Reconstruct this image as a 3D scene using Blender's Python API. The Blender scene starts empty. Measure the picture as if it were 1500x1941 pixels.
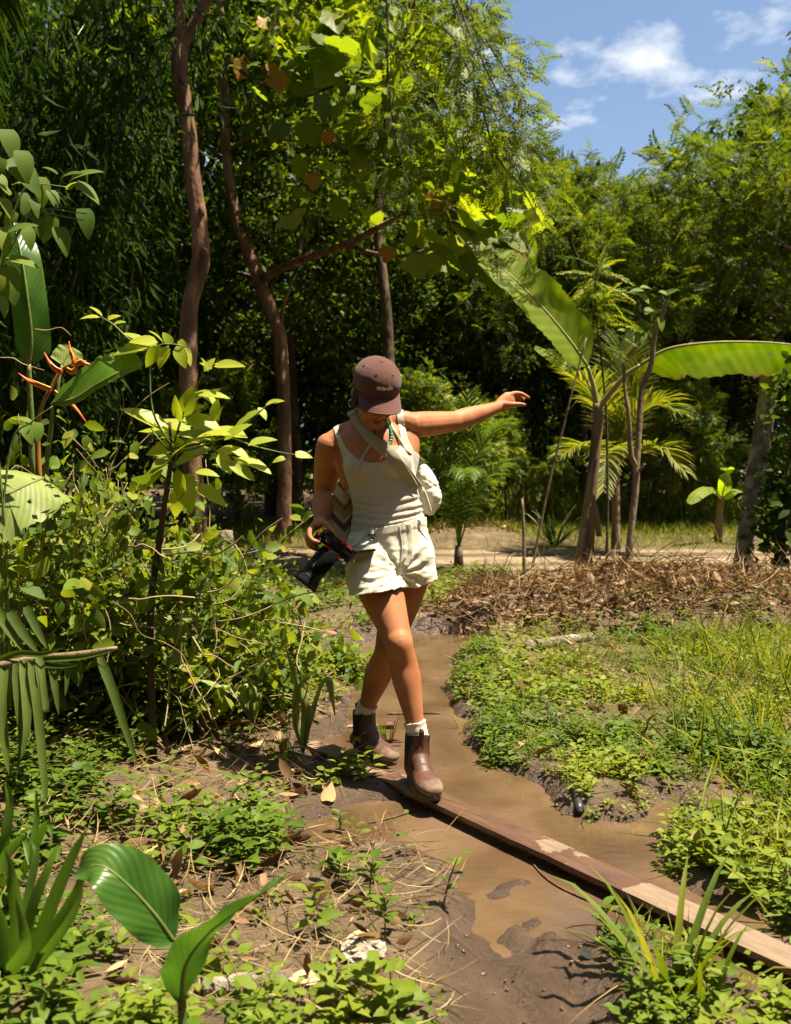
import bpy, bmesh, math, random
import numpy as np
from mathutils import Vector, Matrix, Quaternion
from mathutils.bvhtree import BVHTree

random.seed(7)
RNG = np.random.default_rng(11)
SC = bpy.context.scene
COL = SC.collection

# ------------------------------------------------------------------ camera
CAM_H, F_PX, HOR = 1.3, 1887.0, 850.0
PITCH = math.atan((970.5 - HOR) / F_PX)
cam_data = bpy.data.cameras.new('camera')
cam_data.sensor_fit = 'VERTICAL'
cam_data.sensor_height = 36.0
cam_data.lens = 36.0 * F_PX / 1941.0
cam_data.clip_start = 0.05
cam_data.clip_end = 3000.0
cam_data.dof.use_dof = True
cam_data.dof.focus_distance = 3.95
cam_data.dof.aperture_fstop = 4.5
cam = bpy.data.objects.new('camera', cam_data)
cam.location = (0, 0, CAM_H)
cam.rotation_euler = (math.pi / 2 - PITCH, 0, 0)
COL.objects.link(cam)
SC.camera = cam

# ------------------------------------------------------------------ sky and sun
SUN_DIR = Vector((0.335, -0.02, 0.94)).normalized()
SUN_EL = math.asin(SUN_DIR.z)
SUN_AZ = math.atan2(SUN_DIR.x, SUN_DIR.y)
world = bpy.data.worlds.new('World')
SC.world = world
world.use_nodes = True
wn, wl = world.node_tree.nodes, world.node_tree.links
wn.clear()
w_out = wn.new('ShaderNodeOutputWorld')
w_bg = wn.new('ShaderNodeBackground')
w_sky = wn.new('ShaderNodeTexSky')
w_sky.sky_type = 'NISHITA'
w_sky.sun_disc = False
w_sky.sun_elevation = SUN_EL
w_sky.sun_rotation = SUN_AZ
w_sky.air_density = 1.0
w_sky.dust_density = 1.0
w_sky.ozone_density = 1.5
w_bg.inputs["Strength"].default_value = 0.05
# scattered fair-weather clouds all over the dome
w_tc = wn.new('ShaderNodeTexCoord')
w_sep = wn.new('ShaderNodeSeparateXYZ')
w_add = wn.new('ShaderNodeMath'); w_add.operation = 'ADD'; w_add.inputs[1].default_value = 0.25
w_max = wn.new('ShaderNodeMath'); w_max.operation = 'MAXIMUM'; w_max.inputs[1].default_value = 0.0
w_dx = wn.new('ShaderNodeMath'); w_dx.operation = 'DIVIDE'
w_dy = wn.new('ShaderNodeMath'); w_dy.operation = 'DIVIDE'
w_cmb = wn.new('ShaderNodeCombineXYZ')
w_map = wn.new('ShaderNodeMapping')
w_map.inputs['Location'].default_value = (0.3, 1.8, 0.0)
w_noise = wn.new('ShaderNodeTexNoise')
w_noise.inputs['Scale'].default_value = 2.6
w_noise.inputs['Detail'].default_value = 9.0
w_noise.inputs['Roughness'].default_value = 0.56
w_ramp = wn.new('ShaderNodeValToRGB')
w_ramp.color_ramp.elements[0].position = 0.555
w_ramp.color_ramp.elements[0].color = (0, 0, 0, 1)
w_ramp.color_ramp.elements[1].position = 0.70
w_ramp.color_ramp.elements[1].color = (1, 1, 1, 1)
w_mix = wn.new('ShaderNodeMixRGB')
w_mix.inputs[2].default_value = (9.2, 9.0, 8.6, 1)
wl.new(w_tc.outputs['Generated'], w_sep.inputs[0])
wl.new(w_sep.outputs['Z'], w_max.inputs[0])
wl.new(w_max.outputs[0], w_add.inputs[0])
wl.new(w_sep.outputs['X'], w_dx.inputs[0]); wl.new(w_add.outputs[0], w_dx.inputs[1])
wl.new(w_sep.outputs['Y'], w_dy.inputs[0]); wl.new(w_add.outputs[0], w_dy.inputs[1])
wl.new(w_dx.outputs[0], w_cmb.inputs[0]); wl.new(w_dy.outputs[0], w_cmb.inputs[1])
wl.new(w_cmb.outputs[0], w_map.inputs[0])
wl.new(w_map.outputs[0], w_noise.inputs['Vector'])
wl.new(w_noise.outputs['Fac'], w_ramp.inputs[0])
w_fade = wn.new('ShaderNodeMapRange'); w_fade.inputs[1].default_value = 0.02; w_fade.inputs[2].default_value = 0.2
wl.new(w_sep.outputs['Z'], w_fade.inputs[0])
w_mul = wn.new('ShaderNodeMath'); w_mul.operation = 'MULTIPLY'
wl.new(w_ramp.outputs['Color'], w_mul.inputs[0]); wl.new(w_fade.outputs[0], w_mul.inputs[1])
wl.new(w_mul.outputs[0], w_mix.inputs[0])
wl.new(w_sky.outputs[0], w_mix.inputs[1])
wl.new(w_mix.outputs[0], w_bg.inputs['Color'])
wl.new(w_bg.outputs[0], w_out.inputs['Surface'])

sun_data = bpy.data.lights.new('sun', 'SUN')
sun_data.energy = 5.0
sun_data.angle = math.radians(0.53)
sun_data.color = (1.0, 0.90, 0.68)
sun = bpy.data.objects.new('sun', sun_data)
sun.rotation_euler = SUN_DIR.to_track_quat('Z', 'Y').to_euler()
sun.location = (8, 4, 18)
COL.objects.link(sun)

SC.view_settings.view_transform = 'Standard'
SC.view_settings.look = 'None'
SC.view_settings.exposure = 1.68
SC.view_settings.gamma = 1.0
SC.view_settings.use_curve_mapping = False
SC.render.engine = 'CYCLES'
cy = SC.cycles
cy.max_bounces = 3
cy.diffuse_bounces = 2
cy.glossy_bounces = 2
cy.transmission_bounces = 4
cy.transparent_max_bounces = 4
cy.caustics_reflective = False
cy.caustics_refractive = False
cy.use_denoising = True
cy.use_adaptive_sampling = True
cy.adaptive_threshold = 0.025
cy.sample_clamp_indirect = 6.0

# ------------------------------------------------------------------ helpers: places
RIGHT = Vector((1, 0, 0))
FWD = Vector((0, math.cos(PITCH), -math.sin(PITCH)))
UPV = Vector((0, math.sin(PITCH), math.cos(PITCH)))
EYE = Vector((0, 0, CAM_H))

def P(u, v, d):
    """point seen at photo position (u, v), d metres ahead"""
    u, v, d = float(u), float(v), float(d)
    return EYE + (FWD + RIGHT * ((u - 750.0) / F_PX) - UPV * ((v - 970.5) / F_PX)) * d

def G(u, v, z=0.0):
    """ground point seen at (u, v)"""
    u, v = float(u), float(v)
    r = FWD + RIGHT * ((u - 750.0) / F_PX) - UPV * ((v - 970.5) / F_PX)
    return EYE + r * ((z - CAM_H) / r.z)

def to_px(p):
    q = np.atleast_2d(np.asarray(p, float)) - np.array(EYE)
    d = q @ np.array(FWD)
    return np.stack([750 + F_PX * q[:, 0] / d, 970.5 - F_PX * (q @ np.array(UPV)) / d, d], 1)

_perm = np.random.default_rng(5).random((64, 64))
def vn(x, y, s=0):
    x = np.asarray(x, float) + s * 17.31; y = np.asarray(y, float) + s * 9.73
    xi = np.floor(x).astype(int); yi = np.floor(y).astype(int)
    fx = x - xi; fy = y - yi
    fx = fx * fx * (3 - 2 * fx); fy = fy * fy * (3 - 2 * fy)
    a = _perm[xi % 64, yi % 64]; b = _perm[(xi + 1) % 64, yi % 64]
    c = _perm[xi % 64, (yi + 1) % 64]; d = _perm[(xi + 1) % 64, (yi + 1) % 64]
    return (a * (1 - fx) + b * fx) * (1 - fy) + (c * (1 - fx) + d * fx) * fy - 0.5

def fbm(x, y, s=0, o=4):
    r = 0.0; a = 1.0
    for i in range(o):
        r = r + a * vn(x * 2 ** i, y * 2 ** i, s + i * 3); a *= 0.5
    return r

def n3(p, f, s=0):
    """cheap three-dimensional noise from planes"""
    p = np.asarray(p) * f
    return (vn(p[:, 0] + .37 * p[:, 2], p[:, 1] - .21 * p[:, 2], s) + vn(p[:, 1] + .29 * p[:, 0], p[:, 2] + .4 * p[:, 0], s + 1) + vn(p[:, 2] - .33 * p[:, 1], p[:, 0] + .3 * p[:, 1], s + 2)) / 1.7

def sstep(a, b, x):
    t = np.clip((np.asarray(x, float) - a) / (b - a), 0, 1)
    return t * t * (3 - 2 * t)

def poly_sd(poly, x, y):
    """signed distance to polygon, negative inside"""
    x = np.asarray(x, float); y = np.asarray(y, float)
    d = np.full(x.shape, 1e9); inside = np.zeros(x.shape, bool)
    n = len(poly)
    for i in range(n):
        ax, ay = poly[i]; bx, by = poly[(i + 1) % n]
        ex, ey = bx - ax, by - ay
        t = np.clip(((x - ax) * ex + (y - ay) * ey) / (ex * ex + ey * ey + 1e-12), 0, 1)
        d = np.minimum(d, np.hypot(x - ax - t * ex, y - ay - t * ey))
        c = ((ay > y) != (by > y)) & (x < (bx - ax) * (y - ay) / (by - ay + 1e-12) + ax)
        inside ^= c
    return np.where(inside, -d, d)

# ------------------------------------------------------------------ helpers: meshes
def mesh_from(name, V, F, rnd=None, smooth=True, attrs=None):
    """V (n,3); F array (m,3) or (m,4), or list of such arrays / lists"""
    me = bpy.data.meshes.new(name)
    V = np.asarray(V, np.float32)
    groups = F if isinstance(F, (list, tuple)) and len(F) and isinstance(F[0], np.ndarray) and F[0].ndim == 2 else None
    if groups is None and isinstance(F, np.ndarray):
        groups = [F]
    if groups is not None:
        groups = [g for g in groups if len(g)]
        loops = np.concatenate([g.ravel() for g in groups]).astype(np.int32)
        sizes = np.concatenate([np.full(len(g), g.shape[1], np.int32) for g in groups])
        starts = np.concatenate([[0], np.cumsum(sizes)[:-1]]).astype(np.int32)
        me.vertices.add(len(V)); me.vertices.foreach_set('co', V.ravel())
        me.loops.add(len(loops)); me.loops.foreach_set('vertex_index', loops)
        me.polygons.add(len(sizes)); me.polygons.foreach_set('loop_start', starts)
        me.update(calc_edges=True)
    else:
        me.from_pydata([tuple(map(float, v)) for v in V], [], [tuple(int(i) for i in f) for f in F])
        me.update()
    if smooth:
        me.polygons.foreach_set('use_smooth', np.ones(len(me.polygons), bool))
    if rnd is not None:
        a = me.attributes.new('rnd', 'FLOAT', 'POINT')
        a.data.foreach_set('value', np.asarray(rnd, np.float32))
    for k, val in (attrs or {}).items():
        a = me.attributes.new(k, 'FLOAT', 'POINT')
        a.data.foreach_set('value', np.asarray(val, np.float32))
    return me

def join(*VF):
    """join (V, F) pairs; F lists of index lists or arrays"""
    Vs, Fs, o = [], [], 0
    for V, F in VF:
        V = np.asarray(V, float)
        Vs.append(V)
        for f in F:
            Fs.append([int(i) + o for i in f])
        o += len(V)
    return np.concatenate(Vs), Fs

def thing(name, label, cat, loc=(0, 0, 0), group=None):
    o = bpy.data.objects.new(name, None)
    o.empty_display_size = 0.1
    o.location = loc
    COL.objects.link(o)
    o['label'] = label; o['category'] = cat
    if group: o['group'] = group
    return o

def part(name, me, mat, parent, loc=None, kind=None, label=None):
    """mesh given in world coordinates becomes a child of parent"""
    o = bpy.data.objects.new(name, me)
    COL.objects.link(o)
    if mat is not None and len(me.materials) == 0: me.materials.append(mat)
    if parent is not None:
        o.parent = parent
        base = Vector((0, 0, 0)); q = parent
        while q is not None:
            base += q.location; q = q.parent
        o.location = (Vector(loc) if loc is not None else Vector((0, 0, 0))) - base
    elif loc is not None:
        o.location = loc
    if kind: o['kind'] = kind
    if label: o['label'] = label
    return o

def solo(name, me, mat, label=None, cat=None, group=None, kind=None, loc=None):
    o = bpy.data.objects.new(name, me)
    COL.objects.link(o)
    if mat is not None and len(me.materials) == 0: me.materials.append(mat)
    if label: o['label'] = label
    if cat: o['category'] = cat
    if group: o['group'] = group
    if kind: o['kind'] = kind
    if loc is not None: o.location = loc
    return o

def catmull(pts, sub):
    pts = np.asarray(pts, float)
    if sub <= 1 or len(pts) < 3: 
        if sub <= 1: return pts
        t = np.linspace(0, 1, sub * (len(pts) - 1) + 1)[:, None]
        return pts[0] * (1 - t) + pts[-1] * t
    p = np.vstack([2 * pts[0] - pts[1], pts, 2 * pts[-1] - pts[-2]])
    out = []
    for i in range(1, len(p) - 2):
        for k in range(sub):
            t = k / sub
            out.append(0.5 * ((2 * p[i]) + (-p[i - 1] + p[i + 1]) * t + (2 * p[i - 1] - 5 * p[i] + 4 * p[i + 1] - p[i + 2]) * t * t + (-p[i - 1] + 3 * p[i] - 3 * p[i + 1] + p[i + 2]) * t ** 3))
    out.append(p[-2])
    return np.array(out)

def tube(pts, rad, sides=8, sub=1, side=None, rb=None, cap=True, noise=0.0, seed=0):
    """tapered tube along points; optional elliptical section (rad along 'side', rb across)"""
    pts = np.asarray([tuple(p) for p in pts], float)
    rad = np.broadcast_to(np.asarray(rad, float), (len(pts),))
    rbv = rad if rb is None else np.broadcast_to(np.asarray(rb, float), (len(pts),))
    data = catmull(np.column_stack([pts, rad, rbv]), sub)
    pts, rad, rbv = data[:, :3], np.maximum(data[:, 3], 1e-4), np.maximum(data[:, 4], 1e-4)
    n = len(pts)
    tan = np.gradient(pts, axis=0)
    tan /= np.linalg.norm(tan, axis=1)[:, None] + 1e-12
    if side is not None:
        a = np.asarray(side, float)
    else:
        a = np.array([1.0, 0, 0]) if abs(tan[0, 0]) < 0.9 else np.array([0, 1.0, 0])
    th = np.linspace(0, 2 * math.pi, sides, endpoint=False)
    V = []
    for i in range(n):
        a = a - tan[i] * (a @ tan[i])
        a = a / (np.linalg.norm(a) + 1e-12)
        b = np.cross(tan[i], a)
        V.append(pts[i] + np.outer(np.cos(th) * rad[i], a) + np.outer(np.sin(th) * rbv[i], b))
        if side is not None: a = np.asarray(side, float)
    V = np.array(V)
    if noise:
        rs = np.random.default_rng(seed)
        V = V + noise * rad[:, None, None] * rs.normal(size=V.shape)
    V = V.reshape(-1, 3)
    F = []
    for i in range(n - 1):
        for k in range(sides):
            k2 = (k + 1) % sides
            F.append([i * sides + k, i * sides + k2, (i + 1) * sides + k2, (i + 1) * sides + k])
    if cap:
        F.append(list(range(sides))[::-1])
        F.append([(n - 1) * sides + k for k in range(sides)])
    return V, F

def capsule(pts, rad, sides=14, sub=4, side=None, rb=None):
    """closed tube with rounded ends"""
    pts = np.asarray([tuple(p) for p in pts], float)
    rad = np.broadcast_to(np.asarray(rad, float), (len(pts),)).astype(float)
    rbv = rad if rb is None else np.broadcast_to(np.asarray(rb, float), (len(pts),)).astype(float)
    D = catmull(np.column_stack([pts, rad, rbv]), sub)
    t0 = D[0, :3] - D[1, :3]; t0 /= np.linalg.norm(t0)
    t1 = D[-1, :3] - D[-2, :3]; t1 /= np.linalg.norm(t1)
    pre, post = [], []
    for a in (0.97, 0.8, 0.5):
        s = math.sqrt(1 - a * a)
        e = min(D[0, 3], D[0, 4]); pre.append(np.r_[D[0, :3] + t0 * e * a, D[0, 3] * s, D[0, 4] * s])
        e = min(D[-1, 3], D[-1, 4]); post.append(np.r_[D[-1, :3] + t1 * e * a, D[-1, 3] * s, D[-1, 4] * s])
    D = np.vstack([pre, D, post[::-1]])
    return tube(D[:, :3], D[:, 3], sides, 1, side, D[:, 4])

def ellipsoid(c, ax, r, nu=16, nv=12):
    """c centre, ax 3 axis vectors, r radii"""
    A = np.array([np.array(a) * q for a, q in zip(ax, r)])
    V, F = [], []
    for i in range(nv + 1):
        ph = math.pi * i / nv
        for j in range(nu):
            t = 2 * math.pi * j / nu
            V.append(np.array(c) + math.sin(ph) * math.cos(t) * A[0] + math.sin(ph) * math.sin(t) * A[1] + math.cos(ph) * A[2])
    for i in range(nv):
        for j in range(nu):
            j2 = (j + 1) % nu
            F.append([i * nu + j, (i + 1) * nu + j, (i + 1) * nu + j2, i * nu + j2])
    return np.array(V), F

def boxm(c, ax, s, bev=0.0):
    """box centre c, axes ax (3 vectors), half sizes s"""
    bm = bmesh.new()
    bmesh.ops.create_cube(bm, size=2.0)
    if bev:
        for v in bm.verts: v.co = Vector((v.co.x * s[0], v.co.y * s[1], v.co.z * s[2]))
        bmesh.ops.bevel(bm, geom=list(bm.edges), offset=bev, segments=2, affect='EDGES')
    else:
        for v in bm.verts: v.co = Vector((v.co.x * s[0], v.co.y * s[1], v.co.z * s[2]))
    A = [np.array(a) for a in ax]
    V = np.array([np.array(c) + v.co.x * A[0] + v.co.y * A[1] + v.co.z * A[2] for v in bm.verts])
    F = [[v.index for v in f.verts] for f in bm.faces]
    bm.free()
    return V, F

# ------------------------------------------------------------------ helpers: leaves
def leaf_tpl(w=0.5, seg=3, fold=0.12, droop=0.15, shape='ovate', lobes=0):
    """unit leaf along +y, normal +z: midrib and two halves"""
    ts = np.linspace(0, 1, seg + 1)
    def wid(t):
        if shape == 'ovate': return w * 0.5 * (math.sin(math.pi * t ** 0.75)) ** 0.85 if 0 < t < 1 else 0
        if shape == 'lance': return w * 0.5 * (math.sin(math.pi * t ** 0.6)) ** 0.9 if 0 < t < 1 else 0
        if shape == 'heart': return w * 0.5 * (math.sin(math.pi * (0.12 + 0.88 * t) ** 0.7)) ** 0.8 if t < 1 else 0
        if shape == 'strap': return w * 0.5 * (1 - t ** 4) * min(1, 0.55 + 2 * t) if t < 1 else 0
        if shape == 'oblong': return w * 0.5 * min(1, (t * (1 - t) * 7)) ** 0.6 if 0 < t < 1 else 0
    V, F = [], []
    mid, L, R = [], [], []
    for t in ts:
        z = -droop * t * t
        mid.append(len(V)); V.append((0, t, z))
        x = wid(t)
        if x > 1e-6:
            wav = 0.0
            L.append(len(V)); V.append((-x, t + 0.02, z + fold * x * 2))
            R.append(len(V)); V.append((x, t + 0.02, z + fold * x * 2))
        else:
            L.append(mid[-1]); R.append(mid[-1])
    for i in range(seg):
        for S, sgn in ((L, 1), (R, -1)):
            q = [mid[i], mid[i + 1], S[i + 1], S[i]]
            q2 = []
            for a in q:
                if a not in q2: q2.append(a)
            if len(q2) >= 3: F.append(q2 if sgn > 0 else q2[::-1])
    tri = []
    for f in F:
        for k in range(1, len(f) - 1): tri.append([f[0], f[k], f[k + 1]])
    return np.array(V, float), np.array(tri, np.int64)

def pinnate_tpl(pairs=8, leaf=0.28, lw=0.4, droop=0.25, terminal=True, seed=0, simple=True):
    """unit compound leaf along +y"""
    rs = np.random.default_rng(seed)
    tv, tf = (np.array([(0, 0, 0), (-lw / 2, .5, .05), (0, 1, -.05), (lw / 2, .5, .05)], float), np.array([[0, 3, 2], [0, 2, 1]])) if simple else leaf_tpl(lw, 3, .1, .2)
    Vs, Fs, o = [], [], 0
    rw = 0.012
    rach = [(-rw, 0, 0), (rw, 0, 0), (0, 1, -droop)]
    Vs.append(np.array(rach)); Fs.append(np.array([[0, 1, 2]])); o = 3
    for i in range(pairs):
        t = 0.15 + 0.83 * i / max(1, pairs - 1)
        base = np.array([0, t, -droop * t * t])
        ll = leaf * (0.65 + 0.5 * math.sin(math.pi * min(1, t * .85 + .1)))
        for s in (-1, 1):
            a = s * (1.15 - 0.45 * t + rs.normal() * .08)
            d = np.array([math.sin(a), math.cos(a), -0.25 + rs.normal() * .12]); d /= np.linalg.norm(d)
            nrm = np.array([rs.normal() * .2, rs.normal() * .2, 1.0]); nrm -= d * (nrm @ d); nrm /= np.linalg.norm(nrm)
            x = np.cross(d, nrm)
            Vs.append(base + ll * (tv[:, :1] * x + tv[:, 1:2] * d + tv[:, 2:] * nrm)); Fs.append(tf + o); o += len(tv)
    return np.concatenate(Vs), np.concatenate(Fs)

def inst(tpl, pos, dirs, nrm, scale, width=1.0, rs=RNG):
    """scatter a template: returns V, F (tri array), rnd per vertex"""
    tv, tf = tpl
    pos = np.asarray(pos, float); N = len(pos)
    d = np.asarray(dirs, float); d = d / (np.linalg.norm(d, axis=1)[:, None] + 1e-9)
    n = np.asarray(nrm, float); n = n - d * np.sum(n * d, 1)[:, None]
    n = n / (np.linalg.norm(n, axis=1)[:, None] + 1e-9)
    x = np.cross(d, n)
    s = np.broadcast_to(np.asarray(scale, float), (N,))
    w = np.broadcast_to(np.asarray(width, float), (N,))
    V = pos[:, None, :] + s[:, None, None] * (tv[None, :, 0:1] * x[:, None, :] * w[:, None, None] + tv[None, :, 1:2] * d[:, None, :] + tv[None, :, 2:3] * n[:, None, :])
    F = tf[None] + (np.arange(N) * len(tv))[:, None, None]
    r = np.repeat(rs.random(N), len(tv))
    return V.reshape(-1, 3), F.reshape(-1, 3), r

def cat(*items):
    Vs, Fs, Rs, o = [], [], [], 0
    for V, F, r in items:
        Vs.append(V); Fs.append(F + o); Rs.append(r); o += len(V)
    return np.concatenate(Vs), np.concatenate(Fs), np.concatenate(Rs)

def rdir(n, rs=RNG, zbias=0.0, zs=1.0):
    v = rs.normal(size=(n, 3)); v[:, 2] = v[:, 2] * zs + zbias
    return v / np.linalg.norm(v, axis=1)[:, None]

# ------------------------------------------------------------------ helpers: materials
def new_mat(name):
    m = bpy.data.materials.new(name); m.use_nodes = True
    nt = m.node_tree; nt.nodes.clear()
    return m, nt.nodes, nt.links

def ramp(nodes, stops):
    r = nodes.new('ShaderNodeValToRGB')
    el = r.color_ramp.elements
    while len(el) < len(stops): el.new(0.5)
    for e, (p, c) in zip(el, stops): e.position = p; e.color = (c[0], c[1], c[2], 1)
    return r

def leaf_mat(name, cols, trans=0.42, rough=0.42, src='attr', tint=(1.25, 1.35, 0.55), spec=0.4, nscale=9.0):
    m, n, l = new_mat(name)
    out = n.new('ShaderNodeOutputMaterial')
    if src == 'attr':
        a = n.new('ShaderNodeAttribute'); a.attribute_name = 'rnd'; fac = a.outputs['Fac']
    else:
        a = n.new('ShaderNodeObjectInfo'); fac = a.outputs['Random']
    tc = n.new('ShaderNodeTexCoord')
    nz = n.new('ShaderNodeTexNoise'); nz.inputs['Scale'].default_value = nscale; nz.inputs['Detail'].default_value = 3
    l.new(tc.outputs['Object'], nz.inputs['Vector'])
    mx = n.new('ShaderNodeMath'); mx.operation = 'MULTIPLY_ADD'
    l.new(nz.outputs['Fac'], mx.inputs[0]); mx.inputs[1].default_value = 0.5
    sub = n.new('ShaderNodeMath'); sub.operation = 'MULTIPLY_ADD'; l.new(fac, sub.inputs[0]); sub.inputs[1].default_value = 0.85; sub.inputs[2].default_value = -0.175
    l.new(sub.outputs[0], mx.inputs[2])
    st = [(i / max(1, len(cols) - 1), c) for i, c in enumerate(cols)]
    rp = ramp(n, st); l.new(mx.outputs[0], rp.inputs[0])
    pb = n.new('ShaderNodeBsdfPrincipled'); pb.inputs['Roughness'].default_value = rough
    pb.inputs['Specular IOR Level'].default_value = spec
    l.new(rp.outputs[0], pb.inputs['Base Color'])
    tr = n.new('ShaderNodeBsdfTranslucent')
    tm = n.new('ShaderNodeMixRGB'); tm.blend_type = 'MULTIPLY'; tm.inputs[0].default_value = 1
    l.new(rp.outputs[0], tm.inputs[1]); tm.inputs[2].default_value = (tint[0], tint[1], tint[2], 1)
    l.new(tm.outputs[0], tr.inputs['Color'])
    mix = n.new('ShaderNodeMixShader'); mix.inputs[0].default_value = trans
    l.new(pb.outputs[0], mix.inputs[1]); l.new(tr.outputs[0], mix.inputs[2])
    l.new(mix.outputs[0], out.inputs['Surface'])
    return m

def simple_mat(name, cols, rough=0.7, scale=6.0, bump=0.3, bscale=40.0, spec=0.4, stretch=(1, 1, 1), metallic=0.0, detail=5, sheen=0.0, bdist=.01):
    m, n, l = new_mat(name)
    out = n.new('ShaderNodeOutputMaterial')
    pb = n.new('ShaderNodeBsdfPrincipled')
    pb.inputs['Roughness'].default_value = rough; pb.inputs['Specular IOR Level'].default_value = spec
    pb.inputs['Metallic'].default_value = metallic
    if sheen: pb.inputs['Sheen Weight'].default_value = sheen
    tc = n.new('ShaderNodeTexCoord'); mp = n.new('ShaderNodeMapping'); mp.inputs['Scale'].default_value = stretch
    l.new(tc.outputs['Object'], mp.inputs[0])
    nz = n.new('ShaderNodeTexNoise'); nz.inputs['Scale'].default_value = scale; nz.inputs['Detail'].default_value = detail
    l.new(mp.outputs[0], nz.inputs['Vector'])
    st = [(0.25 + 0.5 * i / max(1, len(cols) - 1), c) for i, c in enumerate(cols)]
    rp = ramp(n, st); l.new(nz.outputs['Fac'], rp.inputs[0]); l.new(rp.outputs[0], pb.inputs['Base Color'])
    if bump:
        nb = n.new('ShaderNodeTexNoise'); nb.inputs['Scale'].default_value = bscale; nb.inputs['Detail'].default_value = 4
        l.new(mp.outputs[0], nb.inputs['Vector'])
        b = n.new('ShaderNodeBump'); b.inputs['Strength'].default_value = bump; b.inputs['Distance'].default_value = bdist
        l.new(nb.outputs['Fac'], b.inputs['Height']); l.new(b.outputs[0], pb.inputs['Normal'])
    l.new(pb.outputs[0], out.inputs['Surface'])
    return m
# ================================================================== ground, water, road
def gp(*pts): return [tuple(G(u, v))[:2] for u, v in pts]
MUD = gp((700, 1203), (640, 1222), (622, 1250), (655, 1330), (640, 1372), (590, 1395), (560, 1440), (700, 1470), (740, 1490),
         (650, 1500), (560, 1545), (570, 1600), (700, 1590), (800, 1615), (850, 1690), (860, 1760), (878, 1850), (890, 1960), (960, 2200),
         (1260, 2200), (1215, 1960), (1170, 1880), (1125, 1795), (1230, 1770), (1330, 1850), (1500, 1925), (1750, 2000), (1800, 1830), (1600, 1760), (1430, 1690), (1310, 1650),
         (1290, 1560), (1330, 1500), (1240, 1490), (1180, 1540), (1085, 1525), (1050, 1470), (965, 1440), (905, 1390), (862, 1300), (885, 1240), (930, 1195), (860, 1180), (790, 1185))
SILT = gp((870, 1740), (900, 2000), (960, 2300), (1260, 2300), (1215, 1980), (1150, 1850), (1090, 1790), (1040, 1765), (990, 1790), (930, 1780))
BARE = gp((800, 1195), (880, 1140), (960, 1100), (1060, 1085), (1060, 1110), (1010, 1150), (960, 1200), (900, 1215))
MOUND = (2.15, 7.6)

def mud_sd(x, y): return poly_sd(MUD, x, y)

def hgt(x, y):
    x = np.asarray(x, float); y = np.asarray(y, float)
    near = sstep(16, 9, y)
    z = 0.03 + 0.05 * fbm(x * .7, y * .7, 1, 3) * near + 0.022 * fbm(x * 4, y * 4, 2, 3) * near
    z += 0.16 * sstep(-0.5, -1.8, x) * sstep(9, 6, y)
    e = ((x - MOUND[0]) / 1.9) ** 2 + ((y - MOUND[1]) / 1.0) ** 2
    z += 0.27 * sstep(1.3, 0.05, e) * (1 + .35 * fbm(x * 2.2, y * 2.2, 8, 3))
    e2 = ((x - 1.05) / .8) ** 2 + ((y - 13.7) / .5) ** 2
    z += 0.22 * sstep(1.4, 0, e2)
    sd = mud_sd(x, y) + 0.05 * fbm(x * 5, y * 5, 4, 3)
    m = sstep(0.05, -0.13, sd)
    zm = -0.058 + 0.045 * fbm(x * 5, y * 5, 5, 5)
    silt = sstep(0.08, -0.14, poly_sd(SILT, x, y))
    zm = zm + 0.036 * silt + 0.030 * silt * fbm(x * 5, y * 5, 6, 4) + .012 * fbm(x * 14, y * 14, 15, 3) * (.4 + silt) + .008 * fbm(x * 30, y * 30, 14, 3)
    for (u, v, r, hh) in ((962, 1672, .06, .042), (1000, 1650, .045, .034), (1010, 1730, .05, .03), (980, 1760, .05, .036), (1055, 1795, .08, .034), (1100, 1850, .12, .026), (870, 1640, .05, .03), (1000, 1850, .12, .02), (940, 1620, .03, .03)):
        c = G(u, v)
        q = ((x - c.x) ** 2 + (y - c.y) ** 2) / r ** 2
        zm = zm + hh * np.exp(-q) * (1 + 1.2 * fbm(x * 22, y * 22, 9, 3))
    lip = sstep(0.16, 0.02, sd) * sstep(-0.10, 0.0, sd)
    z = z * (1 - m) + zm * m + 0.02 * lip * (0.6 + fbm(x * 9, y * 9, 7, 3))
    tA_, tB_ = G(570, 1385), G(1535, 1822)
    ex, ey = tB_.x - tA_.x, tB_.y - tA_.y
    tt_ = np.clip(((x - tA_.x) * ex + (y - tA_.y) * ey) / (ex * ex + ey * ey), 0, 1)
    dist = np.hypot(x - tA_.x - tt_ * ex, y - tA_.y - tt_ * ey)
    k_ = sstep(.16, .07, dist)
    z = z * (1 - k_) + np.minimum(z, -.005) * k_
    road = sstep(9.9, 10.3, y) * sstep(13.2, 12.7, y)
    z = z * (1 - road) + 0.02 * road
    return z

def nonuni(lo, hi, fine_lo, fine_hi, step, grow=1.18):
    a = list(np.arange(fine_lo, fine_hi + 1e-6, step))
    s = step; v = a[-1]
    while v < hi: s *= grow; v += s; a.append(v)
    s = step; v = a[0]; b = []
    while v > lo: s *= grow; v -= s; b.append(v)
    return np.array(b[::-1] + a)

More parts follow.
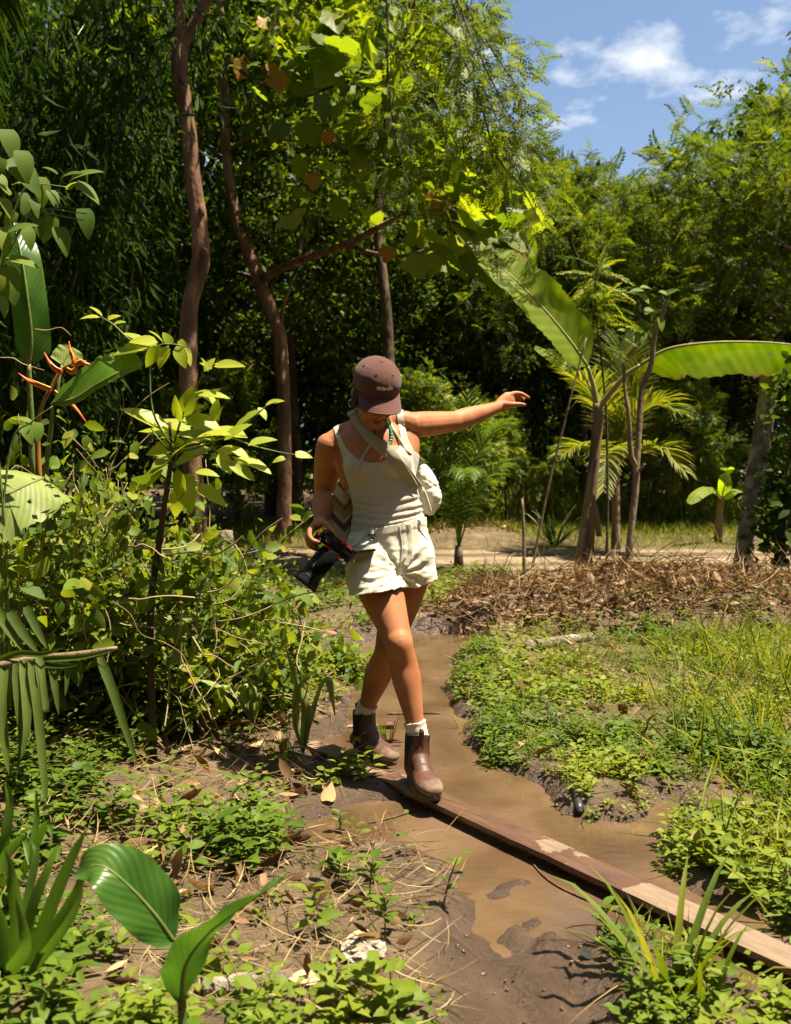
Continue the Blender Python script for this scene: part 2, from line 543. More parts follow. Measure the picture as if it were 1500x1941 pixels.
def build_ground():
    xs = nonuni(-900, 900, -2.2, 3.2, 0.022)
    ys = nonuni(-300, 1500, 1.7, 7.2, 0.026)
    X, Y = np.meshgrid(xs, ys)
    Z = hgt(X.ravel(), Y.ravel())
    nx, ny = len(xs), len(ys)
    i = np.arange(nx * ny).reshape(ny, nx)
    F = np.stack([i[:-1, :-1].ravel(), i[:-1, 1:].ravel(), i[1:, 1:].ravel(), i[1:, :-1].ravel()], 1)
    sd = mud_sd(X.ravel(), Y.ravel()) + 0.06 * fbm(X.ravel() * 5, Y.ravel() * 5, 4, 3)
    wet = sstep(0.16, -0.02, sd)
    bare = sstep(0.25, -0.1, poly_sd(BARE, X.ravel(), Y.ravel()) + .2 * fbm(X.ravel() * 3, Y.ravel() * 3, 21, 3))
    me = mesh_from('ground', np.column_stack([X.ravel(), Y.ravel(), Z]), F, attrs={'wet': wet, 'bare': bare})
    m, n, l = new_mat('soil')
    out = n.new('ShaderNodeOutputMaterial'); pb = n.new('ShaderNodeBsdfPrincipled')
    tc = n.new('ShaderNodeTexCoord')
    nz = n.new('ShaderNodeTexNoise'); nz.inputs['Scale'].default_value = 5; nz.inputs['Detail'].default_value = 8; nz.inputs['Roughness'].default_value = .7
    l.new(tc.outputs['Object'], nz.inputs['Vector'])
    dry = ramp(n, [(.3, (.055, .036, .018)), (.55, (.11, .072, .038)), (.75, (.21, .15, .085))]); l.new(nz.outputs['Fac'], dry.inputs[0])
    mud = ramp(n, [(.3, (.035, .019, .011)), (.55, (.068, .039, .023)), (.72, (.11, .068, .042))]); l.new(nz.outputs['Fac'], mud.inputs[0])
    pale = ramp(n, [(.3, (.15, .10, .06)), (.7, (.33, .24, .15))]); l.new(nz.outputs['Fac'], pale.inputs[0])
    a1 = n.new('ShaderNodeAttribute'); a1.attribute_name = 'bare'
    a2 = n.new('ShaderNodeAttribute'); a2.attribute_name = 'wet'
    x1 = n.new('ShaderNodeMixRGB'); l.new(a1.outputs['Fac'], x1.inputs[0]); l.new(dry.outputs[0], x1.inputs[1]); l.new(pale.outputs[0], x1.inputs[2])
    x2 = n.new('ShaderNodeMixRGB'); l.new(a2.outputs['Fac'], x2.inputs[0]); l.new(x1.outputs[0], x2.inputs[1]); l.new(mud.outputs[0], x2.inputs[2])
    l.new(x2.outputs[0], pb.inputs['Base Color'])
    rg = n.new('ShaderNodeMapRange'); l.new(a2.outputs['Fac'], rg.inputs[0]); rg.inputs[3].default_value = .95; rg.inputs[4].default_value = .28
    l.new(rg.outputs[0], pb.inputs['Roughness'])
    nb = n.new('ShaderNodeTexNoise'); nb.inputs['Scale'].default_value = 38; nb.inputs['Detail'].default_value = 9; nb.inputs['Roughness'].default_value = .7
    l.new(tc.outputs['Object'], nb.inputs['Vector'])
    b = n.new('ShaderNodeBump'); b.inputs['Strength'].default_value = .9; b.inputs['Distance'].default_value = .02
    l.new(nb.outputs['Fac'], b.inputs['Height']); l.new(b.outputs[0], pb.inputs['Normal'])
    l.new(pb.outputs[0], out.inputs['Surface'])
    solo('ground', me, m, kind='structure')

def build_water():
    xs = np.arange(-1.1, 3.4, .05); ys = np.arange(1.2, 7.1, .05)
    X, Y = np.meshgrid(xs, ys); nx, ny = len(xs), len(ys)
    i = np.arange(nx * ny).reshape(ny, nx)
    F = np.stack([i[:-1, :-1].ravel(), i[:-1, 1:].ravel(), i[1:, 1:].ravel(), i[1:, :-1].ravel()], 1)
    keep = (mud_sd(X.ravel()[F[:, 0]], Y.ravel()[F[:, 0]]) < 0.12)
    F = F[keep]
    me = mesh_from('puddle_water', np.column_stack([X.ravel(), Y.ravel(), np.full(nx * ny, -0.03)]), F)
    m, n, l = new_mat('muddy_water')
    out = n.new('ShaderNodeOutputMaterial'); pb = n.new('ShaderNodeBsdfPrincipled')
    tc = n.new('ShaderNodeTexCoord')
    nz = n.new('ShaderNodeTexNoise'); nz.inputs['Scale'].default_value = 2.4; nz.inputs['Detail'].default_value = 7; nz.inputs['Distortion'].default_value = .6
    l.new(tc.outputs['Object'], nz.inputs['Vector'])
    rp = ramp(n, [(.3, (.058, .033, .018)), (.5, (.092, .055, .031)), (.7, (.135, .086, .052))]); l.new(nz.outputs['Fac'], rp.inputs[0])
    l.new(rp.outputs[0], pb.inputs['Base Color'])
    pb.inputs['Roughness'].default_value = .05; pb.inputs['IOR'].default_value = 1.45
    nb = n.new('ShaderNodeTexNoise'); nb.inputs['Scale'].default_value = 14; nb.inputs['Detail'].default_value = 3
    mp = n.new('ShaderNodeMapping'); mp.inputs['Scale'].default_value = (1, 2.2, 1); l.new(tc.outputs['Object'], mp.inputs[0])
    l.new(mp.outputs[0], nb.inputs['Vector'])
    b = n.new('ShaderNodeBump'); b.inputs['Strength'].default_value = .07; b.inputs['Distance'].default_value = .03
    l.new(nb.outputs['Fac'], b.inputs['Height']); l.new(b.outputs[0], pb.inputs['Normal'])
    l.new(pb.outputs[0], out.inputs['Surface'])
    solo('puddle_water', me, m, kind='structure')

def build_road():
    xs = np.arange(-30, 30.1, .15); ts = np.linspace(0, 1, 15)
    X, T = np.meshgrid(xs, ts)
    y0 = 10.35 + .18 * fbm(X * .8, X * 0, 31, 3); y1 = 12.5 + .2 * fbm(X * .7, X * 0 + 4, 32, 3)
    Y = y0 * (1 - T) + y1 * T
    Z = 0.028 + .012 * fbm(X * 2, Y * 3, 33, 3) - .02 * np.exp(-((T - .25) / .1) ** 2) - .02 * np.exp(-((T - .75) / .1) ** 2)
    nx, ny = len(xs), len(ts); i = np.arange(nx * ny).reshape(ny, nx)
    F = np.stack([i[:-1, :-1].ravel(), i[:-1, 1:].ravel(), i[1:, 1:].ravel(), i[1:, :-1].ravel()], 1)
    me = mesh_from('dirt_road', np.column_stack([X.ravel(), Y.ravel(), Z.ravel()]), F)
    solo('dirt_road', me, simple_mat('road_dirt', [(.10, .07, .042), (.19, .135, .085), (.29, .215, .14)], .95, 3.0, .9, 30, detail=9), kind='structure')

build_ground(); build_water(); build_road()

# ------------------------------------------------------------------ plank across the puddle
def plank_mat():
    m, n, l = new_mat('muddy_plank')
    out = n.new('ShaderNodeOutputMaterial'); pb = n.new('ShaderNodeBsdfPrincipled')
    tc = n.new('ShaderNodeTexCoord')
    mp = n.new('ShaderNodeMapping'); mp.inputs['Scale'].default_value = (1.4, 9, 9); l.new(tc.outputs['Object'], mp.inputs[0])
    gr = n.new('ShaderNodeTexNoise'); gr.inputs['Scale'].default_value = 6; gr.inputs['Detail'].default_value = 6; l.new(mp.outputs[0], gr.inputs['Vector'])
    wetc = ramp(n, [(.3, (.062, .030, .018)), (.7, (.115, .060, .038))]); l.new(gr.outputs['Fac'], wetc.inputs[0])
    dryc = ramp(n, [(.3, (.135, .09, .058)), (.7, (.20, .138, .092))]); l.new(gr.outputs['Fac'], dryc.inputs[0])
    mp2 = n.new('ShaderNodeMapping'); mp2.inputs['Scale'].default_value = (1.0, 1.7, 1); mp2.inputs['Location'].default_value = (0.55, 0.2, 0); l.new(tc.outputs['Object'], mp2.inputs[0])
    pn = n.new('ShaderNodeTexNoise'); pn.inputs['Scale'].default_value = 2.6; pn.inputs['Detail'].default_value = 7; pn.inputs['Roughness'].default_value = .62
    l.new(mp2.outputs[0], pn.inputs['Vector'])
    sep = n.new('ShaderNodeSeparateXYZ'); l.new(tc.outputs['Object'], sep.inputs[0])
    # dry, trodden end of the board towards the bank
    r1 = n.new('ShaderNodeMapRange'); l.new(sep.outputs['X'], r1.inputs[0]); r1.inputs[1].default_value = 1.78; r1.inputs[2].default_value = 1.95; r1.inputs[3].default_value = 0; r1.inputs[4].default_value = .5
    r2 = n.new('ShaderNodeMapRange'); l.new(sep.outputs['X'], r2.inputs[0]); r2.inputs[1].default_value = 0.75; r2.inputs[2].default_value = 1.05; r2.inputs[3].default_value = .07; r2.inputs[4].default_value = 0
    ad = n.new('ShaderNodeMath'); ad.operation = 'ADD'; l.new(pn.outputs['Fac'], ad.inputs[0]); l.new(r1.outputs[0], ad.inputs[1])
    ad2 = n.new('ShaderNodeMath'); ad2.operation = 'ADD'; l.new(ad.outputs[0], ad2.inputs[0]); l.new(r2.outputs[0], ad2.inputs[1])
    th = ramp(n, [(.575, (0, 0, 0)), (.59, (1, 1, 1))]); l.new(ad2.outputs[0], th.inputs[0])
    mx = n.new('ShaderNodeMixRGB'); l.new(th.outputs[0], mx.inputs[0]); l.new(wetc.outputs[0], mx.inputs[1]); l.new(dryc.outputs[0], mx.inputs[2])
    l.new(mx.outputs[0], pb.inputs['Base Color'])
    rr = n.new('ShaderNodeMapRange'); l.new(th.outputs[0], rr.inputs[0]); rr.inputs[3].default_value = .42; rr.inputs[4].default_value = .9
    l.new(rr.outputs[0], pb.inputs['Roughness'])
    b = n.new('ShaderNodeBump'); b.inputs['Strength'].default_value = .35; b.inputs['Distance'].default_value = .006
    l.new(gr.outputs['Fac'], b.inputs['Height']); l.new(b.outputs[0], pb.inputs['Normal'])
    l.new(pb.outputs[0], out.inputs['Surface'])
    return m
M_PLANK = plank_mat()

def board(name, a, b, width, top0, top1, thick, label, cat, seed=0):
    """board with ragged edges from a to b (ground xy), local x along it"""
    a = Vector(a); b = Vector(b); d = (b - a); L = d.length; ang = math.atan2(d.y, d.x)
    n = int(L / .035); rs = np.random.default_rng(seed)
    xs = np.linspace(0, L, n)
    e0 = -width / 2 + .004 * fbm(xs * 9, xs * 0, seed + 1, 4); e1 = width / 2 + .004 * fbm(xs * 9, xs * 0 + 3, seed + 2, 4)
    V, F = [], []
    k = 6
    for i, x in enumerate(xs):
        zt = top0 + (top1 - top0) * x / L + .003 * float(fbm(x * 3, seed * 1.0, 3, 2))
        for j in range(k):
            t = j / (k - 1)
            V.append((x, e0[i] * (1 - t) + e1[i] * t, zt + .0025 * float(fbm(x * 8, t * 3, 5, 3)) - (.003 if j in (0, k - 1) else 0)))
        rag = .006 * float(fbm(x * 25, 0.3, 7, 3))
        V.append((x, e1[i] + rag, zt - thick * .55)); V.append((x, e1[i] - .004, zt - thick))
        V.append((x, e0[i] + .004, zt - thick)); V.append((x, e0[i] + rag, zt - thick * .55))
    c = k + 4
    for i in range(n - 1):
        for j in range(c):
            j2 = (j + 1) % c
            F.append([i * c + j, (i + 1) * c + j, (i + 1) * c + j2, i * c + j2])
    F.append(list(range(c))); F.append([(n - 1) * c + j for j in range(c)][::-1])
    me = mesh_from(name, np.array(V), F, smooth=False)
    o = solo(name, me, M_PLANK, label, cat)
    o.location = (a.x, a.y, 0); o.rotation_euler = (0, 0, ang)
    return o
pa, pb_ = G(596, 1398, .03), G(1535, 1822, .03)
board('plank', (pa.x, pa.y), (pb_.x, pb_.y), 0.106, .016, .022, .024, 'long narrow muddy board laid across the puddle under the boots', 'plank', 3)
qa, qb = G(655, 1362), G(748, 1364)
board('plank', (qa.x, qa.y), (qb.x, qb.y), 0.12, -.022, -.006, .02, 'short broken board end lying behind the rear boot', 'plank', 8)
# ================================================================== the person
def remesh(VFs, voxel, smooth=4, factor=.5):
    V, F = join(*VFs)
    me = bpy.data.meshes.new('tmp'); me.from_pydata([tuple(v) for v in V], [], F); me.update()
    o = bpy.data.objects.new('tmp', me); COL.objects.link(o)
    m = o.modifiers.new('r', 'REMESH'); m.mode = 'VOXEL'; m.voxel_size = voxel; m.adaptivity = 0
    if smooth:
        s = o.modifiers.new('s', 'SMOOTH'); s.iterations = smooth; s.factor = factor
    dg = bpy.context.evaluated_depsgraph_get()
    me2 = bpy.data.meshes.new_from_object(o.evaluated_get(dg))
    bpy.data.objects.remove(o); bpy.data.meshes.remove(me)
    return me2

def to_np(me):
    V = np.zeros(len(me.vertices) * 3, np.float32); me.vertices.foreach_get('co', V); V = V.reshape(-1, 3).astype(float)
    me.calc_loop_triangles()
    T = np.zeros(len(me.loop_triangles) * 3, np.int32); me.loop_triangles.foreach_get('vertices', T)
    N = np.zeros(len(me.vertices) * 3, np.float32); me.vertices.foreach_get('normal', N)
    return V, T.reshape(-1, 3), N.reshape(-1, 3).astype(float)

def clip(V, T, f):
    """keep the part of a triangle mesh where f > 0, cut cleanly"""
    V = list(map(tuple, V)); out = []; cache = {}
    f = np.asarray(f)
    def cut(a, b):
        k = (min(a, b), max(a, b))
        if k not in cache:
            t = f[a] / (f[a] - f[b])
            cache[k] = len(V)
            V.append(tuple(V[a][i] + t * (V[b][i] - V[a][i]) for i in range(3)))
        return cache[k]
    s = f[T] > 0; cnt = s.sum(1)
    out.extend(T[cnt == 3].tolist())
    for t, ss in zip(T[(cnt == 1) | (cnt == 2)].tolist(), s[(cnt == 1) | (cnt == 2)].tolist()):
        poly = []
        for i in range(3):
            a, b = t[i], t[(i + 1) % 3]
            if ss[i]: poly.append(a)
            if ss[i] != ss[(i + 1) % 3]: poly.append(cut(a, b))
        for k in range(1, len(poly) - 1): out.append([poly[0], poly[k], poly[k + 1]])
    V = np.array(V); out = np.array(out)
    used = np.unique(out); mp = np.full(len(V), -1); mp[used] = np.arange(len(used))
    return V[used], mp[out]

def vnormals(V, T):
    fn = np.cross(V[T[:, 1]] - V[T[:, 0]], V[T[:, 2]] - V[T[:, 0]])
    N = np.zeros_like(V)
    for i in range(3): np.add.at(N, T[:, i], fn)
    return N / (np.linalg.norm(N, axis=1)[:, None] + 1e-12)

def thicken(V, T, th):
    """give a sheet thickness inwards, closing its rims"""
    N = vnormals(V, T)
    V2 = V - N * th; n = len(V)
    e = {}
    for t in T.tolist():
        for i in range(3):
            a, b = t[i], t[(i + 1) % 3]
            if (b, a) in e: del e[(b, a)]
            else: e[(a, b)] = 1
    rim = []
    for a, b in e: rim += [[b, a, a + n], [b, a + n, b + n]]
    return np.vstack([V, V2]), np.vstack([T, T[:, ::-1] + n, np.array(rim, int).reshape(-1, 3)])

def px_sd(poly, V):
    q = to_px(V); return poly_sd(poly, q[:, 0], q[:, 1]), q

# ---- head frame
HC = P(712, 746, 3.87)
yaw, pit = math.radians(19), math.radians(37)
HF = Vector((math.cos(pit) * math.sin(yaw), -math.cos(pit) * math.cos(yaw), -math.sin(pit)))
HU = Vector((math.sin(pit) * math.sin(yaw), -math.sin(pit) * math.cos(yaw), math.cos(pit)))
HS = HF.cross(HU) * -1.0     # towards her left, to the right in the picture
if HS.x < 0: HS = -HS
def H(s, f, u): return HC + HS * s + HF * f + HU * u
HAX = (HS, HF, HU)

# ---- torso
TS = Vector((0.995, 0.08, -0.0)).normalized()
def tor(u, v, d): return P(u, v, d)
T_PTS = [(740, 1112, 4.00, .120, .085), (739, 1072, 4.00, .168, .116), (738, 1030, 4.00, .164, .116), (736, 990, 3.99, .146, .103), (732, 950, 3.98, .132, .092),
         (724, 910, 3.97, .134, .094), (716, 872, 3.965, .139, .100), (709, 842, 3.965, .142, .094), (706, 818, 3.97, .128, .078), (705, 802, 3.965, .085, .062)]
TORSO = [capsule([tor(*p[:3]) for p in T_PTS], [p[3] for p in T_PTS], 28, 5, TS, [p[4] for p in T_PTS])]
for u, v, d in ((688, 884, 3.912), (746, 877, 3.915)):
    TORSO.append(ellipsoid(P(u, v, d), (TS, Vector((0, -1, .1)), Vector((0, 0, 1))), (.072, .062, .070), 16, 12))
TORSO.append(capsule([P(700, 806, 3.99), P(660, 820, 4.0), P(626, 842, 4.0)], [.045, .044, .047], 14, 4))
TORSO.append(capsule([P(712, 803, 3.99), P(750, 797, 4.0), P(782, 803, 4.03)], [.045, .043, .047], 14, 4))
TORSO.append(capsule([P(706, 820, 3.99), P(706, 790, 3.96), H(0, -.03, -.06)], [.062, .054, .053], 16, 4))
LATS = [capsule([P(778, 818, 4.03), P(770, 862, 4.0), P(764, 900, 3.99)], [.045, .052, .05], 12, 4)]
LATS.append(capsule([P(634, 850, 4.0), P(650, 880, 3.99), P(664, 915, 3.98)], [.030, .036, .038], 12, 4))

# ---- arms
RSH, REL, RWR = P(623, 845, 4.0), P(617, 937, 4.14), P(609, 986, 3.94)
LSH, LEL, LWR = P(786, 806, 4.03), P(862, 799, 4.18), P(943, 772, 4.33)
def lerp(a, b, t): return a + (b - a) * t
ARMS = [
    capsule([RSH, lerp(RSH, REL, .3), lerp(RSH, REL, .6), lerp(RSH, REL, .88), lerp(REL, RWR, .06), lerp(REL, RWR, .28), lerp(REL, RWR, .5), lerp(REL, RWR, .78), RWR], [.052, .055, .053, .049, .047, .049, .047, .037, .029], 18, 5),
    ellipsoid(REL, (RIGHT, Vector((0, 1, 0)), Vector((0, 0, 1))), (.044, .044, .046)),
    capsule([LSH, lerp(LSH, LEL, .3), lerp(LSH, LEL, .62), LEL], [.054, .053, .048, .043], 16, 4),
    capsule([LEL, lerp(LEL, LWR, .2), lerp(LEL, LWR, .5), lerp(LEL, LWR, .8), LWR], [.042, .044, .038, .030, .026], 16, 4),
]
# ---- left hand, open to the side, back of the hand towards us
def fing(pts, r): return capsule([P(*p) for p in pts], r, 10, 3)
LH = [
    capsule([LWR, P(952, 766, 4.345), P(963, 759, 4.36), P(970, 756, 4.37)], [.026, .033, .038, .034], 14, 4, Vector((-.35, 0, .94)), [.022, .019, .017, .014]),
    fing([(966, 749, 4.365), (977, 745.5, 4.375), (988, 746.5, 4.38), (996, 750.5, 4.38), (1003, 754, 4.385)], [.0125, .0115, .0105, .0095, .0075]),
    fing([(969, 751, 4.39), (980, 749, 4.405), (988, 752, 4.41), (993.5, 757.5, 4.405)], [.0115, .011, .0098, .0078]),
    fing([(968, 755, 4.40), (977, 754.5, 4.42), (982, 757.5, 4.425), (984, 762.5, 4.415)], [.011, .0105, .0092, .0075]),
    fing([(966, 760, 4.405), (973, 760.5, 4.425), (976.5, 764, 4.425), (976.5, 768, 4.415)], [.0098, .0092, .0082, .007]),
    fing([(953, 768, 4.335), (963, 767.5, 4.325), (975, 766.5, 4.325), (986, 766.5, 4.33), (995, 767.3, 4.335)], [.0165, .0155, .012, .0105, .0085]),
]
# ---- right hand, wrapped round the camera grip
RH = [
    capsule([RWR, P(604, 991, 3.90), P(597, 998, 3.865)], [.027, .034, .034], 14, 4, Vector((.75, -.2, .5)), [.022, .021, .018]),
    fing([(594, 995, 3.845), (588, 1006, 3.815), (587, 1017, 3.80), (594, 1025, 3.792), (605, 1027, 3.79)], [.0125, .0118, .0112, .0102, .0085]),
    fing([(590, 1000, 3.865), (583.5, 1012, 3.845), (583.5, 1025, 3.83), (592, 1033, 3.825), (602, 1036, 3.83)], [.0122, .0116, .011, .010, .0085]),
    fing([(590, 1003, 3.89), (584, 1016, 3.875), (584.5, 1029, 3.862), (592, 1038, 3.857), (601, 1041, 3.86)], [.0115, .011, .0105, .0096, .008]),
    fing([(592, 1006, 3.91), (587, 1018, 3.90), (588, 1030, 3.89), (594, 1039, 3.885), (602, 1043, 3.89)], [.0105, .010, .0093, .0085, .007]),
    fing([(607, 989, 3.885), (615, 991, 3.855), (624, 1000, 3.825), (632, 1008.5, 3.812)], [.0165, .0145, .012, .0095]),
]
# ---- legs: her right leg crosses in front
RHIP, RKN, RAN = P(703, 1066, 3.985), P(757, 1218, 3.80), P(792, 1395, 3.79)
LHIP, LKN, LAN = P(776, 1066, 4.02), P(735, 1232, 4.05), P(690, 1354, 4.17)
def leg(h, k, a, s=1.0):
    fw = Vector((0, -.012, 0)); bk = Vector((0, .018, .0))
    pts = [h, lerp(h, k, .25), lerp(h, k, .5), lerp(h, k, .75), lerp(h, k, .93), k + fw * .4, lerp(k, a, .10), lerp(k, a, .25) + bk, lerp(k, a, .42) + bk, lerp(k, a, .65) + bk * .5, lerp(k, a, .85), a]
    r = [.098, .093, .082, .066, .0555, .0535, .050, .0545, .0555, .044, .0345, .0335]
    return capsule(pts, [q * s for q in r], 44, 5)
LEGS = [leg(RHIP, RKN, RAN), leg(LHIP, LKN, LAN)]
LEGS.append(ellipsoid(RKN + Vector((.004, -.017, .004)), (RIGHT, Vector((0, 1, 0)), Vector((0, 0, 1))), (.034, .030, .042)))
LEGS.append(ellipsoid(lerp(RKN, RAN, .09) + Vector((.004, -.021, 0)), (RIGHT, Vector((0, 1, 0)), Vector((0, 0, 1))), (.024, .025, .030)))

# ---- head
HEAD = [
    ellipsoid(H(0, -.012, .03), HAX, (.077, .097, .088), 24, 18),          # skull
    ellipsoid(H(0, .022, -.035), HAX, (.063, .070, .075), 22, 16),         # face
    capsule([H(-.050, -.01, -.045), H(-.034, .045, -.083), H(0, .074, -.098), H(.034, .045, -.083), H(.050, -.01, -.045)], [.020, .021, .022, .021, .020], 12, 4),  # jaw
    ellipsoid(H(0, .082, -.097), HAX, (.018, .014, .015), 12, 10),         # chin
    capsule([H(0, .088, .012), H(0, .098, -.012), H(0, .108, -.031)], [.008, .010, .013], 10, 4),   # nose
    ellipsoid(H(-.013, .094, -.035), HAX, (.010, .011, .009), 10, 8), ellipsoid(H(.013, .094, -.035), HAX, (.010, .011, .009), 10, 8),
    ellipsoid(H(-.040, .062, -.040), HAX, (.024, .022, .022), 12, 10), ellipsoid(H(.040, .062, -.040), HAX, (.024, .022, .022), 12, 10),   # smiling cheeks
    capsule([H(-.040, .074, .022), H(0, .090, .026), H(.040, .074, .022)], [.011, .012, .011], 10, 4),   # brow
    capsule([H(-.029, .074, -.050), H(-.014, .086, -.0575), H(0, .090, -.059), H(.014, .086, -.0575), H(.029, .074, -.050)], [.005, .007, .0075, .007, .005], 8, 4),     # upper lip
    capsule([H(-.029, .073, -.053), H(-.016, .081, -.074), H(0, .085, -.081), H(.016, .081, -.074), H(.029, .073, -.053)], [.005, .007, .0085, .007, .005], 8, 4),      # lower lip
]
for s in (-1, 1):   # ears
    HEAD.append(capsule([H(s * .076, -.012, -.032), H(s * .083, -.022, -.010), H(s * .081, -.016, .014), H(s * .077, -.002, .010)], [.009, .010, .009, .007], 8, 4))

body_me = remesh(TORSO + LATS + ARMS + LH + RH + LEGS + HEAD, 0.0048, 5, .5)
bV, bT, bN = to_np(body_me)
bpy.data.meshes.remove(body_me)
# the legs end inside the boots; lips are tinted where they are lips
lip = np.zeros(len(bV))
hl = np.array([[ (Vector(v) - HC).dot(HS), (Vector(v) - HC).dot(HF), (Vector(v) - HC).dot(HU)] for v in bV[np.linalg.norm(bV - np.array(HC), axis=1) < .16]])
idx = np.where(np.linalg.norm(bV - np.array(HC), axis=1) < .16)[0]
lm = (np.abs(hl[:, 0]) < .034) & (hl[:, 1] > .066) & (hl[:, 2] < -.046 - .008 * (1 - (hl[:, 0] / .03) ** 2)) & (hl[:, 2] > -.052 - .038 * (1 - (hl[:, 0] / .034) ** 2))
lip[idx[lm]] = 1
# open the smile: push the space between the lips inwards
op = (np.abs(hl[:, 0]) < .026) & (hl[:, 1] > .058) & (hl[:, 2] < -.055 - .009 * (1 - (hl[:, 0] / .026) ** 2)) & (hl[:, 2] > -.057 - .018 * (1 - (hl[:, 0] / .026) ** 2))
bV[idx[op]] -= np.array(HF) * .016
lip[idx[op]] = .5
# eye sockets
for s in (-1, 1):
    e = np.exp(-(((hl[:, 0] - s * .032) / .016) ** 2 + ((hl[:, 2] - .004) / .010) ** 2)) * (hl[:, 1] > .04)
    bV[idx] -= np.outer(e, np.array(HF)) * .010

def skin_mat():
    m, n, l = new_mat('tanned_skin')
    out = n.new('ShaderNodeOutputMaterial'); pb = n.new('ShaderNodeBsdfPrincipled')
    tc = n.new('ShaderNodeTexCoord')
    nz = n.new('ShaderNodeTexNoise'); nz.inputs['Scale'].default_value = 9; nz.inputs['Detail'].default_value = 9; nz.inputs['Roughness'].default_value = .65
    l.new(tc.outputs['Object'], nz.inputs['Vector'])
    rp = ramp(n, [(.25, (.26, .092, .038)), (.5, (.35, .137, .060)), (.75, (.42, .185, .090))]); l.new(nz.outputs['Fac'], rp.inputs[0])
    at = n.new('ShaderNodeAttribute'); at.attribute_name = 'lip'
    mx = n.new('ShaderNodeMixRGB'); l.new(at.outputs['Fac'], mx.inputs[0]); l.new(rp.outputs[0], mx.inputs[1]); mx.inputs[2].default_value = (.36, .10, .075, 1)
    # dried mud spots below the knee
    gm = n.new('ShaderNodeNewGeometry'); sx = n.new('ShaderNodeSeparateXYZ'); l.new(gm.outputs['Position'], sx.inputs[0])
    mr = n.new('ShaderNodeMapRange'); l.new(sx.outputs['Z'], mr.inputs[0]); mr.inputs[1].default_value = .60; mr.inputs[2].default_value = .20; mr.inputs[3].default_value = 0; mr.inputs[4].default_value = .10
    sn = n.new('ShaderNodeTexNoise'); sn.inputs['Scale'].default_value = 70; sn.inputs['Detail'].default_value = 2; l.new(tc.outputs['Object'], sn.inputs['Vector'])
    sa = n.new('ShaderNodeMath'); sa.operation = 'ADD'; l.new(sn.outputs['Fac'], sa.inputs[0]); l.new(mr.outputs[0], sa.inputs[1])
    sr = ramp(n, [(.735, (0, 0, 0)), (.775, (1, 1, 1))]); l.new(sa.outputs[0], sr.inputs[0])
    m3 = n.new('ShaderNodeMixRGB'); l.new(sr.outputs[0], m3.inputs[0]); l.new(mx.outputs[0], m3.inputs[1]); m3.inputs[2].default_value = (.17, .11, .07, 1)
    l.new(m3.outputs[0], pb.inputs['Base Color'])
    pb.inputs['Roughness'].default_value = .58; pb.inputs['Specular IOR Level'].default_value = .25
    pb.inputs['Subsurface Weight'].default_value = .12
    pb.inputs['Subsurface Radius'].default_value = (.012, .005, .002)
    pb.inputs['Subsurface Scale'].default_value = 1.0
    nb = n.new('ShaderNodeTexNoise'); nb.inputs['Scale'].default_value = 260; nb.inputs['Detail'].default_value = 3
    l.new(tc.outputs['Object'], nb.inputs['Vector'])
    b = n.new('ShaderNodeBump'); b.inputs['Strength'].default_value = .12; b.inputs['Distance'].default_value = .002
    l.new(nb.outputs['Fac'], b.inputs['Height']); l.new(b.outputs[0], pb.inputs['Normal'])
    l.new(pb.outputs[0], out.inputs['Surface'])
    return m
M_SKIN = skin_mat()
person = thing('person', 'woman in brown cap and pale tank top balancing along the plank, camera in hand', 'person', (P(760, 1480, 3.95).x, 3.95, .03))
part('body', mesh_from('body', bV, bT, attrs={'lip': lip}), M_SKIN, person)

# ---- tank top
tt = remesh(TORSO + LATS[:1], .0055, 6, .5)
tV, tT, tN = to_np(tt); bpy.data.meshes.remove(tt)
tV = tV + tN * .0035
q = to_px(tV)
NECK = [(641, 770), (641, 806), (645, 826), (656, 848), (675, 868), (700, 877), (722, 876), (744, 866), (757, 848), (760, 826), (753, 792), (748, 760)]
NECKB = [(641, 740), (643, 800), (665, 822), (706, 830), (742, 812), (750, 786), (748, 740)]
ARML = [(540, 760), (631, 790), (632, 812), (640, 838), (649, 862), (651, 880), (642, 893), (560, 910)]
ARMR = [(860, 740), (764, 770), (766, 800), (774, 832), (786, 856), (800, 866), (860, 860)]
front = tN[:, 1] < 0.25
f = np.where(front, px_sd(NECK, tV)[0], px_sd(NECKB, tV)[0])
f = np.minimum(f, px_sd(ARML, tV)[0]); f = np.minimum(f, px_sd(ARMR, tV)[0])
f = np.minimum(f, 1022 - q[:, 1])
# folds gathered round the waist, pulled towards her right hip
vv = q[:, 1] + .10 * (q[:, 0] - 735) * (q[:, 0] > 700) - 8 * np.sin((q[:, 0] - 660) / 48.)
amp = .0030 * sstep(905, 950, q[:, 1]) * (.5 + sstep(1015, 970, q[:, 1]))
fold = np.sin(vv / 2.3 + 3.5 * fbm(q[:, 0] / 60, vv / 30, 41, 3)) * (.6 + 1.2 * vn(q[:, 0] / 28, vv / 9, 42))
tV = tV + tN * (amp * fold)[:, None] * (tN[:, 1] < .5)[:, None]
cV, cT = clip(tV, tT, f)
cV, cT = thicken(cV, cT, .0025)
def fabric(name, cols, rough=.85, weave=900, bump=.25, scale=5):
    return simple_mat(name, cols, rough, scale, bump, weave, .25, sheen=.15)
M_TANK = fabric('stretch_jersey', [(.41, .37, .31), (.46, .42, .355)])
tank = part('tank_top', mesh_from('tank_top', cV, cT), M_TANK, person)
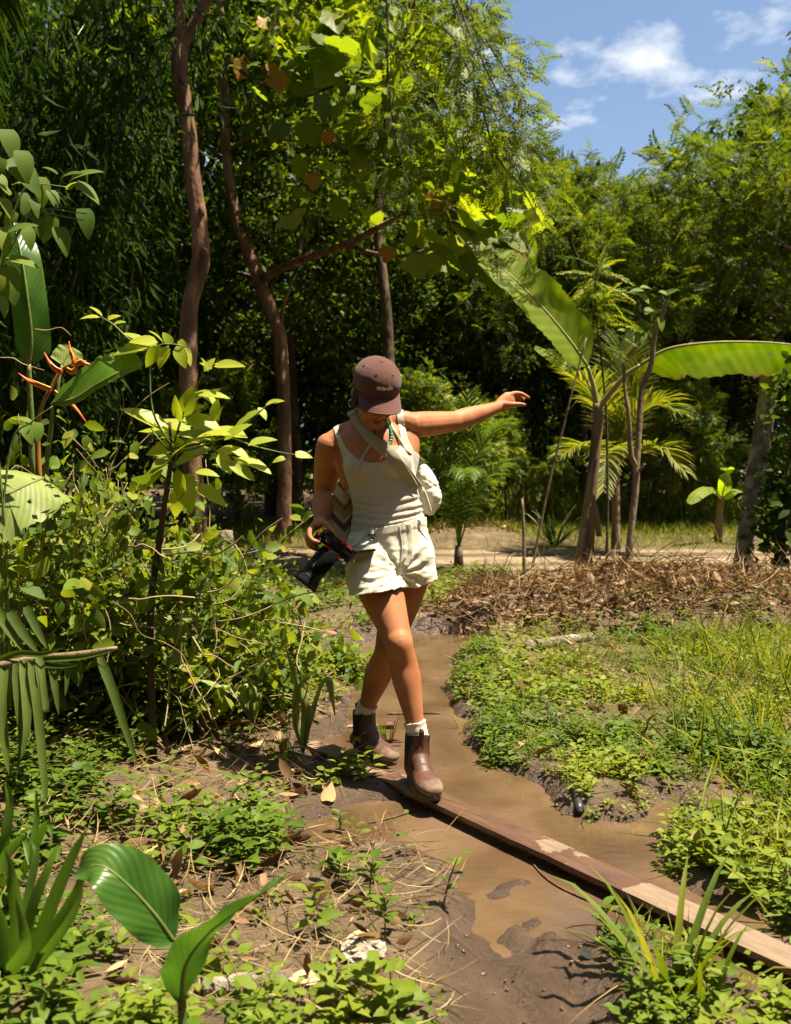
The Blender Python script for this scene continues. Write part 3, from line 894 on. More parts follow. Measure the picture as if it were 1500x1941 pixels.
# double-stitched hems along neckline and armholes: a thin raised binding
BV = BVHTree.FromPolygons([tuple(v) for v in np.vstack([bV, cV])], np.vstack([bT, cT + len(bV)]).tolist())
def hit(u, v, off=.004):
    u, v = float(u), float(v)
    r = (FWD + RIGHT * ((u - 750.0) / F_PX) - UPV * ((v - 970.5) / F_PX)); L = r.length
    loc, nrm, i, dist = BV.ray_cast(EYE, r.normalized())
    if loc is None: return None
    return loc - r.normalized() * off
def on_body(pts, off=.004, sub=6):
    """path given in photo positions laid on the figure; a third value fixes the depth"""
    pts = [(p[0], p[1], p[2] if len(p) > 2 else np.nan) for p in pts]
    d = []
    for p in pts:
        if not np.isnan(p[2]): d.append(p[2])
        else:
            h = hit(p[0], p[1], off); d.append(to_px(h)[0, 2] if h is not None else np.nan)
    d = np.array(d); ok = ~np.isnan(d); d = np.interp(np.arange(len(d)), np.where(ok)[0], d[ok])
    c = catmull(np.array([[p[0], p[1], dd] for p, dd in zip(pts, d)]), sub)
    out = []
    for u, v, dd in c:
        out.append(P(u, v, dd))
    # lie on the surface between
    res = []
    for (u, v, dd), o in zip(c, out):
        h = hit(u, v, off)
        if h is not None and abs(to_px(h)[0, 2] - dd) < .05: res.append(h if to_px(h)[0, 2] < dd + .02 else o)
        else: res.append(o)
    a = np.array([tuple(x) for x in res])
    for _ in range(3): a[1:-1] = .25 * a[:-2] + .5 * a[1:-1] + .25 * a[2:]
    return a
NK = [(646, 826), (657, 849), (676, 869), (700, 878), (722, 877), (745, 867), (758, 849)]

# ---- shorts
SH = [capsule([P(738, 960, 3.985), P(738, 1000, 3.99), P(738, 1040, 4.0), P(739, 1072, 4.0), P(739, 1095, 4.0)], [.146, .152, .176, .182, .170], 30, 5, TS, [.110, .116, .130, .130, .122])]
SH.append(capsule([P(703, 1050, 3.985), P(707, 1085, 3.955), P(714, 1115, 3.925), P(728, 1170, 3.865)], [.108, .111, .1125, .112], 22, 5, TS, [.124, .124, .124, .124]))
SH.append(capsule([P(780, 1045, 4.01), P(785, 1085, 4.02), P(788, 1120, 4.02), P(788, 1180, 4.02)], [.094, .092, .090, .088], 22, 5, TS, [.115, .110, .104, .102]))
sm = remesh(SH, .0055, 5, .5)
sV, sT, sN = to_np(sm); bpy.data.meshes.remove(sm)
q = to_px(sV)
wl_ = np.interp(q[:, 0], [640, 668, 705, 756, 795, 830], [1012, 1010, 1003, 993, 982, 976])
hem = np.interp(q[:, 0], [640, 680, 735, 757.5, 758.5, 790, 815, 840], [1130, 1128, 1120, 1113, 1112, 1115, 1105, 1094])
back = sN[:, 1] > .3
f = np.minimum(q[:, 1] - wl_, hem - 4 * back - q[:, 1])
# creases: radiating from the crotch, hanging folds on the legs
du, dv = q[:, 0] - 757, q[:, 1] - 1085
ang = np.arctan2(dv, du); rr_ = np.hypot(du, dv)
cre = np.sin(ang * 13 + 3 * fbm(q[:, 0] / 40, q[:, 1] / 40, 51, 3)) * np.exp(-((rr_ - 38) / 34) ** 2)
wr = fbm(q[:, 0] / 30 + q[:, 1] / 40, q[:, 1] / 8, 52, 4)
hemb = np.exp(-((hem - 9 - q[:, 1]) / 2.2) ** 2)
sV = sV + sN * (.0042 * cre + 0.0055 * wr * sstep(1020, 1050, q[:, 1]) - .0022 * hemb)[:, None]
# the deep crease between the legs
sV = sV + sN * (-.012 * np.exp(-((q[:, 0] - 756 + .12 * (q[:, 1] - 1080)) / 5) ** 2) * sstep(1068, 1090, q[:, 1]) * (sN[:, 1] < 0))[:, None]
# waistband ridge
sV = sV + sN * (.0025 * sstep(17, 15, q[:, 1] - wl_))[:, None]
cV2, cT2 = clip(sV, sT, f)
cV2, cT2 = thicken(cV2, cT2, .003)
M_SHORT = fabric('cotton_twill', [(.60, .56, .45), (.67, .63, .52)], .9, 700, .3, 4)
shorts = part('shorts', mesh_from('shorts', cV2, cT2), M_SHORT, person)
BV = BVHTree.FromPolygons([tuple(v) for v in np.vstack([bV, cV, cV2])], np.vstack([bT, cT + len(bV), cT2 + len(bV) + len(cV)]).tolist())

def ribbon(path, width, thick, side=None, edge_roll=0.0):
    """flat strap along path (n,3); lies facing the viewer unless side is given"""
    path = np.asarray(path, float); n = len(path)
    tan = np.gradient(path, axis=0); tan /= np.linalg.norm(tan, axis=1)[:, None]
    width = np.broadcast_to(width, (n,))
    V, F = [], []
    for i in range(n):
        view = np.array(EYE) - path[i]; view /= np.linalg.norm(view)
        nr = view - tan[i] * (view @ tan[i]) if side is None else np.asarray(side[i], float)
        nr /= np.linalg.norm(nr)
        s = np.cross(tan[i], nr); s /= np.linalg.norm(s)
        w = width[i] / 2
        for a, b in ((-w, .35), (-w * .9, 1), (0, .85), (w * .9, 1), (w, .35), (w * .9, 0), (-w * .9, 0)):
            V.append(path[i] + s * a + nr * (thick * b))
    k = 7
    for i in range(n - 1):
        for j in range(k):
            j2 = (j + 1) % k
            F.append([i * k + j, i * k + j2, (i + 1) * k + j2, (i + 1) * k + j])
    F.append(list(range(k))[::-1]); F.append([(n - 1) * k + j for j in range(k)])
    return np.array(V), F

def pmesh(name, VF, smooth=True):
    return mesh_from(name, VF[0], VF[1], smooth=smooth)

# fly, pocket edge, belt loop, cord on the shorts
M_SEAM = fabric('seam_thread', [(.36, .32, .24), (.42, .38, .29)])
M_BLACK = simple_mat('black_cord', [(.012, .012, .012), (.03, .028, .026)], .6)
part('fly', pmesh('fly', tube(on_body([(757, 997), (759, 1012), (762, 1030), (762, 1050), (757, 1072), (752, 1084)], .001), .0022, 6)), M_SEAM, shorts)
part('fly_flap', pmesh('fly_flap', ribbon(on_body([(771, 992), (774, 1012), (775, 1032), (773, 1052), (766, 1072)], .0005), .034, .0022)), M_SHORT, shorts)
part('pocket_edge', pmesh('pocket_edge', tube(on_body([(664, 1040), (678, 1032), (690, 1020), (698, 1006)], .001), .0022, 6)), M_SEAM, shorts)
part('pocket_edge', pmesh('pocket_edge', tube(on_body([(792, 990), (797, 1005), (806, 1018), (813, 1024)], .001), .0022, 6)), M_SEAM, shorts)
part('belt_loop', pmesh('belt_loop', ribbon(on_body([(705, 1001), (705.5, 1008), (705, 1018)], .003), .013, .003)), M_SHORT, shorts)
part('belt_loop', pmesh('belt_loop', ribbon(on_body([(792, 978), (794, 986), (796, 995)], .003), .013, .003)), M_SHORT, shorts)
cd = [tube(on_body(c, .005), .0022, 6) for c in ([(699, 1012), (702, 1016), (708, 1013), (713, 1011)], [(702, 1014), (706, 1018), (708, 1023)], [(698, 1016), (704, 1012), (712, 1016)])]
part('drawcord', pmesh('drawcord', join(*cd)), M_BLACK, shorts)

# ---- socks
M_SOCK = fabric('ribbed_cotton', [(.62, .57, .47), (.70, .66, .56)], .95, 300, .5)
def sock(k, a):
    t = (k - a).normalized(); p0 = a - t * .01; p1 = a + t * .055
    V, F = tube([p0, lerp(p0, p1, .4), lerp(p0, p1, .8), p1, p1 - t * .004], [.0405, .0400, .0405, .0425, .036], 30, 3, cap=False)
    return mesh_from('sock', V + .0012 * RNG.normal(size=V.shape), F)
part('sock', sock(RKN, RAN), M_SOCK, person)
part('sock', sock(LKN, LAN), M_SOCK, person)

# ---- boots
def boot_leather():
    m, n, l = new_mat('muddy_brown_leather')
    out = n.new('ShaderNodeOutputMaterial'); pb = n.new('ShaderNodeBsdfPrincipled')
    tc = n.new('ShaderNodeTexCoord')
    nz = n.new('ShaderNodeTexNoise'); nz.inputs['Scale'].default_value = 16; nz.inputs['Detail'].default_value = 8; nz.inputs['Roughness'].default_value = .65
    l.new(tc.outputs['Object'], nz.inputs['Vector'])
    lea = ramp(n, [(.3, (.052, .018, .011)), (.7, (.10, .036, .022))]); l.new(nz.outputs['Fac'], lea.inputs[0])
    at = n.new('ShaderNodeAttribute'); at.attribute_name = 'mud'
    ad = n.new('ShaderNodeMath'); ad.operation = 'MULTIPLY_ADD'; l.new(nz.outputs['Fac'], ad.inputs[0]); ad.inputs[1].default_value = 1.7; l.new(at.outputs['Fac'], ad.inputs[2])
    th = ramp(n, [(.98, (0, 0, 0)), (1.0, (1, 1, 1))]); th.color_ramp.elements[0].position = .35; th.color_ramp.elements[1].position = .95
    sb = n.new('ShaderNodeMath'); sb.operation = 'ADD'; l.new(ad.outputs[0], sb.inputs[0]); sb.inputs[1].default_value = -.85
    l.new(sb.outputs[0], th.inputs[0])
    mx = n.new('ShaderNodeMixRGB'); l.new(th.outputs[0], mx.inputs[0]); l.new(lea.outputs[0], mx.inputs[1]); mx.inputs[2].default_value = (.20, .135, .092, 1)
    l.new(mx.outputs[0], pb.inputs['Base Color'])
    rg = n.new('ShaderNodeMapRange'); l.new(th.outputs[0], rg.inputs[0]); rg.inputs[3].default_value = .55; rg.inputs[4].default_value = .95
    l.new(rg.outputs[0], pb.inputs['Roughness'])
    b = n.new('ShaderNodeBump'); b.inputs['Strength'].default_value = .3; b.inputs['Distance'].default_value = .004
    l.new(nz.outputs['Fac'], b.inputs['Height']); l.new(b.outputs[0], pb.inputs['Normal'])
    l.new(pb.outputs[0], out.inputs['Surface'])
    return m
M_BOOT = boot_leather()
M_SOLE = simple_mat('muddy_rubber', [(.03, .02, .014), (.075, .052, .036), (.15, .105, .07)], .8, 22, .5, 120)
M_ELAST = simple_mat('black_elastic', [(.010, .009, .009), (.022, .02, .018)], .85, 30, .6, 400, stretch=(1, 1, .2))

def boot(ankle, heel_xy, fdir, zs, tilt=0.0):
    """fdir ground direction of the toe; zs height of the sole bottom; tilt lifts the heel"""
    b = thing('boot', '', '', (0, 0, 0)); del b['label']; del b['category']
    b.parent = person; b.location = -person.location
    f = Vector((fdir[0], fdir[1], 0)).normalized(); s = Vector((f.y, -f.x, 0))
    up = Vector((0, 0, 1))
    ct, st = math.cos(tilt), math.sin(tilt)
    toe_ball = Vector((heel_xy[0], heel_xy[1], zs)) + f * .19
    def B(x, y, z):      # x forward from the heel, y to its side, z up from the ground; heel lifted about the ball
        p = Vector((heel_xy[0], heel_xy[1], zs)) + f * x + s * y + up * z
        r = p - toe_ball; a = r.dot(f); c = r.dot(up)
        w = max(0, min(1, (.20 - x) / .05))
        return toe_ball + s * r.dot(s) + f * (a * (1 - w) + (a * ct + c * st) * w) + up * (c * (1 - w) + (-a * st + c * ct) * w)
    sec = [(.010, .036, .036, .045), (.035, .040, .046, .052), (.075, .039, .052, .060), (.115, .041, .046, .052), (.155, .047, .037, .044), (.195, .051, .032, .040), (.235, .047, .028, .037), (.262, .036, .023, .034)]
    foot = capsule([B(x, 0, .028 + hh * .62) for x, w, hh, c in sec], [w for x, w, hh, c in sec], 24, 4, s, [hh for x, w, hh, c in sec])
    ank = Vector(ankle); top = ank + (Vector((0, 0, 1)) + (ank - B(.055, 0, .10)).normalized()).normalized() * .018
    shaft = capsule([B(.058, 0, .07), B(.060, 0, .11), lerp(B(.056, 0, .14), ank, .5), ank, top, top + (top - ank)], [.046, .046, .046, .047, .048, .048], 24, 4, s, [.056, .054, .050, .048, .048, .048])
    brd = capsule([B(.085, 0, .11), B(.12, 0, .085), B(.15, 0, .065)], [.036, .036, .036], 14, 4, s, [.036, .030, .026])
    bme = remesh([foot, shaft, brd], .0038, 5, .5)
    V, T, N = to_np(bme); bpy.data.meshes.remove(bme)
    ax = (top - ank).normalized()
    V0 = np.array(B(0, 0, 0))
    lx = (V - V0) @ np.array(f); lz = (V - V0) @ np.array(up); ly = (V - V0) @ np.array(s)
    # scooped top line: higher at front and back
    h = (V - np.array(ank)) @ np.array(ax)
    side_ = np.abs(ly) / .047
    fcut = .016 - .010 * sstep(.5, 1, side_) - h
    fcut = np.where((lz < .12), 1, fcut)
    # creases over the instep, seam ridge of the vamp
    V = V + N * (.0015 * np.sin(lx * 240) * np.exp(-((lx - .14) / .022) ** 2) * (np.abs(N[:, 2]) > .2))[:, None]
    V = V + N * (.0018 * np.exp(-(((lx - .102) - .25 * (.12 - lz)) / .003) ** 2))[:, None]
    cv, ct_ = clip(V, T, fcut)
    cv, ct_ = thicken(cv, ct_, .003)
    clx = (cv - V0) @ np.array(f); clz = (cv - V0) @ np.array(up)
    mud = sstep(.075, .015, clz) * .7 + sstep(.15, .26, clx) * .40 + .1 * sstep(.10, .2, clx)
    part('upper', mesh_from('upper', cv, ct_, attrs={'mud': mud}), M_BOOT, b)
    # elastic gussets on both sides
    for sg in (-1, 1):
        sel = np.minimum(np.minimum(.010 - h, .028 - .16 * np.clip(.15 - lz, 0, 1) - np.abs(lx - .058 - .12 * (lz - .12))), np.minimum(sg * ly - .018, lz - .075))
        ev, et = clip(V + N * .0012, T, np.minimum(sel, fcut - .002))
        if len(et): part('elastic_panel', mesh_from('elastic_panel', ev, et), M_ELAST, b)
    # welt and sole with a heel block
    out_ = []
    for t in np.linspace(0, 2 * math.pi, 44, endpoint=False):
        c, sn = math.cos(t), math.sin(t)
        x = .136 + .146 * c
        wdt = np.interp(x, [-.01, .03, .08, .13, .19, .24, .285], [.033, .043, .041, .044, .056, .052, .036])
        out_.append((x, wdt * np.sign(sn) * abs(sn) ** .8))
    def slab(z0, z1, xs=lambda x: True, grow=1.0):
        o2 = [(x, y) for x, y in out_ if xs(x)]
        cx = sum(p[0] for p in o2) / len(o2)
        rings = []
        for z, g in ((z0, .97), (z0 + (z1 - z0) * .2, 1.0), (z1 - (z1 - z0) * .2, 1.0), (z1, .97)):
            rings.append([B(cx + (x - cx) * g * grow, y * g * grow, z + .014 * max(0, (x - .22) / .06) ** 2 * .6) for x, y in o2])
        n = len(o2); V = np.array([tuple(p) for r in rings for p in r]); F = []
        for i in range(3):
            for k in range(n):
                k2 = (k + 1) % n; F.append([i * n + k, i * n + k2, (i + 1) * n + k2, (i + 1) * n + k])
        F.append(list(range(n))[::-1]); F.append([3 * n + k for k in range(n)])
        return V, F
    so = part('sole', pmesh('sole', slab(.0, .030)), M_SOLE, b)
    part('welt', pmesh('welt', slab(.0302, .036, grow=.965)), M_SOLE, so)
    part('heel_block', pmesh('heel_block', slab(-.0015, .012, lambda x: x < .085, 1.012)), M_SOLE, so)
    # pull tabs front and back
    for (dx, sg) in ((.050, 1), (-.050, -1)):
        c0 = ank + f * (dx - .002 * sg)
        pth = np.array([tuple(c0 - ax * .030), tuple(c0 + ax * .005), tuple(c0 + ax * .030 + f * .004 * sg), tuple(c0 + ax * .032 - f * .004 * sg), tuple(c0 + ax * .006 - f * .007 * sg)])
        pth = catmull(pth, 4)
        sides_ = [np.array(f) * sg] * len(pth)
        part('pull_tab', pmesh('pull_tab', ribbon(pth, .017, .002, side=None)), M_BOOT, b)
    return b
bf = G(806, 1452, .035)
boot(RAN, (RAN.x - .020, RAN.y + .055), (.28, -.96), .022, 0.0)
boot(LAN, (LAN.x - .034, LAN.y + .044), (.58, -.81), .020, 0.03)
# ================================================================== head things, jewellery
M_CAP = fabric('brown_cotton', [(.085, .032, .024), (.115, .045, .034)], .92, 900, .4, 6)
M_WHITE = simple_mat('white_thread', [(.72, .70, .66), (.82, .8, .76)], .7, 20, .2)
M_HAIR = simple_mat('dark_hair', [(.010, .006, .004), (.032, .018, .010)], .45, 30, .5, 200, stretch=(1, 1, .15))
CR = (.0915, .1045, .078)      # cap crown half axes: side, front-back, height
CC = (0, -.012, .060)          # its centre in the head frame
def crown_pt(az, el, g=1.0):
    """az 0 = front, towards her left positive; el 0 = rim, pi/2 = top"""
    c, s = math.cos(el), math.sin(el)
    sq = .93                    # slightly boxy crown
    r = c ** sq
    return H(CC[0] + CR[0] * g * r * math.sin(az), CC[1] + CR[1] * g * r * math.cos(az), CC[2] + CR[2] * g * s ** .95)
def build_cap():
    cap = thing('cap', '', '', (0, 0, 0)); del cap['label']; del cap['category']
    cap.parent = person; cap.location = -person.location
    na, ne = 96, 26
    V, F = [], []
    for j in range(ne + 1):
        el = (-.30 + (math.pi / 2 + .30) * j / ne)
        for i in range(na):
            az = 2 * math.pi * i / na
            seam = min(abs(((az / (math.pi / 3)) + .0) % 1.0), 1 - abs((az / (math.pi / 3)) % 1.0)) * (math.pi / 3)
            g = 1.0 - .014 * math.exp(-(seam / .035) ** 2) + .010 * math.exp(-((abs(seam) - .07) / .04) ** 2)
            g *= 1 + .012 * float(fbm(az * 2.2, el * 4, 61, 3)) * (1 if el < 1.3 else .3)
            e = max(el, 0)
            p = crown_pt(az, e, g)
            if el < 0: p = crown_pt(az, 0, g) + HU * (.085 * el)
            # fabric sinks a little at the front left where it is pushed in
            V.append(tuple(p))
    for j in range(ne):
        for i in range(na):
            i2 = (i + 1) % na
            F.append([j * na + i, j * na + i2, (j + 1) * na + i2, (j + 1) * na + i])
    V = np.array(V)
    T = []
    for f in F: T += [[f[0], f[1], f[2]], [f[0], f[2], f[3]]]
    V, T = thicken(V, np.array(T), .003)
    part('crown', mesh_from('crown', V, T), M_CAP, cap)
    # brim: curved, thick, with rows of stitching
    nb, nr = 40, 22
    def brim_pt(t, r):
        az = -1.12 + 2.24 * t
        rim = crown_pt(az, 0, 1.0) + HU * (-.0245)
        loc = Vector(((rim - HC).dot(HS), (rim - HC).dot(HF), (rim - HC).dot(HU)))
        ext = .078 * (math.cos(az * 1.02)) ** .42 if abs(az) < 1.5 else 0
        s = loc.x * (1 + .03 * r) 
        f_ = loc.y + ext * r * (1.0 if True else 0)
        u_ = loc.z + .004 - .020 * r - 5.2 * r * loc.x ** 2 * 0.62 - 1.2 * loc.x ** 2
        u_ += .0009 * math.sin(r * 42) * (1 if .12 < r < .97 else 0)
        return H(s, f_, u_)
    top = [[brim_pt(i / nb, j / nr) for j in range(nr + 1)] for i in range(nb + 1)]
    V = [tuple(p) for row in top for p in row]
    k = nr + 1
    T = []
    for i in range(nb):
        for j in range(nr):
            a, b, c, d = i * k + j, i * k + j + 1, (i + 1) * k + j + 1, (i + 1) * k + j
            T += [[a, b, c], [a, c, d]]
    V = np.array(V); T = np.array(T)
    if np.mean(vnormals(V, T) @ np.array(HU)) < 0: T = T[:, ::-1]
    V, T = thicken(V, T, .0042)
    part('brim', mesh_from('brim', V, T), M_CAP, cap)
    part('button', pmesh('button', ellipsoid(crown_pt(0, math.pi / 2, 1.0) - HU * .001, HAX, (.008, .008, .0045), 12, 8)), M_CAP, cap)
    for kx in range(6):
        az = math.pi / 6 + kx * math.pi / 3
        c = crown_pt(az, .80, 1.008); n = (crown_pt(az, .80, 1.2) - c).normalized()
        a = n.orthogonal().normalized(); b = n.cross(a)
        ring = [c + a * math.cos(t) * .0042 + b * math.sin(t) * .0042 for t in np.linspace(0, 2 * math.pi, 13)]
        part('eyelet', pmesh('eyelet', tube(ring, .0014, 6)), M_CAP, cap)
    # adjuster loop at the back left
    st = [crown_pt(az, .02, 1.02) for az in np.linspace(2.2, 4.1, 14)]
    part('strap', pmesh('strap', ribbon(np.array([tuple(p) for p in st]), .016, .003, side=[np.array((p - HC).normalized()) for p in st])), M_CAP, cap)
    # embroidered words
    cu = bpy.data.curves.new('txt', 'FONT'); cu.body = 'sunrise coffee'; cu.size = 1.0; cu.extrude = 0.0; cu.offset = .03; cu.resolution_u = 3
    to = bpy.data.objects.new('txt', cu); COL.objects.link(to)
    dg = bpy.context.evaluated_depsgraph_get()
    tm = bpy.data.meshes.new_from_object(to.evaluated_get(dg)); bpy.data.objects.remove(to)
    bm = bmesh.new(); bm.from_mesh(tm)
    xs = [v.co.x for v in bm.verts]; x0, x1 = min(xs), max(xs); wd = .072; sc = wd / (x1 - x0)
    for v in bm.verts:
        x = (v.co.x - (x0 + x1) / 2) * sc; y = v.co.y * sc * 1.7
        az = x / CR[1] * 1.05 + .0; el = .20 + y / CR[2]
        v.co = crown_pt(az, el, 1.018)
    me = bpy.data.meshes.new('lettering'); bm.to_mesh(me); bm.free(); bpy.data.meshes.remove(tm)
    lt = part('lettering', me, M_WHITE, cap)
    lt.data.polygons.foreach_set('use_smooth', np.zeros(len(me.polygons), bool))
build_cap()

# hair: close to the head below the cap, gathered behind
hs = []
rs = np.random.default_rng(3)
for i in range(150):
    sg = -1 if i % 2 else 1
    az0 = rs.uniform(.95, 2.9); e = rs.uniform(-.05, .15)
    p0 = H(sg * .084 * math.sin(az0), -.012 + .094 * math.cos(az0), .02 + e * .3)
    dz = rs.uniform(.045, .085)
    p1 = H(sg * .080 * math.sin(az0 + .15), -.015 + .092 * math.cos(az0 + .15), .0 - dz * .5)
    p2 = H(sg * .066 * math.sin(az0 + .45), -.025 + .085 * math.cos(az0 + .5), -.01 - dz)
    hs.append(tube([p0, p1, p2], [.006, .006, .0025], 5, 3))
for i in range(16):
    p0 = H(rs.uniform(-.05, .05), -.105, -.01); p1 = H(rs.uniform(-.04, .04), -.125, -.05); p2 = H(rs.uniform(-.03, .03), -.112, -.085)
    hs.append(tube([p0, p1, p2], [.010, .014, .006], 6, 3))
for i in range(26):     # loose curls by the ear
    sg = -1
    a = H(-.082 + rs.normal() * .004, .012 + rs.normal() * .012, -.005); b = a + HU * -.022 + HS * rs.normal() * .010 + HF * rs.normal() * .009; c = b - HU * .022 + HS * rs.normal() * .012 + HF * rs.normal() * .010
    hs.append(tube([a, b, c], [.0016, .0013, .0006], 4, 4))
part('hair', pmesh('hair', join(*hs)), M_HAIR, person)
# teeth in the smile, eyes
M_TOOTH = simple_mat('teeth', [(.72, .68, .58), (.78, .74, .66)], .3, 10, 0)
part('teeth', pmesh('teeth', capsule([H(-.022, .068, -.0565), H(-.010, .0795, -.063), H(0, .082, -.065), H(.010, .0795, -.063), H(.022, .068, -.0565)], [.0035, .0035, .0035, .0035, .0035], 8, 4, HF, [.0025, .0058, .0062, .0058, .0025])), M_TOOTH, person)
M_EYE = simple_mat('closed_eyelid', [(.25, .10, .05), (.3, .13, .07)], .5, 10, 0)
for s in (-1, 1):
    part('eyelid', pmesh('eyelid', ellipsoid(H(s * .032, .064, .004), HAX, (.014, .012, .009), 14, 10)), M_EYE, person)
M_METAL = simple_mat('silver', [(.55, .53, .5), (.7, .68, .65)], .2, 10, 0, metallic=1.0)
ec = H(-.084, -.012, -.052)
part('earring', pmesh('earring', tube([ec + Vector((math.sin(t) * .003, math.cos(t) * .008 * .4 + math.sin(t) * .004, 0)) + Vector((math.cos(t) * .010, 0, math.sin(t) * .016)) for t in np.linspace(0, 2 * math.pi, 25)], .0019, 8)), M_METAL, person)
M_BEAD = simple_mat('green_stone', [(.006, .075, .045), (.02, .19, .125), (.05, .30, .22)], .25, 30, .1)
neck = thing('necklace', '', '', (0, 0, 0)); del neck['label']; del neck['category']
neck.parent = person; neck.location = -person.location
pth = on_body([(672, 790), (690, 808), (712, 826), (726, 841), (736, 843), (741, 836), (742.5, 824), (738, 808), (731, 797)], .007, 8)
seg = np.r_[0, np.cumsum(np.linalg.norm(np.diff(pth, axis=0), axis=1))]
n_b = 26
for i in range(n_b):
    s = seg[-1] * (i + .5) / n_b
    c = np.array([np.interp(s, seg, pth[:, k]) for k in range(3)])
    c2 = np.array([np.interp(min(s + .004, seg[-1]), seg, pth[:, k]) for k in range(3)])
    t = Vector(c2 - c).normalized(); a = t.orthogonal().normalized(); b = t.cross(a)
    r = .0042 + .0035 * math.exp(-((i - 14) / 7.0) ** 2)
    part('bead', pmesh('bead', ellipsoid(c, (a, b, t), (r, r, r * (1.0 + .25 * rs.random())), 10, 8)), M_BEAD, neck)
part('cord', pmesh('cord', tube(pth, .0012, 5)), M_BLACK, neck)

# ================================================================== sling bag (cream, worn across)
M_WEB = fabric('beige_webbing', [(.34, .29, .215), (.40, .345, .26)], .8, 500, .5)
M_NYLON = fabric('cream_nylon', [(.60, .55, .43), (.66, .61, .49)], .7, 300, .2, 4)
sling = thing('sling_bag', 'cream nylon sling bag worn across the chest on a wide beige strap', 'bag', P(812, 975, 4.08))
SP = [(668, 778, 3.95), (672, 786), (684, 806), (700, 827), (720, 846), (742, 864), (762, 886), (780, 910), (792, 926)]
sp = on_body(SP, .009, 6)
part('strap', pmesh('strap', ribbon(sp, np.interp(np.linspace(0, 1, len(sp)), [0, .5, .8, 1], [.044, .046, .047, .046]), .0026)), M_WEB, sling)
sp2 = on_body([(722, 838), (742, 856), (758, 878), (772, 900), (786, 924)], .014, 6)
part('strap_tail', pmesh('strap_tail', ribbon(sp2, .032, .002)), M_WEB, sling)
def pouch():
    pts = [P(790, 872, 4.10), P(797, 890, 4.10), P(806, 912, 4.095), P(814, 934, 4.09), P(818, 954, 4.09), P(816, 968, 4.09)]
    me = remesh([capsule(pts, [.018, .034, .046, .049, .040, .022], 24, 5, Vector((.93, 0, -.36)), [.03, .055, .068, .07, .06, .035])], .005, 3)
    V, T, N = to_np(me); bpy.data.meshes.remove(me)
    q = to_px(V)
    w = fbm(q[:, 0] / 14 + q[:, 1] / 30, q[:, 1] / 10, 71, 3)
    seam = np.exp(-((q[:, 1] - 906 - .55 * (q[:, 0] - 800)) / 1.6) ** 2) + np.exp(-((q[:, 1] - 930 + .3 * (q[:, 0] - 800)) / 1.6) ** 2)
    V = V + N * (.006 * w - .004 * seam)[:, None]
    return mesh_from('pouch', V, T)
pch = part('pouch', pouch(), M_NYLON, sling)
M_BUCK = simple_mat('beige_plastic', [(.36, .31, .23), (.42, .36, .28)], .35, 10, 0)
fl = np.array([tuple(P(*p)) for p in ((786, 918, 4.00), (794, 932, 4.00), (800, 944, 4.01), (806, 958, 4.02), (812, 972, 4.035))])
part('side_flap', pmesh('side_flap', ribbon(catmull(fl, 4), np.interp(np.linspace(0, 1, 17), [0, .3, 1], [.046, .050, .034]), .004)), M_NYLON, sling)
bc = P(791, 925, 3.99); ba = (P(800, 918, 3.99) - P(782, 932, 3.99)).normalized(); bb = Vector((.6, 0, -.8)); bb = (bb - ba * bb.dot(ba)).normalized(); bn = ba.cross(bb)
part('buckle', pmesh('buckle', join(boxm(bc + bb * .006, (ba, bb, bn), (.026, .0028, .0035), .001), boxm(bc - bb * .010, (ba, bb, bn), (.026, .0028, .0035), .001), boxm(bc + ba * .025 - bb * .002, (ba, bb, bn), (.0028, .010, .0035), .001), boxm(bc - ba * .025 - bb * .002, (ba, bb, bn), (.0028, .010, .0035), .001)), False), M_BUCK, sling)
# slider near the shoulder
sc_ = P(668, 788, 3.885)
k = 4
tdir = Vector(sp[k + 2] - sp[k]).normalized(); cc_ = Vector(sp[k])
vw = (EYE - cc_).normalized(); nr = (vw - tdir * vw.dot(tdir)).normalized(); sd_ = tdir.cross(nr)
part('slider', pmesh('slider', boxm(cc_ + nr * .004, (sd_, tdir, nr), (.025, .007, .003), .0015), False), M_BUCK, sling)

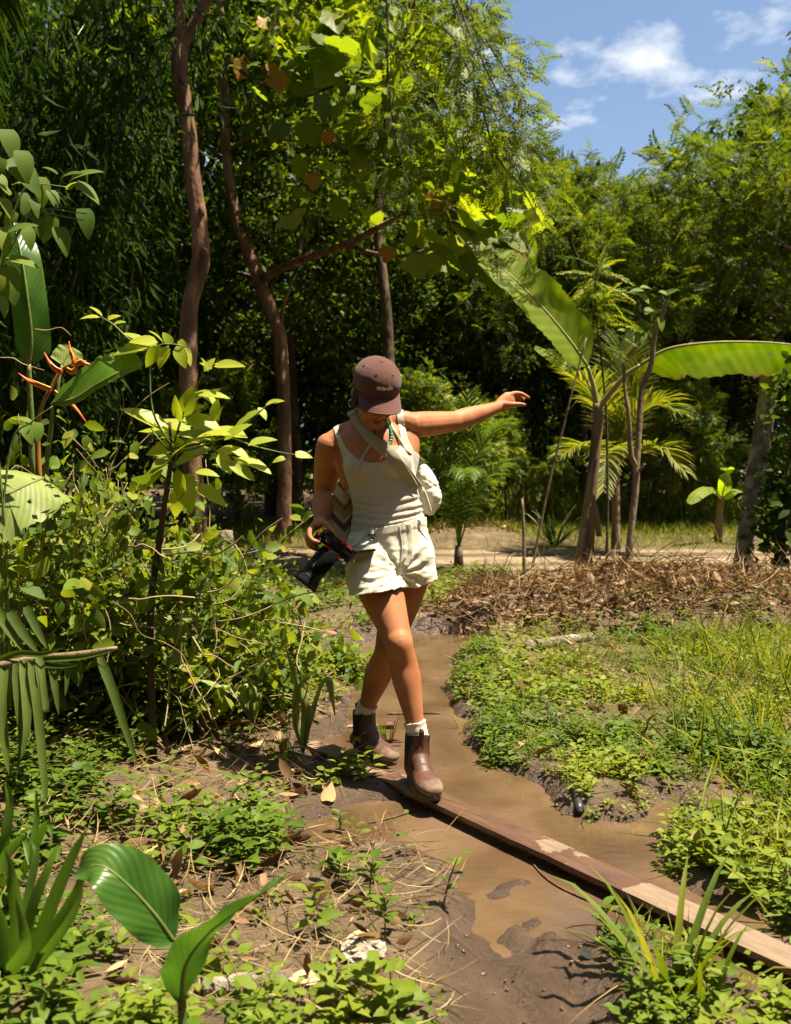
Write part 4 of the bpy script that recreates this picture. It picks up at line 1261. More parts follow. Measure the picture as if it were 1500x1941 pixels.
# ================================================================== woven shoulder bag at her right hip
def woven_mat():
    m, n, l = new_mat('crocheted_pattern')
    out = n.new('ShaderNodeOutputMaterial'); pb = n.new('ShaderNodeBsdfPrincipled'); pb.inputs['Roughness'].default_value = .95
    tc = n.new('ShaderNodeTexCoord'); sep = n.new('ShaderNodeSeparateXYZ'); l.new(tc.outputs['Object'], sep.inputs[0])
    # stepped zigzag bands
    def math_(op, a, b=None):
        x = n.new('ShaderNodeMath'); x.operation = op
        for i, v in enumerate((a, b)):
            if v is None: continue
            if isinstance(v, (int, float)): x.inputs[i].default_value = v
            else: l.new(v, x.inputs[i])
        return x.outputs[0]
    xs = math_('SNAP', sep.outputs['X'], .006); zs = math_('SNAP', sep.outputs['Z'], .006)
    tri = math_('PINGPONG', math_('ADD', xs, .5), .055)
    v = math_('ADD', zs, math_('MULTIPLY', tri, 1.1))
    fr = math_('FRACT', math_('MULTIPLY', math_('ADD', v, 2.0), 6.2))
    rp = ramp(n, [(0, (.46, .38, .26)), (.33, (.13, .062, .034)), (.52, (.44, .36, .24)), (.66, (.33, .19, .05)), (.84, (.17, .09, .05))])
    rp.color_ramp.interpolation = 'CONSTANT'; l.new(fr, rp.inputs[0]); l.new(rp.outputs[0], pb.inputs['Base Color'])
    ck = n.new('ShaderNodeTexVoronoi'); ck.inputs['Scale'].default_value = 210; l.new(tc.outputs['Object'], ck.inputs['Vector'])
    b = n.new('ShaderNodeBump'); b.inputs['Strength'].default_value = .9; b.inputs['Distance'].default_value = .004; b.invert = True
    l.new(ck.outputs['Distance'], b.inputs['Height']); l.new(b.outputs[0], pb.inputs['Normal'])
    l.new(pb.outputs[0], out.inputs['Surface'])
    return m
M_WOVEN = woven_mat()
wb = thing('shoulder_bag', 'crocheted shoulder bag with brown zigzag pattern hanging at the right hip', 'bag', P(655, 1050, 4.06))
def wbag():
    # soft tapering sack: rows of (centre px, half width m, half depth m)
    rows = [(660, 898, 4.03, .020, .012), (657, 915, 4.03, .036, .024), (655, 940, 4.035, .052, .034), (652, 970, 4.04, .062, .040), (650, 1000, 4.045, .062, .042), (652, 1025, 4.045, .056, .038), (656, 1045, 4.045, .040, .028), (660, 1056, 4.045, .020, .014)]
    me = remesh([capsule([P(r[0], r[1], r[2]) for r in rows], [r[3] for r in rows], 24, 5, Vector((1, .2, 0)), [r[4] for r in rows])], .006, 3)
    V, T, N = to_np(me); bpy.data.meshes.remove(me)
    q = to_px(V); V = V + N * (.008 * fbm(q[:, 0] / 22, q[:, 1] / 50, 81, 3))[:, None]
    o = np.array(P(655, 1050, 4.06))
    return mesh_from('sack', V - o, T)
ob = bpy.data.objects.new('sack', wbag()); COL.objects.link(ob); ob.data.materials.append(M_WOVEN); ob.parent = wb
M_CORD = fabric('cream_braid', [(.46, .40, .27), (.54, .48, .34)], .9, 300, .5)
ps = on_body([(661, 935, 3.99), (668, 914, 3.955), (675, 893), (684, 874), (694, 856), (703, 842), (708, 830)], .006, 6)
part('strap', pmesh('strap', ribbon(ps, np.interp(np.linspace(0, 1, len(ps)), [0, .3, .5, 1], [.022, .014, .009, .008]), .003)), M_CORD, wb)
ps = on_body([(734, 790), (741, 803), (751, 822), (762, 841), (772, 856), (779, 862)], .006, 6)
part('strap', pmesh('strap', ribbon(ps, .012, .004)), M_CORD, wb)
ps = [P(672, 905, 4.0), P(668, 930, 3.975), P(672, 960, 3.965), P(672, 1000, 3.968), P(668, 1040, 3.99)]
part('edge_band', pmesh('edge_band', ribbon(catmull(np.array([tuple(p) for p in ps]), 5), .010, .005)), M_CORD, wb)
ps = [P(642, 930, 4.08), P(641, 905, 4.10), P(648, 888, 4.11), P(655, 900, 4.10)]
part('strap', pmesh('strap', ribbon(catmull(np.array([tuple(p) for p in ps]), 5), .012, .004)), M_CORD, wb)

# ================================================================== camera held in her right hand
M_CBLK = simple_mat('black_camera_body', [(.006, .006, .006), (.014, .014, .014)], .55, 60, .25, 300, .25)
M_CGLO = simple_mat('black_anodised', [(.006, .006, .006), (.010, .010, .010)], .38, 20, 0, spec=.25)
M_FOAM = simple_mat('black_foam', [(.005, .005, .005), (.010, .010, .010)], 1.0, 80, .9, 500, .05)
M_RED = simple_mat('red_anodised', [(.42, .022, .016), (.52, .035, .025)], .3, 20, 0)
M_SILV = simple_mat('white_print', [(.6, .6, .6), (.7, .7, .7)], .5, 20, 0)
M_GLASS = simple_mat('dark_glass', [(.006, .007, .012), (.012, .012, .02)], .05, 10, 0, spec=.8)
CO = P(634, 1030, 3.80)                        # centre of the body's top plate
E1 = Vector((.77, .10, -.63)).normalized()      # grip end to far end
E2 = Vector((-.66, -.16, -.74)); E2 = (E2 - E1 * E2.dot(E1)).normalized()   # lens direction
E3 = E1.cross(E2); E3 = E3 if E3.y < 0 else -E3  # up out of the top plate, towards us
AX = (E1, E2, E3)
CS = 1.13
def C(a, b, c): return CO + (E1 * a + E2 * b + E3 * c) * CS
kam = thing('camera', 'black cinema camera with red cage clips and long lens held by the right hand', 'camera', C(0, 0, -.04))
part('body', pmesh('body', join(boxm(C(.006, .0, -.040), AX, (.062, .026, .036), .006), boxm(C(-.048, .018, -.042), AX, (.017, .026, .034), .008), boxm(C(.004, .004, .002), AX, (.020, .024, .010), .006))), M_CBLK, kam)
part('cage', pmesh('cage', join(boxm(C(.012, .0, .014), AX, (.060, .007, .0035), .0015), boxm(C(.073, .0, -.036), AX, (.0045, .028, .046), .0015), boxm(C(.012, .0, -.080), AX, (.066, .024, .004), .0015), boxm(C(.050, .018, .008), AX, (.024, .006, .006), .0015)), False), M_CGLO, kam)
for a, b, c, w, h, dp in ((.004, -.023, .004, .010, .004, .004), (.020, -.022, .008, .006, .006, .005), (.050, -.020, .010, .012, .004, .004), (.036, -.020, .010, .005, .006, .005), (-.010, .024, .006, .012, .0035, .004), (.003, .026, .009, .006, .006, .005), (.030, .026, .010, .006, .007, .005), (.046, .026, .007, .008, .0035, .004), (-.060, .004, -.004, .003, .008, .004)):
    part('cage_clip', pmesh('cage_clip', boxm(C(a, b, c), AX, (w, h, dp), .001), False), M_RED, kam)
def cyl(c0, c1, r0, r1=None, sides=28, mids=()):
    return tube([c0, c1], [r0, r0 if r1 is None else r1], sides)
dial = part('mode_dial', pmesh('mode_dial', tube([C(-.022, .004, -.006), C(-.022, .004, .0055), C(-.022, .004, .0065)], [.0115, .0115, .0105], 28)), M_CBLK, kam)
for i in range(10):
    t = 2 * math.pi * i / 10
    part('dial_mark', pmesh('dial_mark', boxm(C(-.022 + math.cos(t) * .0078, .004 + math.sin(t) * .0078, .0066), (E1 * math.cos(t) + E2 * math.sin(t), E2 * math.cos(t) - E1 * math.sin(t), E3), (.0017, .0011, .0006)), False), M_SILV, dial)
for a, b, r in ((-.046, .022, .0075), (-.044, -.010, .0065), (-.034, -.016, .005)):
    part('button', pmesh('button', tube([C(a, b, -.008), C(a, b, .003), C(a, b, .004)], [r, r, r * .85], 20)), M_CGLO, kam)
LO = Vector((0, 0, 0))
def Lp(t, c=-.040): return C(.010, .026 + t, c)
lens = part('lens', pmesh('lens', tube([Lp(0), Lp(.012), Lp(.014), Lp(.030), Lp(.032), Lp(.070), Lp(.072), Lp(.086), Lp(.088), Lp(.108), Lp(.112), Lp(.118)], [.036, .036, .041, .041, .040, .041, .044, .044, .042, .042, .046, .047], 36)), M_CGLO, kam)
hood_o = tube([Lp(.112), Lp(.130), Lp(.146), Lp(.146), Lp(.130), Lp(.118)], [.048, .051, .058, .055, .048, .046], 36, cap=False)
part('lens_hood', pmesh('lens_hood', hood_o), M_CGLO, lens)
part('front_glass', pmesh('front_glass', tube([Lp(.119), Lp(.121), Lp(.122)], [.044, .040, .01], 30)), M_GLASS, lens)
rib = []
for t in np.linspace(.036, .066, 9): rib.append(tube([Lp(t - .0012), Lp(t), Lp(t + .0012)], [.0412, .0425, .0412], 36))
part('focus_ring', pmesh('focus_ring', join(*rib)), M_CBLK, lens)
part('microphone_windshield', pmesh('microphone_windshield', capsule([C(.018, .036, .018), C(.016, .060, .020), C(.014, .092, .014), C(.013, .108, .010)], [.023, .028, .027, .020], 24, 5, E1, [.018, .024, .023, .016])), M_FOAM, kam)
part('flip_screen', pmesh('flip_screen', boxm(C(.098, -.044, -.02) , ((E1 * .72 - E2 * .69).normalized(), (E3 * .97).normalized(), (E2 * .72 + E1 * .69).normalized()), (.042, .030, .0042), .0015), False), M_CBLK, kam)
part('screen_hinge', pmesh('screen_hinge', boxm(C(.074, -.020, -.02), AX, (.010, .006, .022), .002), False), M_CGLO, kam)
cb = [C(.070, .018, -.005), C(.078, .030, .0), C(.072, .046, .004), C(.060, .052, .002), C(.056, .060, .0)]
part('cable', pmesh('cable', tube(cb, .0022, 6, 5)), M_BLACK, kam)
# ================================================================== plant materials
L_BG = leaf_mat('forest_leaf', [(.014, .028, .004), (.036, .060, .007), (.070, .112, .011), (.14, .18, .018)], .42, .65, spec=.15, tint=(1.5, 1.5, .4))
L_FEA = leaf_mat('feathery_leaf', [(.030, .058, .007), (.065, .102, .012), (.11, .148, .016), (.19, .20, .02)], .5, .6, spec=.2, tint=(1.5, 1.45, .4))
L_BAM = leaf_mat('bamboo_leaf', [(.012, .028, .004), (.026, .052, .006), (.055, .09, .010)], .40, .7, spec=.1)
L_LOBE = leaf_mat('broad_leaf', [(.07, .115, .010), (.13, .18, .014), (.20, .235, .02)], .58, .5, src='obj', tint=(1.7, 1.6, .4), spec=.3)
L_LOBE2 = leaf_mat('broad_leaf_mass', [(.035, .070, .008), (.085, .13, .012), (.15, .18, .016)], .5, .55, spec=.25, tint=(1.6, 1.5, .4))
L_YEL = leaf_mat('lime_leaf', [(.24, .30, .018), (.31, .36, .022), (.38, .40, .035)], .5, .45, src='obj', tint=(1.5, 1.5, .5), nscale=25)
L_VINE = leaf_mat('vine_leaf', [(.05, .10, .012), (.11, .175, .018), (.19, .235, .028)], .48, .6, src='obj', nscale=25, spec=.2, tint=(1.5, 1.5, .4))
L_WEED = leaf_mat('weed_leaf', [(.032, .070, .008), (.085, .14, .012), (.17, .215, .018), (.27, .27, .035)], .42, .55, spec=.25, tint=(1.5, 1.4, .4))
L_SHRUB = leaf_mat('shrub_leaf', [(.038, .078, .009), (.09, .145, .014), (.165, .215, .02), (.27, .275, .035)], .45, .55, spec=.25, tint=(1.5, 1.4, .4))
L_GRASS = leaf_mat('grass_blade', [(.06, .10, .009), (.12, .165, .014), (.20, .22, .022), (.33, .28, .08)], .45, .55, spec=.25, tint=(1.4, 1.35, .4))
L_PALM = leaf_mat('palm_leaf', [(.03, .065, .008), (.065, .115, .012), (.13, .165, .016)], .42, .5, spec=.3)
L_STRAW = leaf_mat('straw', [(.085, .048, .022), (.18, .11, .05), (.32, .225, .11), (.46, .36, .20)], .12, .8, tint=(1, .9, .6), spec=.2)
L_DRY = leaf_mat('dry_leaf', [(.06, .028, .012), (.14, .072, .032), (.25, .15, .07), (.40, .29, .16)], .2, .8, tint=(1.1, .9, .6))
L_DRYO = leaf_mat('dry_leaf_single', [(.20, .10, .04), (.36, .22, .10), (.52, .38, .22)], .2, .8, src='obj', tint=(1.1, .9, .6), nscale=20)
def bark(name, cols, st=(1, 1, .35), bump=.9, bs=22): return simple_mat(name, cols, .9, 9, bump, bs, .2, st, detail=9, bdist=.03)
B_RED = bark('reddish_bark', [(.07, .036, .020), (.16, .088, .050), (.27, .165, .10)])
B_GREY = bark('lichen_bark', [(.07, .05, .034), (.17, .135, .10), (.36, .33, .28)], (1, 1, 1), 1.0, 30)
B_DARK = bark('dark_bark', [(.035, .024, .015), (.08, .055, .035), (.14, .10, .065)])
B_STICK = bark('stripped_stick', [(.10, .068, .040), (.19, .135, .085), (.27, .20, .13)], (1, 1, .3), .6, 40)
B_STEM = simple_mat('green_stem', [(.05, .085, .015), (.10, .14, .03), (.16, .17, .05)], .5, 12, .2)
B_VINE = simple_mat('dry_vine', [(.16, .10, .055), (.30, .21, .12), (.44, .34, .21)], .85, 8, 0)

def blade_mat(name, cols, edge=(.35, .22, .10), brown=.80, trans=.5, vein=75.0, tint=(1.5, 1.6, .5), gloss=.35):
    """large blade with parallel veins, pale midrib and browned margin"""
    m, n, l = new_mat(name)
    out = n.new('ShaderNodeOutputMaterial')
    al = n.new('ShaderNodeAttribute'); al.attribute_name = 'along'
    ac = n.new('ShaderNodeAttribute'); ac.attribute_name = 'across'
    tc = n.new('ShaderNodeTexCoord'); nz = n.new('ShaderNodeTexNoise'); nz.inputs['Scale'].default_value = 6; nz.inputs['Detail'].default_value = 5
    l.new(tc.outputs['Object'], nz.inputs['Vector'])
    def mt(op, a, b=None, c=None):
        x = n.new('ShaderNodeMath'); x.operation = op
        for i, v in enumerate((a, b, c)):
            if v is None: continue
            if isinstance(v, (int, float)): x.inputs[i].default_value = v
            else: l.new(v, x.inputs[i])
        return x.outputs[0]
    aa = mt('ABSOLUTE', ac.outputs['Fac'])
    ph = mt('MULTIPLY_ADD', aa, -.10, al.outputs['Fac'])
    w = mt('SINE', mt('MULTIPLY', ph, vein * 6.283))
    w2 = mt('SINE', mt('MULTIPLY', ph, vein * 1.1))
    fac = mt('ADD', mt('MULTIPLY_ADD', w, .05, nz.outputs['Fac']), mt('MULTIPLY', w2, .08))
    rp = ramp(n, [(.25 + .5 * i / (len(cols) - 1), c) for i, c in enumerate(cols)]); l.new(fac, rp.inputs[0])
    rib = ramp(n, [(.0, (1, 1, 1)), (.035, (.7, .7, .7)), (.05, (0, 0, 0))]); l.new(aa, rib.inputs[0])
    m1 = n.new('ShaderNodeMixRGB'); l.new(rib.outputs[0], m1.inputs[0]); l.new(rp.outputs[0], m1.inputs[1]); m1.inputs[2].default_value = (.26, .30, .08, 1)
    ed = mt('ADD', mt('MULTIPLY', aa, .62), mt('MULTIPLY', nz.outputs['Fac'], .62))
    er = ramp(n, [(brown, (0, 0, 0)), (brown + .05, (1, 1, 1))]); l.new(ed, er.inputs[0])
    m2 = n.new('ShaderNodeMixRGB'); l.new(er.outputs[0], m2.inputs[0]); l.new(m1.outputs[0], m2.inputs[1]); m2.inputs[2].default_value = (*edge, 1)
    pb = n.new('ShaderNodeBsdfPrincipled'); pb.inputs['Roughness'].default_value = gloss; pb.inputs['Specular IOR Level'].default_value = .25; l.new(m2.outputs[0], pb.inputs['Base Color'])
    b = n.new('ShaderNodeBump'); b.inputs['Strength'].default_value = .12; b.inputs['Distance'].default_value = .003; l.new(w, b.inputs['Height']); l.new(b.outputs[0], pb.inputs['Normal'])
    tr = n.new('ShaderNodeBsdfTranslucent'); tm = n.new('ShaderNodeMixRGB'); tm.blend_type = 'MULTIPLY'; tm.inputs[0].default_value = 1
    l.new(m2.outputs[0], tm.inputs[1]); tm.inputs[2].default_value = (*tint, 1); l.new(tm.outputs[0], tr.inputs['Color'])
    mx = n.new('ShaderNodeMixShader'); mx.inputs[0].default_value = trans; l.new(pb.outputs[0], mx.inputs[1]); l.new(tr.outputs[0], mx.inputs[2])
    l.new(mx.outputs[0], out.inputs['Surface'])
    return m
L_BAN = blade_mat('banana_blade', [(.14, .23, .018), (.22, .32, .024), (.32, .40, .035)], (.34, .19, .07), .955, .66, 60, (1.7, 1.6, .35), .55)
L_HEL = blade_mat('heliconia_blade', [(.05, .12, .014), (.09, .18, .018), (.13, .22, .022)], (.30, .26, .06), .93, .5, 45)
L_HELD = blade_mat('heliconia_pale_blade', [(.16, .20, .05), (.22, .27, .07), (.28, .32, .10)], (.40, .34, .14), .93, .35, 45, (1.2, 1.3, .6), .5)
L_CAN = blade_mat('canna_blade', [(.030, .085, .014), (.055, .125, .02), (.085, .16, .026)], (.16, .17, .04), .97, .4, 35, (1.4, 1.6, .5), .28)

def big_leaf(mid, wl, wr, up, hangL=0.2, hangR=0.2, tears=0, seed=0, ns=44, nt=8, prof='banana', wave=.02, curl=0.0):
    """blade about a midrib; returns mesh with along / across attributes"""
    rs = np.random.default_rng(seed)
    c = catmull(np.array([tuple(p) for p in mid], float), max(2, ns // (len(mid) - 1)))
    n = len(c); ts = np.linspace(0, 1, n)
    tan = np.gradient(c, axis=0); tan /= np.linalg.norm(tan, axis=1)[:, None]
    up = np.asarray(up, float)
    V, F, al, ac = [], [], [], []
    L = np.linalg.norm(np.diff(c, axis=0), axis=1).sum()
    for side, w, hang in ((-1, wl, hangL), (1, wr, hangR)):
        cuts = np.sort(rs.uniform(.08, .95, tears)) if tears else []
        strip = np.searchsorted(cuts, ts) if tears else np.zeros(n, int)
        sh = rs.normal(size=tears + 1) * .22; sh[0] *= .3
        col = []
        def column(i, st):
            t = ts[i]
            if prof == 'banana': pw = min(1, (t * 9) ** .6) * (1 - max(0, (t - .62) / .38) ** 2.2) ** .5 if t < 1 else 0
            elif prof == 'lance': pw = math.sin(math.pi * min(1, max(0, t)) ** .72) ** .8
            else: pw = math.sin(math.pi * (t * .97 + .02)) ** .5
            lat = np.cross(tan[i], up); lat /= np.linalg.norm(lat); nr = np.cross(lat, tan[i]); lat = lat * side
            ids = []
            cur = 0.0; p = c[i].copy(); stepw = w * pw / nt
            for k in range(nt + 1):
                r = k / nt
                h = hang + (sh[st] if tears else 0) * r + curl * r
                d = lat * math.cos(h) - nr * math.sin(h)
                if k: p = p + d * stepw + tan[i] * stepw * .18
                wv = wave * r * r * math.sin(t * 21 + seed + side) * w * 2 + .07 * wave * w * math.sin(t * 60 + 3 * r + seed)
                jag = 0
                q = p + nr * wv
                if tears and k == nt: q = q + d * rs.normal() * .03 * w
                ids.append(len(V)); V.append(q); al.append(t * L); ac.append(side * r)
            return ids
        prev = column(0, strip[0])
        for i in range(1, n):
            cur_ = column(i, strip[i - 1])
            for k in range(nt): F.append([prev[k], prev[k + 1], cur_[k + 1], cur_[k]])
            prev = cur_ if strip[i] == strip[i - 1] else column(i, strip[i])
    return mesh_from('leaf', np.array(V), F, attrs={'along': al, 'across': ac})

def frond_mesh(rachis, n=34, ll=.45, lw=.028, ang=.95, droop=.5, up=(0, 0, 1), seed=0, rr=.010, vee=.35):
    """feather palm leaf: rachis and strap leaflets; rnd per leaflet"""
    rs = np.random.default_rng(seed)
    c = catmull(np.array([tuple(p) for p in rachis], float), 10)
    s = np.r_[0, np.cumsum(np.linalg.norm(np.diff(c, axis=0), axis=1))]; s /= s[-1]
    tan = np.gradient(c, axis=0); tan /= np.linalg.norm(tan, axis=1)[:, None]
    V, F, R = [], [], []
    tv, tf = tube(c, np.interp(s, [0, 1], [rr, rr * .15]), 5)
    for v in tv: V.append(v); R.append(.9)
    for f in tf:
        for k in range(1, len(f) - 1): F.append([f[0], f[k], f[k + 1]])
    for i in range(n):
        t = .16 + .84 * (i + .5) / n
        p = np.array([np.interp(t, s, c[:, k]) for k in range(3)]); tg = np.array([np.interp(t, s, tan[:, k]) for k in range(3)]); tg /= np.linalg.norm(tg)
        lat = np.cross(tg, np.array(up, float)); lat /= np.linalg.norm(lat) + 1e-9; nr = np.cross(lat, tg)
        L = ll * (.5 + .62 * math.sin(math.pi * min(1, .12 + t * .86))) 
        for sd in (-1, 1):
            a = ang * (1.1 - .55 * t) + rs.normal() * .06
            d = tg * math.cos(a) + sd * lat * math.sin(a) + nr * (vee + rs.normal() * .07); d /= np.linalg.norm(d)
            r = rs.random(); b0 = len(V); pos = p.copy(); K = 4
            wv = np.cross(d, nr); wv /= np.linalg.norm(wv) + 1e-9
            for k in range(K + 1):
                w = lw * (.55, 1, .9, .55, .04)[k]
                up2 = np.cross(wv, d)
                V.append(pos - wv * w / 2 + up2 * w * .25); V.append(pos); V.append(pos + wv * w / 2 + up2 * w * .25); R += [r] * 3
                d = d + np.array([0, 0, -droop * (.25 + .2 * k) * (.7 + .6 * r)]); d /= np.linalg.norm(d)
                pos = pos + d * L / K
            for k in range(K):
                for j in (0, 1):
                    a0, a1, a2, a3 = b0 + 3 * k + j, b0 + 3 * k + j + 1, b0 + 3 * k + j + 4, b0 + 3 * k + j + 3
                    F += [[a0, a1, a2], [a0, a2, a3]]
    return mesh_from('frond', np.array(V), np.array(F), rnd=R)

# ================================================================== background forest
T_DIA = (np.array([(0, 0, 0), (-.26, .45, .06), (0, 1, -.08), (.26, .45, .06)], float), np.array([[0, 3, 2], [0, 2, 1]]))
T_OV = leaf_tpl(.52, 3, .12, .18, 'ovate')
T_OV4 = leaf_tpl(.5, 4, .14, .22, 'ovate')
T_LAN = leaf_tpl(.16, 3, .12, .35, 'lance')
T_FEA = pinnate_tpl(9, .26, .34, .45, seed=2)
T_PIN = pinnate_tpl(6, .33, .46, .35, seed=4)

def skeleton(H, seed, lean=(0, 0), fork=.45, nl=7, spread=.5):
    """trunk polyline and limbs with tips, local coordinates"""
    rs = np.random.default_rng(seed)
    tr = [np.zeros(3)]
    k = 7
    for i in range(1, k + 1):
        t = i / k
        tr.append(np.array([lean[0] * t * H + rs.normal() * .05 * H * .25 * t, lean[1] * t * H + rs.normal() * .05 * H * .25 * t, t * H * .9]))
    tr = np.array(tr); limbs = []; tips = [tr[-1]]
    for i in range(nl):
        t = fork + (.97 - fork) * (i + rs.random()) / nl
        p = np.array([np.interp(t, np.linspace(0, 1, k + 1), tr[:, j]) for j in range(3)])
        a = rs.uniform(0, 2 * math.pi); L = H * spread * (1.15 - t) * rs.uniform(.7, 1.2) + .15 * H
        d = np.array([math.cos(a), math.sin(a), rs.uniform(.35, .9)]); d /= np.linalg.norm(d)
        q = [p]
        for j in range(4):
            d = d + rs.normal(size=3) * .16 + np.array([0, 0, .06]); d /= np.linalg.norm(d); q.append(q[-1] + d * L / 4)
        limbs.append(np.array(q)); tips += [q[2], q[3], q[4]]
    return tr, limbs, np.array(tips)

def wood_mesh(tr, limbs, r, sides=7):
    parts_ = [tube(tr, np.linspace(r, r * .35, len(tr)) + np.r_[r * .35, [0] * (len(tr) - 1)], sides, 2)]
    for q in limbs: parts_.append(tube(q, np.linspace(r * .42, r * .08, len(q)), 5))
    return pmesh('trunk', join(*parts_))

def crown_mesh(tips, seed, tpl, per=160, rad=.6, size=(.09, .15), up=.8, flat=.7, extra=0, outward=.6, droop=-.1, centre=None):
    rs = np.random.default_rng(seed)
    c = np.repeat(tips, per, axis=0)
    off = rs.normal(size=c.shape) * rad * np.array([1, 1, flat])
    # clumped: leaves gather along little twigs
    tw = np.clip(rs.normal(size=(len(tips) * 10, 3)), -1.6, 1.6) * rad * np.array([1, 1, flat])
    ids = rs.integers(0, 10, len(c)) + np.repeat(np.arange(len(tips)) * 10, per)
    off = .92 * tw[ids] + .17 * off
    p = c + off
    cc = tips.mean(0) if centre is None else np.asarray(centre)
    o = p - cc; o /= np.linalg.norm(o, axis=1)[:, None] + 1e-6
    d = rs.normal(size=p.shape) * .8 + o * outward + np.array([0, 0, droop])
    nr = rs.normal(size=p.shape) * .55 + np.array([0, 0, up])
    s = rs.uniform(size[0], size[1], len(p))
    V, F, R = inst(tpl, p, d, nr, s, 1.0, rs)
    return mesh_from('crown', V, F, rnd=R, smooth=False)

PROTO = {}
def proto(kind, seed):
    """shared meshes for one kind of background tree, built about the origin"""
    k = (kind, seed)
    if k in PROTO: return PROTO[k]
    if kind == 'feather':
        tr, lm, tips = skeleton(8.0, seed, (.02, 0), .38, 9, .42)
        w = wood_mesh(tr, lm, .11); c = crown_mesh(tips, seed, T_FEA, 64, .60, (.26, .46), .9, .8, outward=.8, droop=.2)
    elif kind == 'broad':
        tr, lm, tips = skeleton(9.0, seed, (0, 0), .28, 10, .45)
        w = wood_mesh(tr, lm, .13); c = crown_mesh(tips, seed, T_DIA, 420, .75, (.11, .20), .8, .8)
    elif kind == 'small':
        tr, lm, tips = skeleton(4.2, seed, (0, 0), .12, 10, .42)
        w = wood_mesh(tr, lm, .05, 5); c = crown_mesh(tips, seed, T_DIA, 250, .50, (.06, .13), .8, .95)
    elif kind == 'pin':
        tr, lm, tips = skeleton(4.6, seed, (0, 0), .15, 9, .4)
        w = wood_mesh(tr, lm, .05, 5); c = crown_mesh(tips, seed, T_PIN, 70, .42, (.26, .42), .9, .9, outward=.7)
    PROTO[k] = (w, c); return PROTO[k]

def bg_tree(name, kind, seed, x, y, sc, rot, label, cat, group, mat, bk=None, szz=1.0):
    w, c = proto(kind, seed)
    t = thing(name, label, cat, (x, y, float(hgt(np.array([x]), np.array([y]))[0]) - .03), group)
    t.rotation_euler = (0, 0, rot); t.scale = (sc, sc, sc * szz)
    for nm, me, mm in (('trunk', w, bk or B_DARK), ('crown', c, mat)):
        o = bpy.data.objects.new(nm, me); COL.objects.link(o); o.parent = t
        if len(me.materials) == 0: me.materials.append(mm)
    return t

def px_x(u, d): return (u - 750) / F_PX * d
# feathery trees against the sky on the right: (photo u, distance, scale, rotation)
fe = [(1010, 20, .78, 0.3, 'feathery tree just right of the hanging sprays at the sky edge'), (1110, 19, .85, 2.1, 'feathery tree with narrow plume left of the sky gap'),
      (1215, 21, .86, 4.0, 'feathery tree standing behind the banana plant'), (1300, 19.5, .77, 1.2, 'feathery tree with raised plumes near the sky gap middle'),
      (1390, 20.5, .79, 5.1, 'feathery tree left of the tallest one on the right'), (1510, 18, .96, 3.3, 'tallest feathery tree at the right edge'), (1620, 19.5, 1.1, .9, 'feathery tree half outside the right edge')]
for i, (u, d, sc, rot, lab) in enumerate(fe):
    d = d - 1.6; sc = sc * .93
    bg_tree('feathery_tree', 'feather', 121 + i % 3, px_x(u, d), d, sc, rot, lab, 'tree', 'feathery trees along the far side', L_FEA)
br = [(705, 16.4, .74, 2.4, 'nearer forest tree shading the dark behind the cap'), (560, 15.6, .84, .4, 'nearer forest tree just right of the forked trunk'), (-160, 19, 1.25, 0, 'far forest tree at the extreme left'), (40, 22, 1.3, 1, 'tall forest tree behind the bamboo'), (230, 18.5, 1.2, 2.2, 'forest tree behind the reddish leaning trunk, left side'), (380, 23, 1.35, 3.1, 'forest tree seen between the two brown trunks'),
      (520, 19, 1.15, 4.4, 'forest tree behind the forked trunk'), (650, 22, 1.2, 5.2, 'forest tree behind the long side branch'), (770, 19.5, .95, .7, 'forest tree behind the capped head'), (880, 23, .85, 1.9, 'forest tree behind the outstretched arm'),
      (1060, 25, .70, 2.7, 'forest tree behind the upright banana leaf'), (1200, 26, .74, 3.6, 'forest tree deep behind the banana plant'), (1330, 25, .76, 4.9, 'forest tree deep behind the drooping banana leaf'), (1460, 26, .85, 5.8, 'forest tree deep behind the lichen trunk'), (1620, 24, 1.1, .2, 'forest tree beyond the right edge')]
for i, (u, d, sc, rot, lab) in enumerate(br):
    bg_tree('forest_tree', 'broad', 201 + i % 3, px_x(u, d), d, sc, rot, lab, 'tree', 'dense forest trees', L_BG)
# far mass of forest closing the view
rs = np.random.default_rng(77)
fv = []
for i in range(46):
    x = -34 + 68 * (i + rs.random()) / 46; y = 31 + rs.uniform(0, 9)
    hh = rs.uniform(7.5, 9.5) + (3 if x < 0 else 0)
    n = 900
    p = np.column_stack([x + rs.normal(size=n) * 1.4, y + rs.normal(size=n) * 1.2, np.abs(rs.random(n)) * hh])
    fv.append(inst(T_DIA, p, rdir(n, rs), rdir(n, rs, .6), rs.uniform(.35, .7, n), 1.3, rs))
for i in range(40):  # unseen forest ring beside and behind the camera, added to block sky light
    a = math.radians(165 + 210 * (i + rs.random()) / 40); rad_ = rs.uniform(9.5, 14)
    x = rad_ * math.cos(a); y = 3 + rad_ * math.sin(a)
    if abs(x) < 3.5 and y > -4: continue
    n = 1000
    p = np.column_stack([x + rs.normal(size=n) * 1.3, y + rs.normal(size=n) * 1.2, rs.random(n) * rs.uniform(8, 10)])
    fv.append(inst(T_DIA, p, rdir(n, rs), rdir(n, rs, .6), rs.uniform(.3, .6, n), 1.3, rs))
V, F, R = cat(*fv)
solo('forest', mesh_from('forest', V, F, rnd=R, smooth=False), L_BG, 'far dark mass of forest behind all the trees, with unseen forest ring added for shade', None, None, 'stuff')

